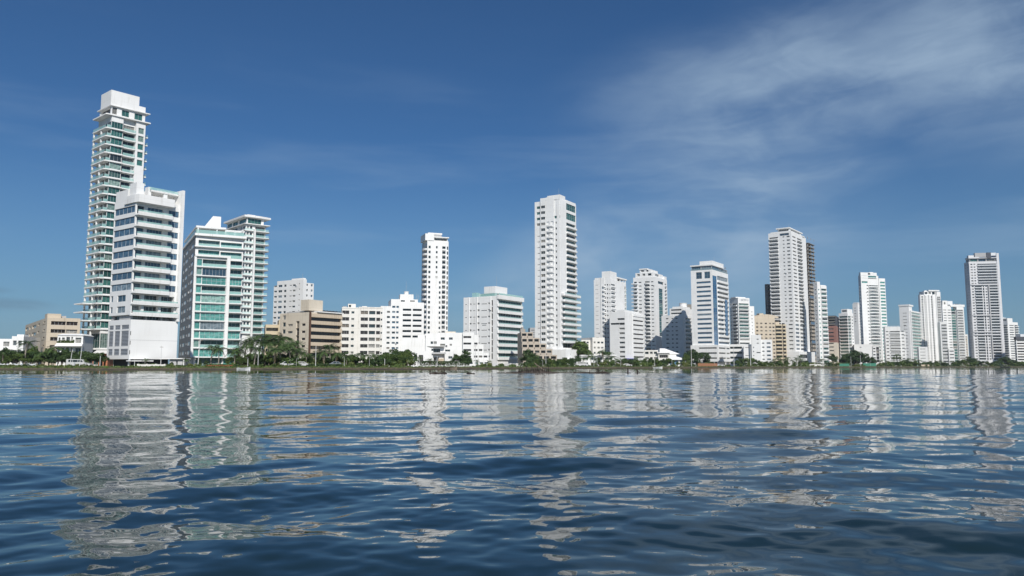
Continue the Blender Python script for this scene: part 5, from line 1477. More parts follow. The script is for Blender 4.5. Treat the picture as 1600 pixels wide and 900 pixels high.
# ---- 34 pair of white blocks with teal slot
B = Bld('residential_tower', 'broad white tower with a teal glass slot and layered balconies on its right', 'building', 1469, 1474, 1508, 780, 12, vm=510)
w, d = B.w, B.d
f = B.fl(566, 482, 20)
B.block([(0, 0), (0.4 * w, 0), (0.4 * w, d), (0, d)], LAND, B.Z(478), {0: [c(0.1, 0.45, 0.3, 0.6, 0.5, 2), c(0.6, 0.95, 0.3, 0.6, 0.5, 1)]}, f)
B.block([(0.4 * w + 0.003, 1.0), (0.64 * w, 1.0), (0.64 * w, d), (0.4 * w + 0.003, d)], LAND, B.Z(484), {0: [c(0.05, 0.95, 0.05, 0.9, 0.3, 3, g='green')]}, f)
B.block([(0.64 * w + 0.003, -0.4), (0.95 * w, -0.4), (w, 0.4), (w, d), (0.64 * w + 0.003, d)], LAND, B.Z(479), {0: [c(0.05, 0.95, 0.2, 0.6, 0.9, 3, g='dark', bal=bal('solid', 0.8, 0.55, 0.3, 0.25, 'bow'))]}, f)
B.box(0.36 * w, w + 0.4, -0.6, 6, B.Z(479) + 0.003, B.Z(475.5), name='parapet')
B.block([(0.05 * w, 1), (0.28 * w, 1), (0.28 * w, 9), (0.05 * w, 9)], B.Z(478) + 0.003, B.Z(469.5), {0: [c(0.3, 0.6, 0.3, 0.7, 0.3, 1)]}, (B.Z(478), B.Z(469.5) - B.Z(478), 1), name='machine_room')
B.box(0.32 * w, 0.55 * w, 2, 8, B.Z(475.5) + 0.003, B.Z(469.8), 'cool_white', name='machine_room')
B.ac(5, 0.6 * w, 0.95 * w, 0.5, 5, B.Z(475.5), 9)
B = Bld('apartment_block', 'white lower block with dark balcony slots in front of the broad white tower', 'building', 1471, 1471, 1491, 740, -20, vm=550, d=12)
w, d = B.w, B.d
B.block(B.rect(0, 0.55), LAND, B.Z(503), {0: [c(0.2, 0.95, 0.2, 0.6, 0.9, 3, g='dark', bal=bal('solid', 0.5, 0.4, 0, 0.2))]}, B.fl(572, 505, 13))
B.block(B.rect(0.55, 1.0, -0.1, 1), LAND, B.Z(545), {0: [c(0.15, 0.9, 0.3, 0.6, 0.6, 2, g='dark')]}, B.fl(572, 546, 5))

# ---- 35 small beige block behind
B = Bld('apartment_block', 'small pale beige block just left of the dark sided tower', 'building', 1502, 1502, 1513, 860, 4, vm=540, d=14, wall='warm_white')
w, d = B.w, B.d
B.block(B.rect(), LAND, B.Z(522.5), {0: [c(0.1, 0.9, 0.3, 0.6, 0.7, 3, g='brown_glass', bmat='beige', bal=bal('solid', 0.5, 0.4, 0, 0.2))]}, B.fl(572, 524, 12))

# ---- 36 big tower at the right
B = Bld('residential_tower', 'broad white tower with a dark violet shaded side and grey screen at its top', 'building', 1511.5, 1519, 1567, 780, -9, vm=500, wall='pale_grey')
w, d = B.w, B.d
f = B.fl(563, 411, 35)
hi = range(27, 35)
md = range(0, 27)
B.block([(0, 0), (w * 0.92, 0), (w * 0.92, d), (0, d)], LAND, B.Z(409), {
    0: [c(0.05, 0.13, 0.3, 0.7, 0.5, 1), c(0.17, 0.42, 0.18, 0.72, 0.9, 4, g='dark', only=md), c(0.45, 0.50, 0.1, 0.9, 0.5, 1, only=range(0, 27)), c(0.54, 0.60, 0.25, 0.7, 0.5, 1, g='dark', only=md), c(0.68, 0.98, 0.18, 0.72, 0.9, 4, g='dark', only=md),
        c(0.30, 0.98, 0.14, 0.66, 1.2, 8, g='brown_glass', only=hi), c(0.17, 0.23, 0.3, 0.7, 0.4, 1, only=hi)],
    3: [c(0.2, 0.35, 0.3, 0.6, 0.3, 1), c(0.6, 0.75, 0.3, 0.6, 0.3, 1)]}, f)
for a, b2, rng in ((0.17, 0.42, md), (0.68, 0.98, md), (0.30, 0.98, hi)):
    wd = (b2 - a) * w * 0.92
    me = balcony_mesh('rect', wd + 0.3, 0.9, 0.25, 0.55, 'cool_white')
    for k in rng:
        link('balcony', me, B.root, ((a + b2) / 2 * w * 0.92, 0, f[0] + k * f[1] + 0.02))
B.box(0.585 * w, 0.615 * w, -1.2, -0.003, LAND + 8, f[0] + 27 * f[1], 'soffit_grey', name='pier')
B.box(0.92 * w + 0.003, w, -0.4, d, LAND, B.Z(396.5), name='fin_wall')
B.box(0, 0.05 * w * 0.9, -0.5, -0.004, LAND, B.Z(411), name='pier')
for k in (9, 10, 16, 27):
    B.box(0.02 * w, 0.9 * w, -1.15, -0.9 - 0.06, f[0] + k * f[1] - 0.2, f[0] + k * f[1] + 0.9, name='band')
zr = B.Z(409) + 0.003
B.block([(0.05 * w, 1), (0.9 * w, 1), (0.9 * w, d - 1), (0.05 * w, d - 1)], zr, B.Z(404), {0: [c(0.02, 0.3, 0.1, 0.85, 0.8, 4, g='green'), c(0.34, 0.62, 0.1, 0.85, 0.8, 3, g='blue'), c(0.66, 0.97, 0.1, 0.85, 0.8, 3, g='dark')]}, (zr, B.Z(404) - zr, 1), name='penthouse', mat='grey_wall')
B.box(0.0, 0.35 * w, -0.3, 8, B.Z(404) + 0.003, B.Z(402), name='roof_slab')
B.box(0.35 * w + 0.003, 0.915 * w, -0.3, 8, B.Z(404) + 0.003, B.Z(403), name='roof_slab')
B.box(0.22 * w, 0.60 * w, 0.0, 3, B.Z(402) + 0.004, B.Z(395.5), 'grey_wall', name='screen_wall')
B.box(0.60 * w + 0.003, 0.74 * w, -0.6, 5, B.Z(404) + 0.004, B.Z(395.3), 'dark_wall', name='machine_room')
B.box(0.74 * w + 0.003, 0.915 * w, 0.2, 4, B.Z(400), B.Z(395.7), 'cool_white', name='screen_wall')
B.box(0.02 * w, 0.2 * w, 1, 5, B.Z(402) + 0.003, B.Z(399), name='roof_house')
B.box(0.1 * w, 0.85 * w, -6, -0.004, LAND, B.Z(566), 'warm_white', name='podium')
B.box(0.08 * w, 0.8 * w, -9, -6.003, LAND, B.Z(568.5), 'canvas', name='podium')

# ---- 37 white block with cascading balconies
B = Bld('apartment_block', 'white block of stacked balcony slabs right of the dark sided tower', 'building', 1563, 1576, 1592, 850, 30, vm=530)
w, d = B.w, B.d
f = B.fl(572, 506, 18)
B.block([(0, 0), (w, 0), (w, d), (0, d)], LAND, B.Z(503), {0: [c(0.15, 0.6, 0.2, 0.6, 0.8, 2, g='dark'), c(0.66, 0.98, 0.15, 0.65, 0.8, 2, g='dark', bal=bal('solid', 1.2, 0.5, 0.4, 0.25))], 3: [c(0.05, 0.95, 0.15, 0.65, 0.8, 4, g='dark', bal=bal('solid', 1.0, 0.5, 0, 0.25))]}, f)
B.block([(0.1, 0.1), (0.5 * w, 0.1), (0.5 * w, 0.7 * d), (0.1, 0.7 * d)], B.Z(503) + 0.003, B.Z(497), {3: [c(0.2, 0.8, 0.3, 0.7, 0.3, 3)]}, (B.Z(503), B.Z(497) - B.Z(503), 1))
B.box(-0.4, 0.3 * w, 0.5 * d, 0.9 * d, B.Z(497), B.Z(496), name='roof_slab')

# ---- 38 banded office block at the right edge
B = Bld('office_block', 'dark topped block with white horizontal bands at the right edge', 'building', 1586, 1589, 1636, 745, 2, vm=550)
w, d = B.w, B.d
f = B.fl(569, 531, 9)
B.block([(0, 0), (w, 0), (w, d), (0, d)], LAND, B.Z(531), {0: [c(0.02, 0.99, 0.42, 0.95, 0.5, 14, g='brown_glass', fr='dark_frame')], 3: [c(0.05, 0.95, 0.42, 0.95, 0.4, 6, g='dark')]}, f)
B.box(-0.4, w + 0.4, -0.5, d, B.Z(531) + 0.003, B.Z(526), 'dark_wall', name='roof_parapet')
B.box(0.2 * w, 0.6 * w, 2, 9, B.Z(526) + 0.003, B.Z(522), 'cool_white', name='machine_room')

# ---- far dark block seen between the banded block and the centre tower
B = Bld('apartment_block', 'small far grey block peeping out left of the centre tower', 'building', 828, 828, 837, 700, 5, vm=520, d=14, wall='grey_wall')
w, d = B.w, B.d
B.block(B.rect(), LAND, B.Z(512), {0: [c(0.2, 0.8, 0.3, 0.6, 0.4, 2)]}, B.fl(572, 514, 16))

# ---- waterfront houses and pavilions
B = Bld('house', 'low white terrace house in front of the ringed balcony tower', 'house', 1007, 1007, 1046, 445, -9, vm=555, d=10, wall='warm_white')
w, d = B.w, B.d
B.block(B.rect(0, 0.55), LAND, B.Z(547), {0: [c(0.05, 0.3, 0.25, 0.7, 0.8, 2), c(0.4, 0.6, 0.25, 0.7, 0.8, 1, g='brown_glass'), c(0.7, 0.95, 0.25, 0.7, 0.8, 2)]}, (LAND, (B.Z(547) - LAND) / 3, 3))
B.block(B.rect(0.55, 1.0, -0.1, 1), LAND, B.Z(552), {0: [c(0.1, 0.85, 0.3, 0.75, 0.8, 4, g='brown_glass')]}, (LAND, (B.Z(552) - LAND) / 2, 2))
B.box(0.5 * w, 1.03 * w, -1.8, d, B.Z(552) + 0.003, B.Z(550.5), 'canvas', name='roof_slab')
B = Bld('pavilion', 'white waterfront pavilion with two sloping tent roofs and blue front', 'pavilion', 1034, 1034, 1072, 480, 4, vm=560, d=12)
w, d = B.w, B.d
B.block([(0.25 * w, 0.5), (0.98 * w, 0.5), (0.98 * w, d), (0.25 * w, d)], LAND, B.Z(561), {0: [c(0.05, 0.6, 0.2, 0.85, 0.5, 4, g='sky_blue'), c(0.7, 0.95, 0.2, 0.85, 0.5, 2, g='sky_blue')]}, (LAND, B.Z(561) - LAND, 1))
for xa, xb, va, vb, y0 in ((0.0, 0.85, 544, 553, 5.0), (0.15, 1.05, 555, 562, -1.0)):
    b = MB()
    b.frustum([(xa * w, y0), (xb * w, y0), (xb * w, y0 + 8), (xa * w, y0 + 8)], B.Z(vb), [(xa * w + 1, y0 + 3), (xb * w - 9, y0 + 3), (xb * w - 9, y0 + 6), (xa * w + 1, y0 + 6)], B.Z(va))
    B.part('tent_roof', b, ['canvas'])
B.box(0.1 * w, 0.7 * w, 5.5, 12, LAND, B.Z(553) - 0.01, 'warm_white', name='wall')
B = Bld('pavilion', 'white flat marquee roof beside the big round tree', 'pavilion', 1296, 1296, 1323, 575, 4, vm=562, d=8)
w, d = B.w, B.d
b = MB()
for k in range(5):
    b.frustum([(k * w / 5, 0), ((k + 1) * w / 5, 0), ((k + 1) * w / 5, 6), (k * w / 5, 6)], B.Z(564), [(k * w / 5 + 1, 2), ((k + 1) * w / 5 - 1, 2), ((k + 1) * w / 5 - 1, 4), (k * w / 5 + 1, 4)], B.Z(561))
B.part('tent_roof', b, ['canvas'])
for k in range(6):
    B.box(k * w / 5 * 0.98, k * w / 5 * 0.98 + 0.15, 0.1, 0.25, LAND, B.Z(564) - 0.003, 'steel', name='post')
B = Bld('kiosk', 'small terracotta walled kiosk with white flat canopy beside the blank podium', 'kiosk', 148, 148, 168, 232, 12, vm=565, d=6, wall='terracotta')
w, d = B.w, B.d
B.block(B.rect(0.25, 1.0), LAND, B.Z(553), {0: [c(0.1, 0.55, 0.1, 0.45, 0.6, 2), c(0.2, 0.8, 0.6, 0.85, 0.4, 2)]}, (LAND, B.Z(553) - LAND, 1))
b = MB()
b.frustum([(-0.6, -1.2), (w + 0.4, -1.2), (w + 0.4, d), (-0.6, d)], B.Z(552.5), [(-0.2, 2), (w, 2), (w, d), (-0.2, d)], B.Z(547))
B.part('roof', b, ['warm_white'])
B.box(-0.8, w * 0.9, -3.0, 0.3, B.Z(563.5), B.Z(562.3), 'terracotta', name='canopy')
for x in (0.2, w * 0.5, w * 0.85):
    B.box(x, x + 0.25, -2.8, -2.55, LAND, B.Z(563.5) - 0.003, name='post')
B = Bld('guard_house', 'grey stone entrance lodge with white flat roof left of the teal block', 'lodge', 265, 265, 289, 208, 8, vm=565, d=5, wall='soffit_grey')
w, d = B.w, B.d
B.block(B.rect(0, 0.85), LAND, B.Z(561), {0: [c(0.5, 0.62, 0.1, 0.8, 0.4, 1)]}, (LAND, B.Z(561) - LAND, 1))
B.box(-2.4, w + 0.2, -0.8, d, B.Z(561) + 0.003, B.Z(559.5), 'white', name='roof_slab')
B.box(0.93 * w, 0.99 * w, -0.6, -0.3, LAND, B.Z(561), 'white', name='column')

# ================================================================== leaf, bark, ground materials
def leaf_mat(name, dark, light, rough=0.55):
    m, t, p = new_mat(name)
    co = t.n('ShaderNodeTexCoord').outputs['Object']
    n = t.n('ShaderNodeTexNoise', {'Vector': co, 'Scale': 0.9, 'Detail': 3.0})
    oi = t.n('ShaderNodeObjectInfo').outputs['Random']
    f = t.math('ADD', t.math('MULTIPLY', t.smooth(n.outputs[0], 0.35, 0.65), 0.6), t.math('MULTIPLY', oi, 0.4))
    lk(t, t.mix(f, (*dark, 1), (*light, 1)), p.inputs['Base Color'])
    p.inputs['Roughness'].default_value = rough
    p.inputs['Specular IOR Level'].default_value = 0.3
    return m


leaf_mat('leaf', (0.038, 0.074, 0.018), (0.11, 0.155, 0.034))
leaf_mat('leaf_dark', (0.022, 0.048, 0.015), (0.062, 0.102, 0.028))
leaf_mat('leaf_light', (0.07, 0.10, 0.025), (0.15, 0.17, 0.05))
leaf_mat('palm_leaf', (0.028, 0.060, 0.018), (0.075, 0.120, 0.034))
leaf_mat('dry_leaf', (0.10, 0.085, 0.045), (0.16, 0.13, 0.07))
plain('bark', (0.16, 0.13, 0.10), 0.9, noise=0.3)
plain('palm_bark', (0.27, 0.24, 0.20), 0.9, noise=0.3, nscale=6)

LEDGE_PLANTS[0].part('ledge_plant', LEDGE_PLANTS[1], ['leaf'])

# ================================================================== shore, ground, water
SHORE = [(-900, 250), (-200, 205), (0, 196), (150, 190), (300, 190), (400, 198), (500, 204), (600, 208), (700, 225), (760, 245), (840, 285), (900, 310), (1000, 360), (1130, 430), (1300, 520), (1450, 600), (1600, 680), (1900, 800)]


def shoreY(u):
    for (a, ya), (b, yb) in zip(SHORE, SHORE[1:]):
        if a <= u <= b:
            return ya + (yb - ya) * (u - a) / (b - a)
    return SHORE[-1][1]


def ground_pt(u, off=0.0):
    Y = shoreY(u) + off
    return K(u, 572) * Y, Y


rnd = random.Random(11)
us = list(range(-900, 1901, 4))
rows = []
for off, z in ((-2.2, -0.6), (-0.9, 0.0), (-0.2, 0.22), (0.6, 0.52), (1.6, 0.76), (3.0, LAND - 0.004)):
    rows.append([(lambda p: (p[0] + rnd.uniform(-0.2, 0.2), p[1] + (rnd.uniform(-0.35, 0.35) if off < 3 else 0), z + (rnd.uniform(-0.08, 0.08) if -0.6 < z < 0.85 else 0)))(ground_pt(u, off)) for u in us])
b = MB()
for ra, rb_ in zip(rows, rows[1:]):
    for i in range(len(us) - 1):
        b.quad(ra[i], ra[i + 1], rb_[i + 1], rb_[i])
m, t, p = new_mat('bank')
g = t.n('ShaderNodeNewGeometry')
sz = t.n('ShaderNodeSeparateXYZ', {0: g.outputs['Position']}).outputs[2]
n1 = t.n('ShaderNodeTexNoise', {'Vector': g.outputs['Position'], 'Scale': 0.35, 'Detail': 5.0})
zz = t.math('ADD', sz, t.math('MULTIPLY', t.math('SUBTRACT', n1.outputs[0], 0.5), 0.9))
colr = t.ramp(t.math('MULTIPLY', zz, 1.0), [(0.0, (0.030, 0.026, 0.02)), (0.2, (0.075, 0.06, 0.038)), (0.45, (0.12, 0.095, 0.055)), (0.62, (0.075, 0.085, 0.03)), (1.0, (0.055, 0.08, 0.025))])
n2 = t.n('ShaderNodeTexNoise', {'Vector': g.outputs['Position'], 'Scale': 2.0, 'Detail': 4.0})
lk(t, t.mix(t.smooth(n2.outputs[0], 0.4, 0.7), colr, (0.05, 0.045, 0.03, 1)), p.inputs['Base Color'])
p.inputs['Roughness'].default_value = 0.95
tag(link('embankment', b.mesh('embankment', ['bank'])), 'brown earth bank with grass on top along the far waterline', kind='structure')
m, t, p = new_mat('soil')
g = t.n('ShaderNodeNewGeometry')
n1 = t.n('ShaderNodeTexNoise', {'Vector': g.outputs['Position'], 'Scale': 0.08, 'Detail': 6.0})
lk(t, t.ramp(n1.outputs[0], [(0.3, (0.06, 0.085, 0.03)), (0.5, (0.11, 0.10, 0.06)), (0.7, (0.20, 0.18, 0.14))]), p.inputs['Base Color'])
p.inputs['Roughness'].default_value = 0.95
b = MB()
top = rows[-1]
for i in range(len(us) - 1):
    a_, c_ = top[i], top[i + 1]
    b.quad(a_, c_, (c_[0] * 1.9, c_[1] + 2500, LAND), (a_[0] * 1.9, a_[1] + 2500, LAND))
tag(link('ground', b.mesh('ground', ['soil'])), 'level ground under the waterfront buildings', kind='structure')

# ---- the lagoon: a wave field of many wave trains, real displacement, finest near the boat
rng = np.random.default_rng(42)
ang = np.concatenate([np.radians(np.arange(-180, -52, 4.0)), np.radians(np.arange(-52, 52, 0.13)), np.radians(np.arange(52, 180, 4.0))])
rad = [0.6]
while rad[-1] < 1500:
    r_ = rad[-1]
    if r_ < 3.2:
        st = 0.12
    elif r_ < 240:
        st = min(max(0.035, r_ * r_ / (HC * 765) * 0.8), 0.42 if r_ < 110 else 1.2)
    else:
        st = r_ * 0.02
    rad.append(r_ + st)
rad = np.array(rad)
step = np.gradient(rad)
A, Rr = np.meshgrid(ang, rad)
X = (Rr * np.sin(A)).astype(np.float32)
Y = (Rr * np.cos(A)).astype(np.float32)
ST = np.maximum(np.repeat(step[:, None], len(ang), 1), Rr * np.radians(0.13)).astype(np.float32)
Zw = np.zeros_like(X)
GX = np.zeros_like(X)
GY = np.zeros_like(X)
NW = 110
lam = np.exp(rng.uniform(np.log(0.22), np.log(6.5), NW))
lam = np.concatenate([lam, np.exp(rng.uniform(np.log(0.10), np.log(0.30), 46))])
for i in range(len(lam)):
    L = lam[i]
    k = 2 * math.pi / L
    spread = 0.55 if L > 1.2 else 0.8
    th = R(-90) + R(14) + rng.normal(0, spread)                # running towards the boat
    if L > 1.6:
        slope = WAVE_L * math.exp(-((math.log(L) - math.log(2.0)) / 0.62) ** 2)
    else:
        slope = WAVE_S if i < NW else WAVE_R
    a = slope / k
    if i >= NW:                                                 # cat's paws: the finest ripples come in patches
        a = a * (0.55 + 0.45 * np.sin(0.55 * X + 0.31 * Y + 1.7 * np.sin(0.23 * Y + i)))
    kx, ky = k * math.cos(th), k * math.sin(th)
    ph = (kx * X + ky * Y + rng.uniform(0, 6.283)).astype(np.float32)
    fade = np.clip(L / (2.6 * ST) - 0.6, 0, 1)
    s_, c_ = np.sin(ph), np.cos(ph)
    Zw += a * fade * s_
    q = 0.75 * a
    GX -= q * fade * c_ * (kx / k)
    GY -= q * fade * c_ * (ky / k)
X += GX
Y += GY
nr, na = X.shape
co = np.stack([X, Y, Zw], -1).reshape(-1, 3)
idx = np.arange(nr * na).reshape(nr, na)
q0 = np.stack([idx[:-1, :-1], idx[1:, :-1], idx[1:, 1:], idx[:-1, 1:]], -1).reshape(-1, 4)
wrap = np.stack([idx[:-1, -1], idx[1:, -1], idx[1:, 0], idx[:-1, 0]], -1)
q0 = np.concatenate([q0, wrap])[:, ::-1]
q0 = q0[:, ::-1]
me = bpy.data.meshes.new('water')
me.vertices.add(len(co))
me.vertices.foreach_set('co', co.astype(np.float32).ravel())
me.loops.add(q0.size)
me.loops.foreach_set('vertex_index', q0.astype(np.int32).ravel())
me.polygons.add(len(q0))
me.polygons.foreach_set('loop_start', np.arange(0, q0.size, 4, dtype=np.int32))
me.polygons.foreach_set('use_smooth', np.ones(len(q0), dtype=bool))
me.update(calc_edges=True)
m, t, p = new_mat('lagoon_water')
g = t.n('ShaderNodeNewGeometry').outputs['Position']
p.inputs['Base Color'].default_value = (0.009, 0.022, 0.026, 1)
p.inputs['Roughness'].default_value = 0.012
p.inputs['IOR'].default_value = 1.333
mp1 = t.n('ShaderNodeMapping', {'Vector': g, 'Scale': (0.55, 1.0, 1.0), 'Rotation': (0, 0, R(8))})
n1 = t.n('ShaderNodeTexNoise', {'Vector': mp1.outputs[0], 'Scale': 5.0, 'Detail': 2.0, 'Roughness': 0.5})
n2 = t.n('ShaderNodeTexNoise', {'Vector': mp1.outputs[0], 'Scale': 1.3, 'Detail': 3.0, 'Roughness': 0.6})
mp3 = t.n('ShaderNodeMapping', {'Vector': g, 'Scale': (0.03, 0.07, 1.0)})
n3 = t.n('ShaderNodeTexNoise', {'Vector': mp3.outputs[0], 'Scale': 1.0, 'Detail': 2.0})
gust = t.math('ADD', 0.45, t.math('MULTIPLY', t.smooth(n3.outputs[0], 0.3, 0.7), 0.9))
h = t.math('ADD', t.math('MULTIPLY', t.math('MULTIPLY', n1.outputs[0], 0.0065), gust), t.math('MULTIPLY', n2.outputs[0], 0.022))
bp_ = t.n('ShaderNodeBump', {'Height': h, 'Strength': BUMP_S, 'Distance': 1.0})
lk(t, bp_.outputs[0], p.inputs['Normal'])
me.materials.append(m)
wo = link('water', me)
tag(wo, 'rippled dark blue lagoon reflecting the white towers', kind='structure')

# ================================================================== plants
def leaf_cloud(n, lobes, size, seed, squash=0.8):
    """Leaf clumps scattered through a few overlapping lobes, denser near their skins."""
    r = np.random.default_rng(seed)
    v, f = [], []
    w = np.array([l[3] ** 2 for l in lobes])
    pick = r.choice(len(lobes), n, p=w / w.sum())
    for i in range(n):
        lx, ly, lz, lr = lobes[pick[i]]
        dvec = r.normal(size=3)
        dvec /= np.linalg.norm(dvec)
        rr_ = lr * (0.55 + 0.5 * r.random() ** 0.6)
        pos = np.array([lx, ly, lz]) + dvec * rr_ * np.array([1, 1, squash])
        nrm = dvec * 0.6 + r.normal(size=3) * 0.55 + np.array([0, 0, 0.35])
        nrm /= np.linalg.norm(nrm)
        a = np.cross(nrm, r.normal(size=3))
        a /= np.linalg.norm(a)
        b_ = np.cross(nrm, a)
        s = size * (0.6 + 0.8 * r.random())
        k = len(v)
        v += [tuple(pos - a * s), tuple(pos - b_ * s * 0.45), tuple(pos + a * s), tuple(pos + b_ * s * 0.45)]
        f.append((k, k + 1, k + 2, k + 3))
    return v, f


def lobes_for(kind, seed):
    r = random.Random(seed)
    L = []
    if kind == 'round':
        L.append((0, 0, 5.2, 1.9))
        for k in range(9):
            a = k * 0.7 + r.uniform(-0.3, 0.3)
            rad_ = r.uniform(1.5, 2.5)
            L.append((rad_ * math.cos(a), rad_ * math.sin(a), r.uniform(3.3, 5.6), r.uniform(0.9, 1.5)))
        for k in range(4):
            L.append((r.uniform(-1, 1), r.uniform(-1, 1), r.uniform(6.2, 7.2), r.uniform(0.7, 1.0)))
    elif kind == 'spread':
        for k in range(13):
            a = k * 0.9
            rad_ = r.uniform(0.8, 4.2)
            L.append((rad_ * math.cos(a), rad_ * math.sin(a), r.uniform(4.6, 6.9) - rad_ * 0.25, r.uniform(0.8, 1.5)))
    elif kind == 'tall':
        for k in range(12):
            a = k * 1.3
            rad_ = r.uniform(0.3, 1.7)
            L.append((rad_ * math.cos(a), rad_ * math.sin(a), 2.4 + k * 0.43 + r.uniform(-0.3, 0.3), r.uniform(0.7, 1.2)))
    return L


def tree_meshes(kind, seed, leaf):
    lobes = lobes_for(kind, seed)
    r = random.Random(seed + 7)
    v, f = leaf_cloud(1500 if kind != 'tall' else 1100, lobes, 0.34, seed)
    me = bpy.data.meshes.new('crown')
    me.from_pydata(v, [], f)
    me.materials.append(MATS[leaf])
    b = MB()
    b.tube([(0, 0, -0.1), (0.05, 0, 1.2), (0.1, 0.05, 2.6), (0.05, 0.1, 4.4)], [0.26, 0.20, 0.16, 0.08], 7)
    for k in range(6):
        lx, ly, lz, lr = lobes[(k * 2 + 1) % len(lobes)]
        b.tube([(0.08, 0.03, 1.8 + 0.2 * k), (lx * 0.5, ly * 0.5, 0.5 * (lz + 2.2)), (lx * 0.9, ly * 0.9, lz)], [0.10, 0.07, 0.03], 5)
    return me, b.mesh('trunk', ['bark'])


TREES = {}
for kind, n in (('round', 3), ('spread', 3), ('tall', 2)):
    for k in range(n):
        for leaf in ('leaf', 'leaf_dark'):
            TREES[kind, k, leaf] = None


def frond_mesh(L, droop, seed, leaf='palm_leaf'):
    r = random.Random(seed)
    b = MB()
    N = 9
    pts = []
    for k in range(N + 1):
        tt = k / N
        pts.append(Vector((L * (tt - 0.12 * tt * tt), 0, L * (0.42 * tt - droop * tt * tt))))
    for k in range(N):
        p0, p1 = pts[k], pts[k + 1]
        b.quad(tuple(p0 + Vector((0, -0.03, 0))), tuple(p1 + Vector((0, -0.03, 0))), tuple(p1 + Vector((0, 0.03, 0))), tuple(p0 + Vector((0, 0.03, 0))))
        if k == 0:
            continue
        wl = L * 0.26 * math.sin(math.pi * min(1, (k + 0.6) / N) * 0.86 + 0.25)
        for q in (0.0, 0.5):
            pm = p0.lerp(p1, q)
            for sd in (-1, 1):
                tip_ = pm + Vector((0.10 * L, sd * wl, -0.35 * wl - r.uniform(0, 0.12)))
                e = (p1 - p0) * 0.36
                b.poly([tuple(pm), tuple(pm + e), tuple(tip_)])
    return b.mesh('frond', [leaf])


FRONDS = [frond_mesh(2.6, 0.75, 1), frond_mesh(2.8, 0.55, 2), frond_mesh(2.3, 1.0, 3)]
DRY = frond_mesh(1.9, 1.5, 4, 'dry_leaf')


def palm_trunk(seed, lean):
    b = MB()
    r = random.Random(seed)
    pts, rd = [], []
    for k in range(9):
        tt = k / 8
        pts.append((lean * tt * tt, 0.1 * math.sin(tt * 3), -0.1 + 5.7 * tt))
        rd.append(0.21 - 0.09 * tt + (0.06 if k == 0 else 0) + (0.012 if k % 2 else 0))
    b.tube(pts, rd, 7)
    return b.mesh('trunk', ['palm_bark'], True), pts[-1]


PALM_TRUNKS = [palm_trunk(1, 0.2), palm_trunk(2, 0.7), palm_trunk(3, -0.5)]


def shrub_mesh(seed, leaf, n=420):
    r = random.Random(seed)
    lobes = [(r.uniform(-1.0, 1.0), r.uniform(-0.6, 0.6), r.uniform(0.35, 0.85), r.uniform(0.4, 0.75)) for _ in range(7)]
    v, f = leaf_cloud(n, lobes, 0.20, seed)
    v = [(x, y, max(z, 0.0)) for x, y, z in v]
    me = bpy.data.meshes.new('shrub')
    me.from_pydata(v, [], f)
    me.materials.append(MATS[leaf])
    return me


SHRUBS = [shrub_mesh(21, 'leaf'), shrub_mesh(22, 'leaf_dark'), shrub_mesh(23, 'leaf_light'), shrub_mesh(24, 'leaf')]

PLANTS = []          # (object, u, kind, size word, descriptor)
prnd = random.Random(77)


def place_tree(u, vt, kind='round', off=14, wid=1.0, leaf=None):
    x, y = ground_pt(u, off)
    h = Zof(vt, y) - LAND
    leaf = leaf or ('leaf_dark' if prnd.random() < 0.5 else 'leaf')
    k = prnd.randrange(3 if kind != 'tall' else 2)
    key = (kind, k, leaf)
    if TREES.get(key) is None:
        TREES[key] = tree_meshes(kind, 100 + 13 * k + len(kind), leaf)
    cm, tm = TREES[key]
    s = h / 7.7
    o = link('tree', None, loc=(x, y, LAND), rz=prnd.uniform(0, 6.28), scale=(s * wid, s * wid, s))
    link('trunk', tm, o)
    link('crown', cm, o)
    PLANTS.append((o, u, 'tree', {'round': 'round leafy tree', 'spread': 'wide spreading tree', 'tall': 'upright narrow tree'}[kind], 'big' if h > 8 else 'medium' if h > 5 else 'small'))
    return o


def place_palm(u, vt, off=10, n=15, full=1.0):
    x, y = ground_pt(u, off)
    h = Zof(vt, y) - LAND
    tm, tp = PALM_TRUNKS[prnd.randrange(3)]
    s = h / 6.4
    o = link('palm_tree', None, loc=(x, y, LAND), rz=prnd.uniform(0, 6.28), scale=s)
    link('trunk', tm, o)
    a0 = prnd.uniform(0, 6)
    fs = min(1.5, max(1.0, 1.25 / s)) * full
    for k in range(n):
        a = a0 + k * 2.399
        fr = link('frond', FRONDS[k % 3], o, (tp[0], tp[1], tp[2] - 0.05), scale=fs * prnd.uniform(0.85, 1.1))
        fr.rotation_euler = (prnd.uniform(-0.2, 0.2), 0.45 - 0.95 * (k / n) + prnd.uniform(-0.12, 0.12), a)
    if prnd.random() < 0.4:
        for k in range(2):
            fr = link('dry_frond', DRY, o, (tp[0], tp[1], tp[2] - 0.15), scale=fs)
            fr.rotation_euler = (0, 0.9, prnd.uniform(0, 6))
    PLANTS.append((o, u, 'palm', 'palm', 'tall' if h > 7.5 else 'medium' if h > 4.5 else 'small'))
    return o


def place_shrub(u, vt, off=5, wid=1.0, which=None):
    x, y = ground_pt(u, off)
    h = max(0.5, Zof(vt, y) - LAND)
    k = prnd.randrange(4) if which is None else which
    o = link('shrub', SHRUBS[k], None, (x, y, LAND - 0.08), prnd.uniform(-0.5, 0.5) + (math.pi if prnd.random() < 0.5 else 0), (h / 1.45 * wid, h / 1.45, h / 1.45))
    PLANTS.append((o, u, 'shrub', ['green shrub', 'dark green shrub', 'pale yellowish shrub', 'green shrub'][k], 'tall' if h > 2.6 else 'low' if h < 1.5 else 'bushy'))
    return o


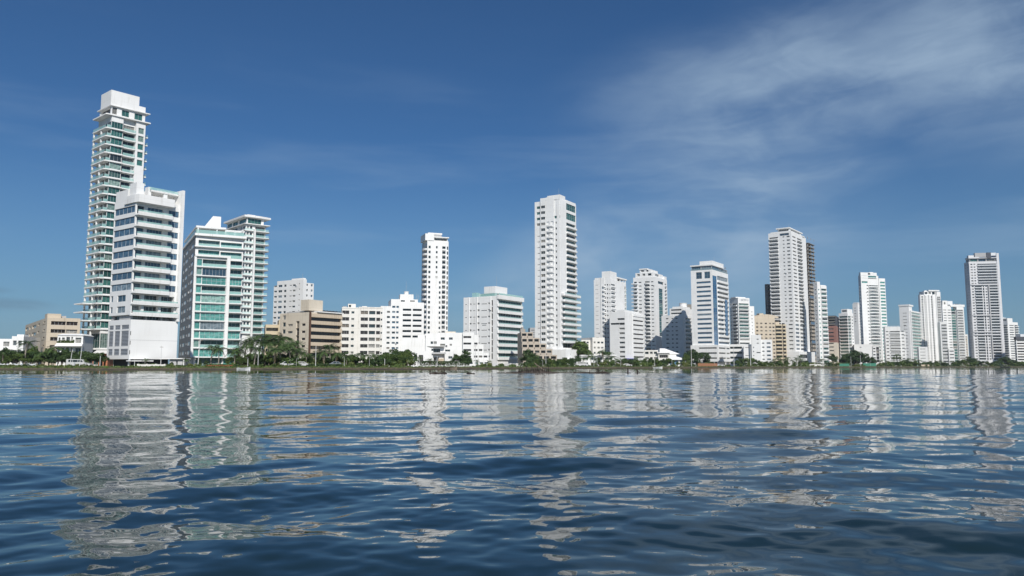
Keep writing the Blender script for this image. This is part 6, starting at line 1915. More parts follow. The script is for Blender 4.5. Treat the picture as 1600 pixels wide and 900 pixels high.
# left park
for u, vt, k, off, wd in ((-14, 546, 'round', 18, 1.2), (8, 543, 'round', 20, 1.1), (24, 549, 'spread', 12, 1.1), (36, 547, 'round', 16, 1.1), (50, 541, 'round', 24, 1.1), (64, 546, 'spread', 14, 1.0), (76, 544, 'round', 20, 1.2), (90, 548, 'spread', 14, 1.1), (103, 545, 'round', 22, 1.1), (116, 549, 'round', 15, 1.0), (128, 547, 'round', 22, 1.0), (141, 546, 'spread', 18, 1.0), (150, 553, 'round', 26, 1.0), (97, 555, 'round', 8, 1.1), (58, 556, 'round', 8, 1.2), (40, 557, 'spread', 9, 1.1), (80, 558, 'round', 9, 1.1), (10, 557, 'round', 8, 1.1), (132, 560, 'round', 10, 1.0)):
    place_tree(u, vt, k, off, wd, 'leaf_dark' if prnd.random() < 0.62 else 'leaf')
for u, vt, off in ((38, 530, 13), (20, 545, 22), (83, 541, 12), (4, 548, 8), (60, 548, 10)):
    place_palm(u, vt, off)
# in front of the podium and teal block
for u, vt, off in ((329, 537, 14), (341, 541, 12), (228, 560, 8), (290, 560, 10)):
    place_palm(u, vt, off)
for u, vt, k, off in ((322, 563, 'round', 9), (356, 558, 'tall', 9), (312, 562, 'tall', 12), (268, 565, 'round', 8)):
    place_tree(u, vt, k, off)
# palm grove by the slab tower
for u, vt, off in ((381, 531, 16), (391, 524, 24), (403, 519, 30), (411, 527, 18), (421, 523, 26), (433, 526, 20), (444, 521, 30), (449, 533, 14), (460, 530, 22), (397, 540, 8), (427, 543, 8), (470, 548, 9)):
    place_palm(u, vt, off, 17, 1.1)
for u, vt, k, off, leaf in ((375, 556, 'round', 8, 'leaf'), (388, 552, 'tall', 12, 'leaf'), (408, 552, 'tall', 10, 'leaf_dark'), (420, 549, 'tall', 8, 'leaf'), (438, 553, 'round', 16, 'leaf_dark'), (455, 551, 'round', 24, 'leaf_dark')):
    place_tree(u, vt, k, off, 1.1, leaf)
# shore in front of the beige block and cream block
for u, vt, off in ((515, 536, 16), (506, 546, 9), (524, 549, 9), (478, 552, 8), (562, 551, 9), (570, 553, 14), (586, 552, 10), (594, 556, 8), (541, 556, 8), (492, 555, 10), (637, 558, 8)):
    place_palm(u, vt, off, 15, 1.05)
for u, vt, k, off, leaf in ((463, 556, 'round', 12, 'leaf'), (474, 558, 'tall', 8, 'leaf'), (484, 556, 'round', 14, 'leaf'), (497, 554, 'round', 14, 'leaf_dark'), (510, 556, 'spread', 12, 'leaf_dark'), (520, 555, 'round', 18, 'leaf_dark'), (530, 554, 'round', 12, 'leaf'), (548, 556, 'round', 14, 'leaf'), (556, 558, 'round', 10, 'leaf_dark'), (577, 557, 'tall', 12, 'leaf_dark'), (602, 552, 'round', 16, 'leaf'), (611, 551, 'round', 12, 'leaf'), (620, 552, 'spread', 16, 'leaf'), (629, 551, 'round', 14, 'leaf'), (637, 550, 'round', 20, 'leaf'), (606, 560, 'round', 8, 'leaf_dark'), (626, 541, 'spread', 30, 'leaf_dark')):
    place_tree(u, vt, k, off, 1.15, leaf)
# villa garden
for u, vt, k, off, leaf in ((713, 553, 'round', 24, 'leaf_dark'), (722, 555, 'round', 24, 'leaf_dark'), (728, 547, 'tall', 30, 'leaf_dark'), (732, 558, 'round', 22, 'leaf_dark')):
    place_tree(u, vt, k, off, 1.1, leaf)
for u, vt, off in ((653, 556, 8), (672, 560, 6), (745, 562, 10), (764, 563, 12), (648, 561, 6)):
    place_palm(u, vt, off)
# before the centre tower
for u, vt, k, off, wd, leaf in ((826, 555, 'tall', 28, 1.2, 'leaf_dark'), (838, 557, 'round', 18, 1.1, 'leaf_dark'), (846, 560, 'round', 16, 1.3, 'leaf'), (856, 562, 'round', 14, 1.3, 'leaf'), (865, 561, 'round', 16, 1.3, 'leaf_dark'), (874, 561, 'round', 14, 1.3, 'leaf'), (883, 559, 'round', 18, 1.2, 'leaf'), (892, 563, 'round', 10, 1.1, 'leaf_dark'), (834, 564, 'round', 10, 1.2, 'leaf'), (906, 531, 'tall', 100, 1.3, 'leaf'), (913, 538, 'round', 92, 0.9, 'leaf'), (902, 556, 'round', 60, 1.0, 'leaf_dark'), (920, 546, 'round', 100, 0.8, 'leaf')):
    place_tree(u, vt, k, off, wd, leaf)
for u, vt, off in ((825, 556, 20), (836, 553, 26), (911, 558, 18), (902, 561, 14), (924, 554, 20), (931, 560, 14), (948, 559, 14), (956, 556, 20), (963, 560, 14), (944, 545, 70), (951, 549, 60), (972, 560, 14), (988, 561, 14), (995, 558, 20), (1002, 562, 14)):
    place_palm(u, vt, off, 14)
for u, vt, k, off, leaf in ((936, 559, 'tall', 14, 'leaf_dark'), (976, 559, 'round', 16, 'leaf'), (985, 561, 'round', 12, 'leaf_dark'), (1008, 560, 'round', 16, 'leaf'), (1017, 559, 'round', 14, 'leaf_dark'), (1026, 560, 'round', 12, 'leaf'), (1036, 560, 'round', 14, 'leaf_dark'), (1044, 559, 'round', 20, 'leaf'), (1052, 563, 'tall', 10, 'leaf'), (1059, 565, 'round', 10, 'leaf'), (948, 548, 'round', 80, 'leaf_dark')):
    place_tree(u, vt, k, off, 1.15, leaf)
# the big tree by the office tower, and along to the parking block
for u, vt, k, off, wd, leaf in ((1081, 544, 'round', 30, 1.0, 'leaf_dark'), (1094, 546, 'spread', 26, 0.95, 'leaf_dark'), (1073, 553, 'round', 24, 0.9, 'leaf'), (1104, 557, 'round', 22, 0.9, 'leaf_dark'), (1088, 558, 'round', 18, 1.0, 'leaf_dark'), (1076, 563, 'round', 14, 1.0, 'leaf'), (1152, 562, 'round', 18, 1.1, 'leaf'), (1160, 558, 'spread', 24, 1.0, 'leaf'), (1170, 557, 'spread', 20, 1.0, 'leaf'), (1178, 560, 'round', 18, 1.0, 'leaf_dark'), (1186, 566, 'round', 12, 1.1, 'leaf'), (1197, 565, 'round', 12, 1.1, 'leaf_dark')):
    place_tree(u, vt, k, off, wd, leaf)
for u, vt, off in ((1210, 560, 16), (1217, 556, 20), (1224, 561, 14), (1231, 557, 20), (1238, 562, 14), (1244, 558, 20), (1251, 560, 14), (1250, 554, 24), (1205, 564, 14), (1285, 560, 16), (1291, 563, 12), (1300, 565, 12), (1307, 563, 16), (1316, 566, 10)):
    place_palm(u, vt, off, 13)
for u, vt, k, off, wd, leaf in ((1214, 564, 'round', 14, 1.1, 'leaf_dark'), (1228, 565, 'round', 12, 1.1, 'leaf'), (1242, 565, 'round', 12, 1.1, 'leaf'), (1256, 566, 'round', 12, 1.0, 'leaf_dark'), (1296, 566, 'round', 12, 1.1, 'leaf'), (1302, 553, 'round', 40, 1.0, 'leaf_dark'), (1326, 551, 'round', 30, 1.05, 'leaf_dark'), (1337, 546, 'round', 34, 1.1, 'leaf_dark'), (1348, 549, 'spread', 30, 0.9, 'leaf_dark'), (1356, 556, 'round', 26, 1.0, 'leaf_dark'), (1318, 558, 'round', 24, 1.0, 'leaf'), (1342, 559, 'round', 20, 1.1, 'leaf_dark'), (1364, 563, 'round', 18, 1.0, 'leaf_dark')):
    place_tree(u, vt, k, off, wd, leaf)
# right-hand shore
for u, vt, off in ((1376, 562, 16), (1402, 552, 20), (1406, 556, 16), (1397, 557, 18), (1387, 563, 14), (1420, 559, 18), (1428, 560, 16), (1436, 562, 14), (1470, 563, 14), (1486, 564, 14), (1412, 561, 14)):
    place_palm(u, vt, off, 12)
for u, vt, k, off, wd, leaf in ((1381, 566, 'round', 12, 1.2, 'leaf'), (1394, 565, 'round', 14, 1.2, 'leaf_dark'), (1410, 564, 'round', 14, 1.2, 'leaf'), (1417, 562, 'round', 18, 1.2, 'leaf_dark'), (1424, 564, 'round', 12, 1.2, 'leaf'), (1432, 565, 'round', 12, 1.2, 'leaf'), (1446, 566, 'round', 14, 1.3, 'leaf'), (1456, 566, 'round', 12, 1.3, 'leaf'), (1464, 565, 'round', 14, 1.3, 'leaf_dark'), (1476, 567, 'round', 12, 1.3, 'leaf'), (1498, 563, 'round', 16, 1.2, 'leaf_dark'), (1506, 561, 'round', 20, 1.2, 'leaf'), (1515, 557, 'round', 28, 1.1, 'leaf_dark'), (1523, 559, 'round', 24, 1.1, 'leaf_dark'), (1532, 564, 'round', 14, 1.2, 'leaf_dark'), (1543, 565, 'round', 14, 1.2, 'leaf'), (1552, 566, 'round', 12, 1.2, 'leaf_dark'), (1562, 562, 'round', 24, 1.2, 'leaf_dark'), (1570, 557, 'round', 30, 1.2, 'leaf_dark'), (1579, 559, 'round', 26, 1.2, 'leaf_dark'), (1588, 563, 'round', 18, 1.2, 'leaf_dark'), (1598, 565, 'round', 16, 1.2, 'leaf_dark'), (1610, 563, 'round', 16, 1.2, 'leaf'), (1490, 566, 'round', 12, 1.2, 'leaf_dark')):
    place_tree(u, vt, k, off, wd, leaf)
for u, vt, off in ((366, 548, 10), (372, 541, 14), (416, 530, 16), (438, 536, 12), (454, 541, 12), (466, 543, 14), (500, 549, 12), (534, 551, 12), (550, 553, 12)):
    place_palm(u, vt, off, 17, 1.1)
for u, vt, k, off, leaf in ((824, 546, 'round', 40, 'leaf_dark'), (831, 552, 'round', 30, 'leaf_dark'), (600, 549, 'round', 22, 'leaf_dark'), (616, 548, 'spread', 22, 'leaf_dark'), (634, 547, 'round', 24, 'leaf')):
    place_tree(u, vt, k, off, 1.1, leaf)
# closing the gaps of the tree belt
for ua, ub, va, vb, oa, ob, st, leafs in ((-8, 162, 549, 556, 10, 26, 11, ('leaf_dark', 'leaf_dark', 'leaf')), (368, 470, 552, 558, 8, 20, 12, ('leaf_dark', 'leaf')), (470, 645, 554, 560, 9, 22, 12, ('leaf', 'leaf_dark')), (828, 898, 558, 563, 10, 18, 9, ('leaf_dark', 'leaf')), (934, 1062, 560, 565, 10, 20, 12, ('leaf', 'leaf_dark')), (1148, 1262, 562, 566, 10, 20, 11, ('leaf', 'leaf_dark')), (1318, 1368, 556, 563, 14, 26, 10, ('leaf_dark',)), (1378, 1480, 563, 567, 9, 18, 10, ('leaf', 'leaf_dark')), (1492, 1615, 560, 566, 10, 26, 9, ('leaf_dark', 'leaf_dark', 'leaf'))):
    uu = ua
    while uu < ub:
        place_tree(uu, prnd.uniform(va, vb), prnd.choice(('round', 'spread', 'round')), prnd.uniform(oa, ob), prnd.uniform(1.0, 1.4), prnd.choice(leafs))
        uu += st * prnd.uniform(0.7, 1.3)
# shrubs along the edge
u = -12.0
while u < 1612:
    gap = any(a < u < b2 for a, b2 in ((163, 205), (232, 262), (640, 736), (778, 818), (1094, 1122), (1312, 1326), (1350, 1368)))
    if not gap:
        place_shrub(u, prnd.uniform(566.5, 570.5) if u < 900 else prnd.uniform(568.3, 570.6), prnd.uniform(3.4, 6.5), prnd.uniform(0.9, 1.5))
    u += prnd.uniform(7, 12) if u < 900 else prnd.uniform(6, 10)
u = 366.0
while u < 1612:
    if not any(a < u < b2 for a, b2 in ((640, 742), (770, 822), (892, 904), (1060, 1070), (1112, 1148))):
        hi_ = u < 640
        place_shrub(u, prnd.uniform(558, 565) if hi_ else prnd.uniform(563, 567.5), prnd.uniform(7, 14), prnd.uniform(0.8, 1.3))
    u += prnd.uniform(7, 11) if u < 640 else prnd.uniform(9, 15)
for u_, vt, w_ in ((212, 567, 1), (224, 568, 1.2), (240, 566, 1.2), (252, 568, 1.2), (300, 566, 1), (335, 568, 1.6), (345, 568.5, 1.6), (352, 568, 1.4), (782, 567, 1.2), (800, 567.5, 1.4), (816, 566, 1.2)):
    place_shrub(u_, vt, 6, w_)

ZONES = [(-50, 86, 'below the beige block'), (86, 165, 'below the tallest tower'), (165, 280, 'before the blank podium'), (280, 366, 'before the teal block'), (366, 432, 'before the slab tower'), (432, 536, 'before the beige banded block'), (536, 600, 'before the cream block'), (600, 640, 'before the antenna block'), (640, 742, 'around the waterfront villa'), (742, 818, 'before the green terraced block'), (818, 898, 'before the centre tower'), (898, 952, 'right of the centre podium'), (952, 1010, 'before the ribbon window block'), (1010, 1062, 'around the tent roofs'), (1062, 1145, 'below the blue glass tower'), (1145, 1204, 'before the parking block'), (1204, 1266, 'before the tall white tower'), (1266, 1314, 'around the white marquee'), (1314, 1374, 'before the curved balcony tower'), (1374, 1418, 'before the balcony row block'), (1418, 1468, 'before the ribbed tower'), (1468, 1508, 'before the teal slot tower'), (1508, 1568, 'before the dark sided tower'), (1568, 1700, 'before the banded edge block')]
ORD = ['first', 'second', 'third', 'fourth', 'fifth', 'sixth', 'seventh', 'eighth', 'ninth', 'tenth', 'eleventh', 'twelfth', 'thirteenth', 'fourteenth', 'fifteenth', 'sixteenth', 'seventeenth', 'eighteenth', 'nineteenth', 'twentieth', 'twenty-first', 'twenty-second', 'twenty-third', 'twenty-fourth', 'twenty-fifth', 'twenty-sixth', 'twenty-seventh', 'twenty-eighth', 'twenty-ninth', 'thirtieth']
buck = {}
for o, u, kind, desc, size in PLANTS:
    z = next(ph for a, b2, ph in ZONES if a <= u < b2)
    buck.setdefault((size + ' ' + desc, z), []).append((u, o, kind))
for (desc, z), lst in buck.items():
    lst.sort(key=lambda q_: q_[0])
    for i, (u, o, kind) in enumerate(lst):
        if len(lst) == 1:
            lab = f'{desc} {z}'
        else:
            lab = f'{desc} {z}, {ORD[i]} from left'
        tag(o, lab, {'tree': 'tree', 'palm': 'palm tree', 'shrub': 'shrub'}[kind], {'tree': 'trees along the waterfront', 'palm': 'palms along the waterfront', 'shrub': 'shrubs along the bank'}[kind])

# grass tufts on the bank, one uncounted cover
r_ = np.random.default_rng(8)
N = 9000
v, f = [], []
for i in range(N):
    u = r_.uniform(-60, 1660)
    x, y = ground_pt(u, r_.uniform(0.6, 4.5))
    z = 0.45 + 0.1 * r_.random() if y - shoreY(u) < 1.4 else LAND - 0.05
    hgt = r_.uniform(0.12, 0.42)
    w_ = r_.uniform(0.10, 0.35)
    a = r_.uniform(0, 3.14)
    k = len(v)
    v += [(x - w_ * math.cos(a), y - w_ * math.sin(a), z), (x + w_ * math.cos(a), y + w_ * math.sin(a), z), (x + r_.uniform(-0.2, 0.2), y + r_.uniform(-0.2, 0.2), z + hgt)]
    f.append((k, k + 1, k + 2))
me = bpy.data.meshes.new('bank_grass')
me.from_pydata(v, [], f)
me.materials.append(MATS['leaf'])
tag(link('bank_grass', me), 'rough green and straw coloured grass on top of the bank', 'grass', kind='stuff')


# ================================================================== hedges, walls, fences
def hedge(label, u0, u1, vt, off, depth=1.6, leaf='leaf_dark', seed=3):
    (x0, y0), (x1, y1) = ground_pt(u0, off), ground_pt(u1, off)
    L = math.hypot(x1 - x0, y1 - y0)
    h = Zof(vt, (y0 + y1) / 2) - LAND
    n = int(L * 120)
    r = np.random.default_rng(seed)
    v, f = [], []
    for i in range(n):
        pos = np.array([r.uniform(0, L), r.uniform(0, depth), h * (1 - r.random() ** 1.6)])
        d_ = r.normal(size=3) + np.array([0, -0.6, 0.5])
        d_ /= np.linalg.norm(d_)
        a = np.cross(d_, r.normal(size=3))
        a /= np.linalg.norm(a)
        b_ = np.cross(d_, a)
        s = r.uniform(0.12, 0.28)
        k = len(v)
        v += [tuple(pos - a * s), tuple(pos - b_ * s * .5), tuple(pos + a * s), tuple(pos + b_ * s * .5)]
        f.append((k, k + 1, k + 2, k + 3))
    me = bpy.data.meshes.new('hedge')
    me.from_pydata(v, [], f)
    me.materials.append(MATS[leaf])
    o = link('hedge', me, None, (x0, y0, LAND), math.atan2(y1 - y0, x1 - x0))
    tag(o, label, 'hedge')


def wall_run(name, label, cat, u0, u1, vt, off, th, mat, piece=None, z0=None, posts=0, pw=0.3):
    """A straight run of wall or fence; the pieces one can tell apart are parts."""
    (x0, y0), (x1, y1) = ground_pt(u0, off), ground_pt(u1, off)
    L = math.hypot(x1 - x0, y1 - y0)
    zt = Zof(vt, (y0 + y1) / 2)
    z0 = LAND if z0 is None else z0
    o = link(name, None, None, (x0, y0, 0), math.atan2(y1 - y0, x1 - x0))
    tag(o, label, cat)
    n = max(1, posts)
    for k in range(n):
        b = cached((name, label), lambda: (lambda q_: (q_.box(0.02 if n > 1 else 0, L / n - (pw if n > 1 else 0), 0, th, z0, zt), q_.mesh(piece or 'panel', [mat]))[1])(MB()))
        link(piece or 'panel', b, o, (k * L / n, 0, 0))
    if n > 1:
        pm_ = (lambda q_: (q_.box(-pw, 0, -0.04, th + 0.04, z0, zt + 0.12), q_.mesh('post', [mat]))[1])(MB())
        for k in range(n + 1):
            link('post', pm_, o, (k * L / n, 0, 0))
    return o


hedge('long clipped dark hedge behind the white sea wall of the villa', 660, 736, 564.5, 9, seed=3)
hedge('low dark hedge under the beige banded block', 482, 532, 569, 4.2, 1.4, seed=4)
hedge('low hedge dotted with red along the front of the teal block', 322, 372, 569.5, 5.0, 1.2, 'leaf', seed=5)
wall_run('sea_wall', 'long low white sea wall in front of the villa hedge', 'wall', 646, 737, 571.3, 2.2, 0.35, 'white', z0=0.3, posts=3, pw=0.3)
wall_run('garden_wall', 'low whitish green garden wall under the park trees at far left', 'wall', -10, 56, 568.8, 6.5, 0.3, 'cool_white', posts=6, pw=0.3)
wall_run('garden_wall', 'low cream wall below the green terraced white block', 'wall', 778, 818, 568, 12, 0.35, 'warm_white', posts=4)
wall_run('garden_wall', 'low white wall beside the palms right of the villa', 'wall', 757, 778, 568, 10, 0.3, 'white', posts=2)
wall_run('planter_wall', 'long low cream planter wall before the blank podium', 'wall', 216, 258, 569.3, 5.0, 0.5, 'warm_white', posts=3)
wall_run('fence', 'rust orange waterfront fence at the foot of the blue glass tower', 'fence', 1091, 1121, 567.8, 4, 0.12, 'fence_orange', 'panel', posts=14, pw=0.12)
wall_run('fence', 'green site fence left of the big round tree', 'fence', 1312, 1327, 568.2, 5, 0.1, 'fence_green', 'panel', posts=5, pw=0.1)
wall_run('fence', 'green site fence right of the big round tree', 'fence', 1349, 1369, 567.5, 5, 0.1, 'fence_green', 'panel', posts=6, pw=0.1)
wall_run('garden_wall', 'small yellow and white kerb wall by the raw concrete tower', 'wall', 1266, 1290, 569.2, 6, 0.3, 'warm_white', posts=3)
wall_run('garden_wall', 'broken orange tinted low wall before the ribbed tower', 'wall', 1440, 1456, 569.8, 5, 0.3, 'tan_band', posts=3)
b = MB()
(x0, y0), (x1, y1) = ground_pt(322, 4.7), ground_pt(372, 4.7)
for k in range(160):
    tt = prnd.random()
    x, y, z = x0 + (x1 - x0) * tt, y0 + prnd.uniform(-0.2, 0.3), LAND + prnd.uniform(0.1, 0.45)
    b.quad((x - .1, y, z), (x, y - .05, z - .08), (x + .1, y, z), (x, y + .05, z + .1))
tag(link('flowers', b.mesh('flowers', ['flower_red'])), 'sprinkle of red blossom along the hedge before the teal block', 'flowers', kind='stuff')


# ================================================================== lamps and poles
def lamp_mesh():
    b = MB()
    b.tube([(0, 0, 0), (0, 0, 6.0)], [0.11, 0.07], 6)
    p_ = b.mesh('pole', ['pole_paint'])
    b = MB()
    pts = [(0, 0, 6.0)] + [(-0.55 + 0.55 * math.cos(a), 0, 6.0 + 0.75 * math.sin(a)) for a in (0.4, 0.9, 1.5, 2.1, 2.7)] + [(-1.1, 0, 6.0)]
    b.tube(pts, 0.05, 5)
    a_ = b.mesh('arm', ['pole_paint'])
    b = MB()
    b.frustum([(-1.3, -.2), (-.9, -.2), (-.9, .2), (-1.3, .2)], 5.75, [(-1.17, -.08), (-1.03, -.08), (-1.03, .08), (-1.17, .08)], 6.02)
    return p_, a_, b.mesh('lamp_head', ['canvas'])


LM = lamp_mesh()


def pole_mesh():
    b = MB()
    b.tube([(0, 0, 0), (0, 0, 10)], [0.16, 0.10], 7)
    p_ = b.mesh('pole', ['pole_paint'])
    b = MB()
    b.box(-0.7, 0.7, -0.05, 0.05, 9.2, 9.32)
    for x in (-0.6, -0.2, 0.2, 0.6):
        b.tube([(x, 0, 9.33), (x, 0, 9.55)], 0.05, 5)
    return p_, b.mesh('crossarm', ['old_wood'])


PM = pole_mesh()
POSTS = []
for u, vt in ((538, 557), (577, 557.5), (463, 559), (655, 557), (1012, 562), (1360, 563), (303, 560), (848, 562)):
    x, y = ground_pt(u, 3.6)
    s = (Zof(vt, y) - LAND) / 6.8
    o = link('street_lamp', None, None, (x, y, LAND), prnd.choice((0.0, 3.14)) + 0.2, s)
    link('pole', LM[0], o)
    link('arm', LM[1], o)
    link('lamp_head', LM[2], o)
    POSTS.append((u, o, 'pale street lamp with a hooked arm', 'street lamp'))
for u, vt, tilt, cross in ((109, 546, 0.09, 0), (124, 541, 0.07, 0), (251, 540, 0.0, 1), (309, 529, 0.05, 1), (403, 549, 0, 0), (156, 556, 0, 0), (210, 562, 0, 0), (493, 540, 0, 1), (601, 560, 0, 0), (743, 538, 0, 1), (683, 556, 0, 0), (853, 547, 0, 1), (928, 556, 0, 0), (933, 560, 0, 0), (970, 562, 0, 0), (1023, 563, 0, 0), (1050, 562, 0, 0), (1080.5, 545, 0, 0), (1147, 541, 0, 1), (1117, 560, 0, 0), (1173, 540, 0, 1), (1330, 557, 0, 0), (1345, 555, 0, 1), (1287, 558, 0, 0), (387, 560, 0, 0), (1244, 561, 0, 0), (1539, 562, 0, 0)):
    x, y = ground_pt(u, 4.0 if u != 251 else 6)
    s = (Zof(vt, y) - LAND) / 10
    o = link('utility_pole', None, None, (x, y, LAND), 0.0, (max(s, 0.55), max(s, 0.55), s))
    o.rotation_euler = (0, tilt, 0.3)
    link('pole', PM[0], o)
    if cross:
        link('crossarm', PM[1], o)
    POSTS.append((u, o, 'leaning pale pole' if tilt > 0.06 else 'tall utility pole with a crossarm' if cross else 'plain pale pole', 'pole'))
buck = {}
for u, o, desc, cat in POSTS:
    z = next(ph for a, b2, ph in ZONES if a <= u < b2)
    buck.setdefault((desc, z), []).append((u, o, cat))
for (desc, z), lst in buck.items():
    lst.sort(key=lambda q_: q_[0])
    for i, (u, o, cat) in enumerate(lst):
        tag(o, f'{desc} {z}' + (f', {ORD[i]} from the left' if len(lst) > 1 else ''), cat, 'street lamps along the shore' if cat == 'street lamp' else 'poles along the shore')


# ================================================================== cars and boats
def car_parts(van):
    b = MB()
    L, W = (4.9, 1.9) if van else (4.3, 1.75)
    if van:
        prof = [(-L / 2, 0.35), (L / 2, 0.35), (L / 2, 1.05), (L / 2 - 0.5, 1.2), (L / 2 - 1.1, 1.95), (-L / 2 + 0.1, 2.0), (-L / 2, 1.8)]
    else:
        prof = [(-L / 2, 0.35), (L / 2, 0.35), (L / 2, 0.75), (L / 2 - 1.1, 0.92), (L / 2 - 1.8, 1.42), (-L / 2 + 1.2, 1.45), (-L / 2 + 0.5, 0.98), (-L / 2, 0.9)]
    n = len(prof)
    for i in range(n):
        a, c_ = prof[i], prof[(i + 1) % n]
        b.quad((a[0], -W / 2, a[1]), (a[0], W / 2, a[1]), (c_[0], W / 2, c_[1]), (c_[0], -W / 2, c_[1]))
    b.poly([(x, -W / 2, z) for x, z in prof])
    b.poly([(x, W / 2, z) for x, z in reversed(prof)])
    w_ = MB()
    if van:
        q_ = [[(-1.9, 1.25), (-0.9, 1.25), (-0.9, 1.8), (-1.9, 1.82)], [(-0.8, 1.25), (0.4, 1.25), (0.4, 1.8), (-0.8, 1.8)], [(0.5, 1.25), (1.75, 1.25), (1.3, 1.78), (0.5, 1.8)]]
    else:
        q_ = [[(-1.35, 0.95), (-0.1, 0.95), (-0.1, 1.36), (-0.85, 1.36)], [(0.0, 0.95), (0.95, 0.93), (0.3, 1.35), (0.0, 1.36)]]
    for q in q_:
        w_.poly([(x, -W / 2 - 0.012, z) for x, z in q])
        w_.poly([(x, W / 2 + 0.012, z) for x, z in reversed(q)])
    t_ = MB()
    t_.tube([(0, -0.11, 0), (0, 0.11, 0)], 0.33, 12)
    return b, w_.mesh('side_window', ['dark']), t_.mesh('wheel', ['tyre']), L, W


CARS = {}


def car(label, u, off, paint_, van=False, rz=0.1):
    x, y = ground_pt(u, off)
    key = (van,)
    if key not in CARS:
        CARS[key] = car_parts(van)
    b, wm, tm, L, W = CARS[key]
    o = link('parked_car' if not van else 'parked_van', None, None, (x, y, LAND), rz)
    tag(o, label, 'van' if van else 'car', 'vehicles parked along the waterfront')
    link('body', b.mesh('body', [paint_]), o)
    link('side_window', wm, o)
    for sx in (-1, 1):
        for sy in (-1, 1):
            link('wheel', tm, o, (sx * L * 0.31, sy * (W / 2 - 0.1), 0.33))


car('white van parked by the leaning poles below the tallest tower', 121, 9, 'car_white', True)
car('white car parked right behind the van below the tallest tower', 130, 10, 'car_white')
car('white car half hidden by shrubs before the beige banded block', 451, 7, 'car_white')
car('silver car behind the low hedge of the beige banded block', 473, 7, 'car_white')
car('white car between the palms before the cream white block', 527, 7, 'car_silver')
car('cream white van parked before the centre tower entrance', 909, 8, 'car_white', True)
car('white car parked among shrubs before the blue glass tower', 1126, 6, 'car_white')
car('white car parked before the parking block', 1194, 8, 'car_white')
car('white car parked under the ribbon window block', 980, 8, 'car_white')


def boat(label, u, dist_off, L, mat='hull_white', canopy=False, z=0.0, name='skiff'):
    x, y = ground_pt(u, dist_off)
    o = link(name, None, None, (x, y, z), 0.12)
    tag(o, label, 'boat')
    b = MB()
    st = [(-0.5, 0.75, 0.55), (-0.2, 0.95, 0.5), (0.15, 0.9, 0.55), (0.38, 0.5, 0.68), (0.5, 0.04, 0.85)]
    for (xa, wa, ha), (xb, wb, hb) in zip(st, st[1:]):
        for sd in (-1, 1):
            b.quad((xa * L, sd * wa * 0.6, -0.12), (xb * L, sd * wb * 0.5, -0.12), (xb * L, sd * wb, hb), (xa * L, sd * wa, ha))
        b.quad((xa * L, -wa, ha - 0.12), (xb * L, -wb, hb - 0.12), (xb * L, wb, hb - 0.12), (xa * L, wa, ha - 0.12))
    xa, wa, ha = st[0]
    b.quad((xa * L, -wa * .6, -.12), (xa * L, wa * .6, -.12), (xa * L, wa, ha), (xa * L, -wa, ha))
    link('hull', b.mesh('hull', [mat]), o)
    if canopy:
        b = MB()
        b.box(-0.35 * L, 0.15 * L, -0.9, 0.9, 1.95, 2.05)
        link('canopy', b.mesh('canopy', ['canvas']), o)
        b = MB()
        for xx in (-0.33, 0.12):
            for sy in (-0.8, 0.8):
                b.tube([(xx * L, sy, 0.4), (xx * L, sy, 1.95)], 0.04, 5)
        link('canopy_frame', b.mesh('canopy_frame', ['steel']), o)
    b = MB()
    b.box(-0.53 * L, -0.5 * L - 0.004, -0.18, 0.18, 0.2, 0.95)
    b.box(-0.56 * L, -0.5 * L, -0.1, 0.1, -0.3, 0.199)
    link('outboard_motor', b.mesh('outboard_motor', ['dark_frame']), o)


boat('white skiff moored at the bank before the tent roofs', 1027, -3.0, 5.0)
boat('small white skiff by the bank before the slab balcony tower', 381, -2.6, 3.2)
boat('dark launch with white canopy at the far right shore', 1571, -4, 9.0, 'dark_frame', True, name='launch')
boat('brown canoe drawn up below the white sea wall', 699, -1.6, 5.5, 'old_wood', z=0.15, name='canoe')


# ================================================================== wreck in the lagoon and stakes
def water_pt(u, v):
    d_ = HC * FPX / (v - HORIZON)
    return K(u, v) * d_ / 1.0, d_


x0, y0 = water_pt(776, 583.2)
x1, y1 = water_pt(894, 583.2)
L = x1 - x0
wr = link('wreck', None, None, (x0, y0, 0))
tag(wr, 'dark rotten hull of a sunken boat with ribs and a leaning mast in the lagoon', 'wreck')
b = MB()
wrnd = random.Random(9)
N = 46
for k in range(N):
    ta, tb = k / N, (k + 1) / N
    def hh(t_):
        return 0.10 + 0.42 * math.exp(-((t_ - 0.52) / 0.24) ** 2) * (1 if t_ < 0.72 else 0.4)
    ha, hb = hh(ta) + wrnd.uniform(-0.04, 0.04), hh(tb) + wrnd.uniform(-0.04, 0.04)
    b.quad((ta * L, -0.5, -0.3), (tb * L, -0.5, -0.3), (tb * L, -0.15, hb), (ta * L, -0.15, ha))
    b.quad((ta * L, -0.15, ha), (tb * L, -0.15, hb), (tb * L, 1.2, hb * 0.6), (ta * L, 1.2, ha * 0.6))
    b.quad((tb * L, 1.2, hb * .6), (ta * L, 1.2, ha * .6), (ta * L, 1.6, -.3), (tb * L, 1.6, -.3))
link('hull', b.mesh('hull', ['wet_wood']), wr)


def rib_mesh(h):
    b_ = MB()
    b_.tube([(0, 0, -0.2), (0.02, -0.08, h * 0.6), (-0.03, -0.02, h)], [0.09, 0.07, 0.05], 5)
    return b_.mesh('hull_rib', ['wet_wood'])


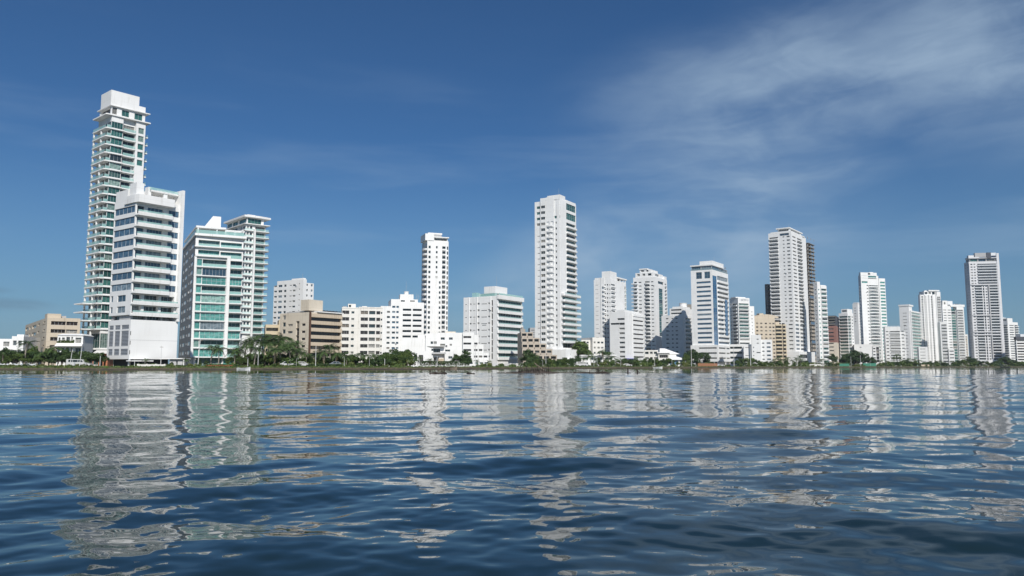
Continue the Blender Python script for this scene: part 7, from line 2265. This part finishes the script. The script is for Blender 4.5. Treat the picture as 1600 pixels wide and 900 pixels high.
ribs = [rib_mesh(0.75), rib_mesh(0.95), rib_mesh(0.62)]
for k in range(17):
    link('hull_rib', ribs[k % 3], wr, ((0.30 + 0.024 * k) * L + wrnd.uniform(-0.04, 0.04), -0.2 + wrnd.uniform(-0.1, 0.15), 0.0), wrnd.uniform(-0.4, 0.4))
b = MB()
b.tube([(0.665 * L, 0.0, 0.1), (0.50 * L, 0.8, 1.45)], [0.09, 0.05], 6)
link('mast', b.mesh('mast', ['old_wood']), wr)


def debris(label, u0, u1, v, h, seed, stakes=()):
    a, yy = water_pt(u0, v)
    e, _ = water_pt(u1, v)
    o = link('driftwood', None, None, (a, yy, 0))
    tag(o, label, 'driftwood')
    r = random.Random(seed)
    b_ = MB()
    LL = e - a
    pts, rd = [], []
    n = max(6, int(LL / 0.5))
    for k in range(n + 1):
        pts.append((LL * k / n, r.uniform(-0.12, 0.12), r.uniform(-0.02, h * 0.5)))
        rd.append(r.uniform(0.08, 0.20))
    b_.tube(pts, rd, 6)
    for k in range(n):
        x = r.uniform(0, LL)
        b_.tube([(x, 0, 0), (x + r.uniform(-0.2, 0.2), r.uniform(-.1, .1), r.uniform(0.1, h))], [0.07, 0.03], 5)
    link('log', b_.mesh('log', ['wet_wood']), o)
    for s_, hs in stakes:
        q = MB()
        q.tube([(s_ * LL, 0, -0.3), (s_ * LL + 0.05, 0, hs)], [0.08, 0.06], 6)
        link('stake', q.mesh('stake', ['wet_wood']), o)


debris('floating dark branches left of the wreck below the villa', 671, 698, 584.3, 0.35, 4, ((0.02, 0.5), (0.7, 0.45), (0.85, 0.6)))
debris('thin scrap of driftwood between the branches and the wreck', 730, 741, 584.5, 0.12, 5)
debris('long line of rotten timber to the right of the wreck', 896, 952, 583.4, 0.25, 6, ((0.45, 0.55), (0.65, 0.7), (0.69, 0.7), (0.8, 0.4)))
for u, h, lab in ((981, 0.75, 'taller dark stake standing alone right of the rotten timber'), (996, 0.5, 'shorter dark stake furthest right in the lagoon')):
    x, y = water_pt(u, 583.3)
    b = MB()
    b.tube([(0, 0, -0.4), (0.02, 0, h * 0.6), (-0.03, 0, h)], [0.12, 0.10, 0.07], 7)
    b.tube([(-0.35, 0, 0.02), (0.4, 0.1, 0.06)], [0.06, 0.05], 5)
    o = link('mooring_stake', b.mesh('mooring_stake', ['wet_wood']), None, (x, y, 0))
    tag(o, lab, 'stake', 'stakes in the lagoon')
print('objects', len(bpy.data.objects))

# ================================================================== thin sea haze
hz_b = MB()
hz_b.box(-1500, 1900, -60, 4600, -1.6, 130)
m = bpy.data.materials.new('haze')
m.use_nodes = True
t = NT(m.node_tree)
o_ = t.n('ShaderNodeOutputMaterial')
pv = t.n('ShaderNodeVolumePrincipled', {'Color': (0.86, 0.93, 1.0, 1), 'Density': HAZE, 'Anisotropy': 0.3})
m.node_tree.links.new(pv.outputs[0], o_.inputs['Volume'])
MATS['haze'] = m
ho = link('haze', hz_b.mesh('haze', ['haze']))
tag(ho, 'thin humid air over the lagoon and the city', kind='stuff')
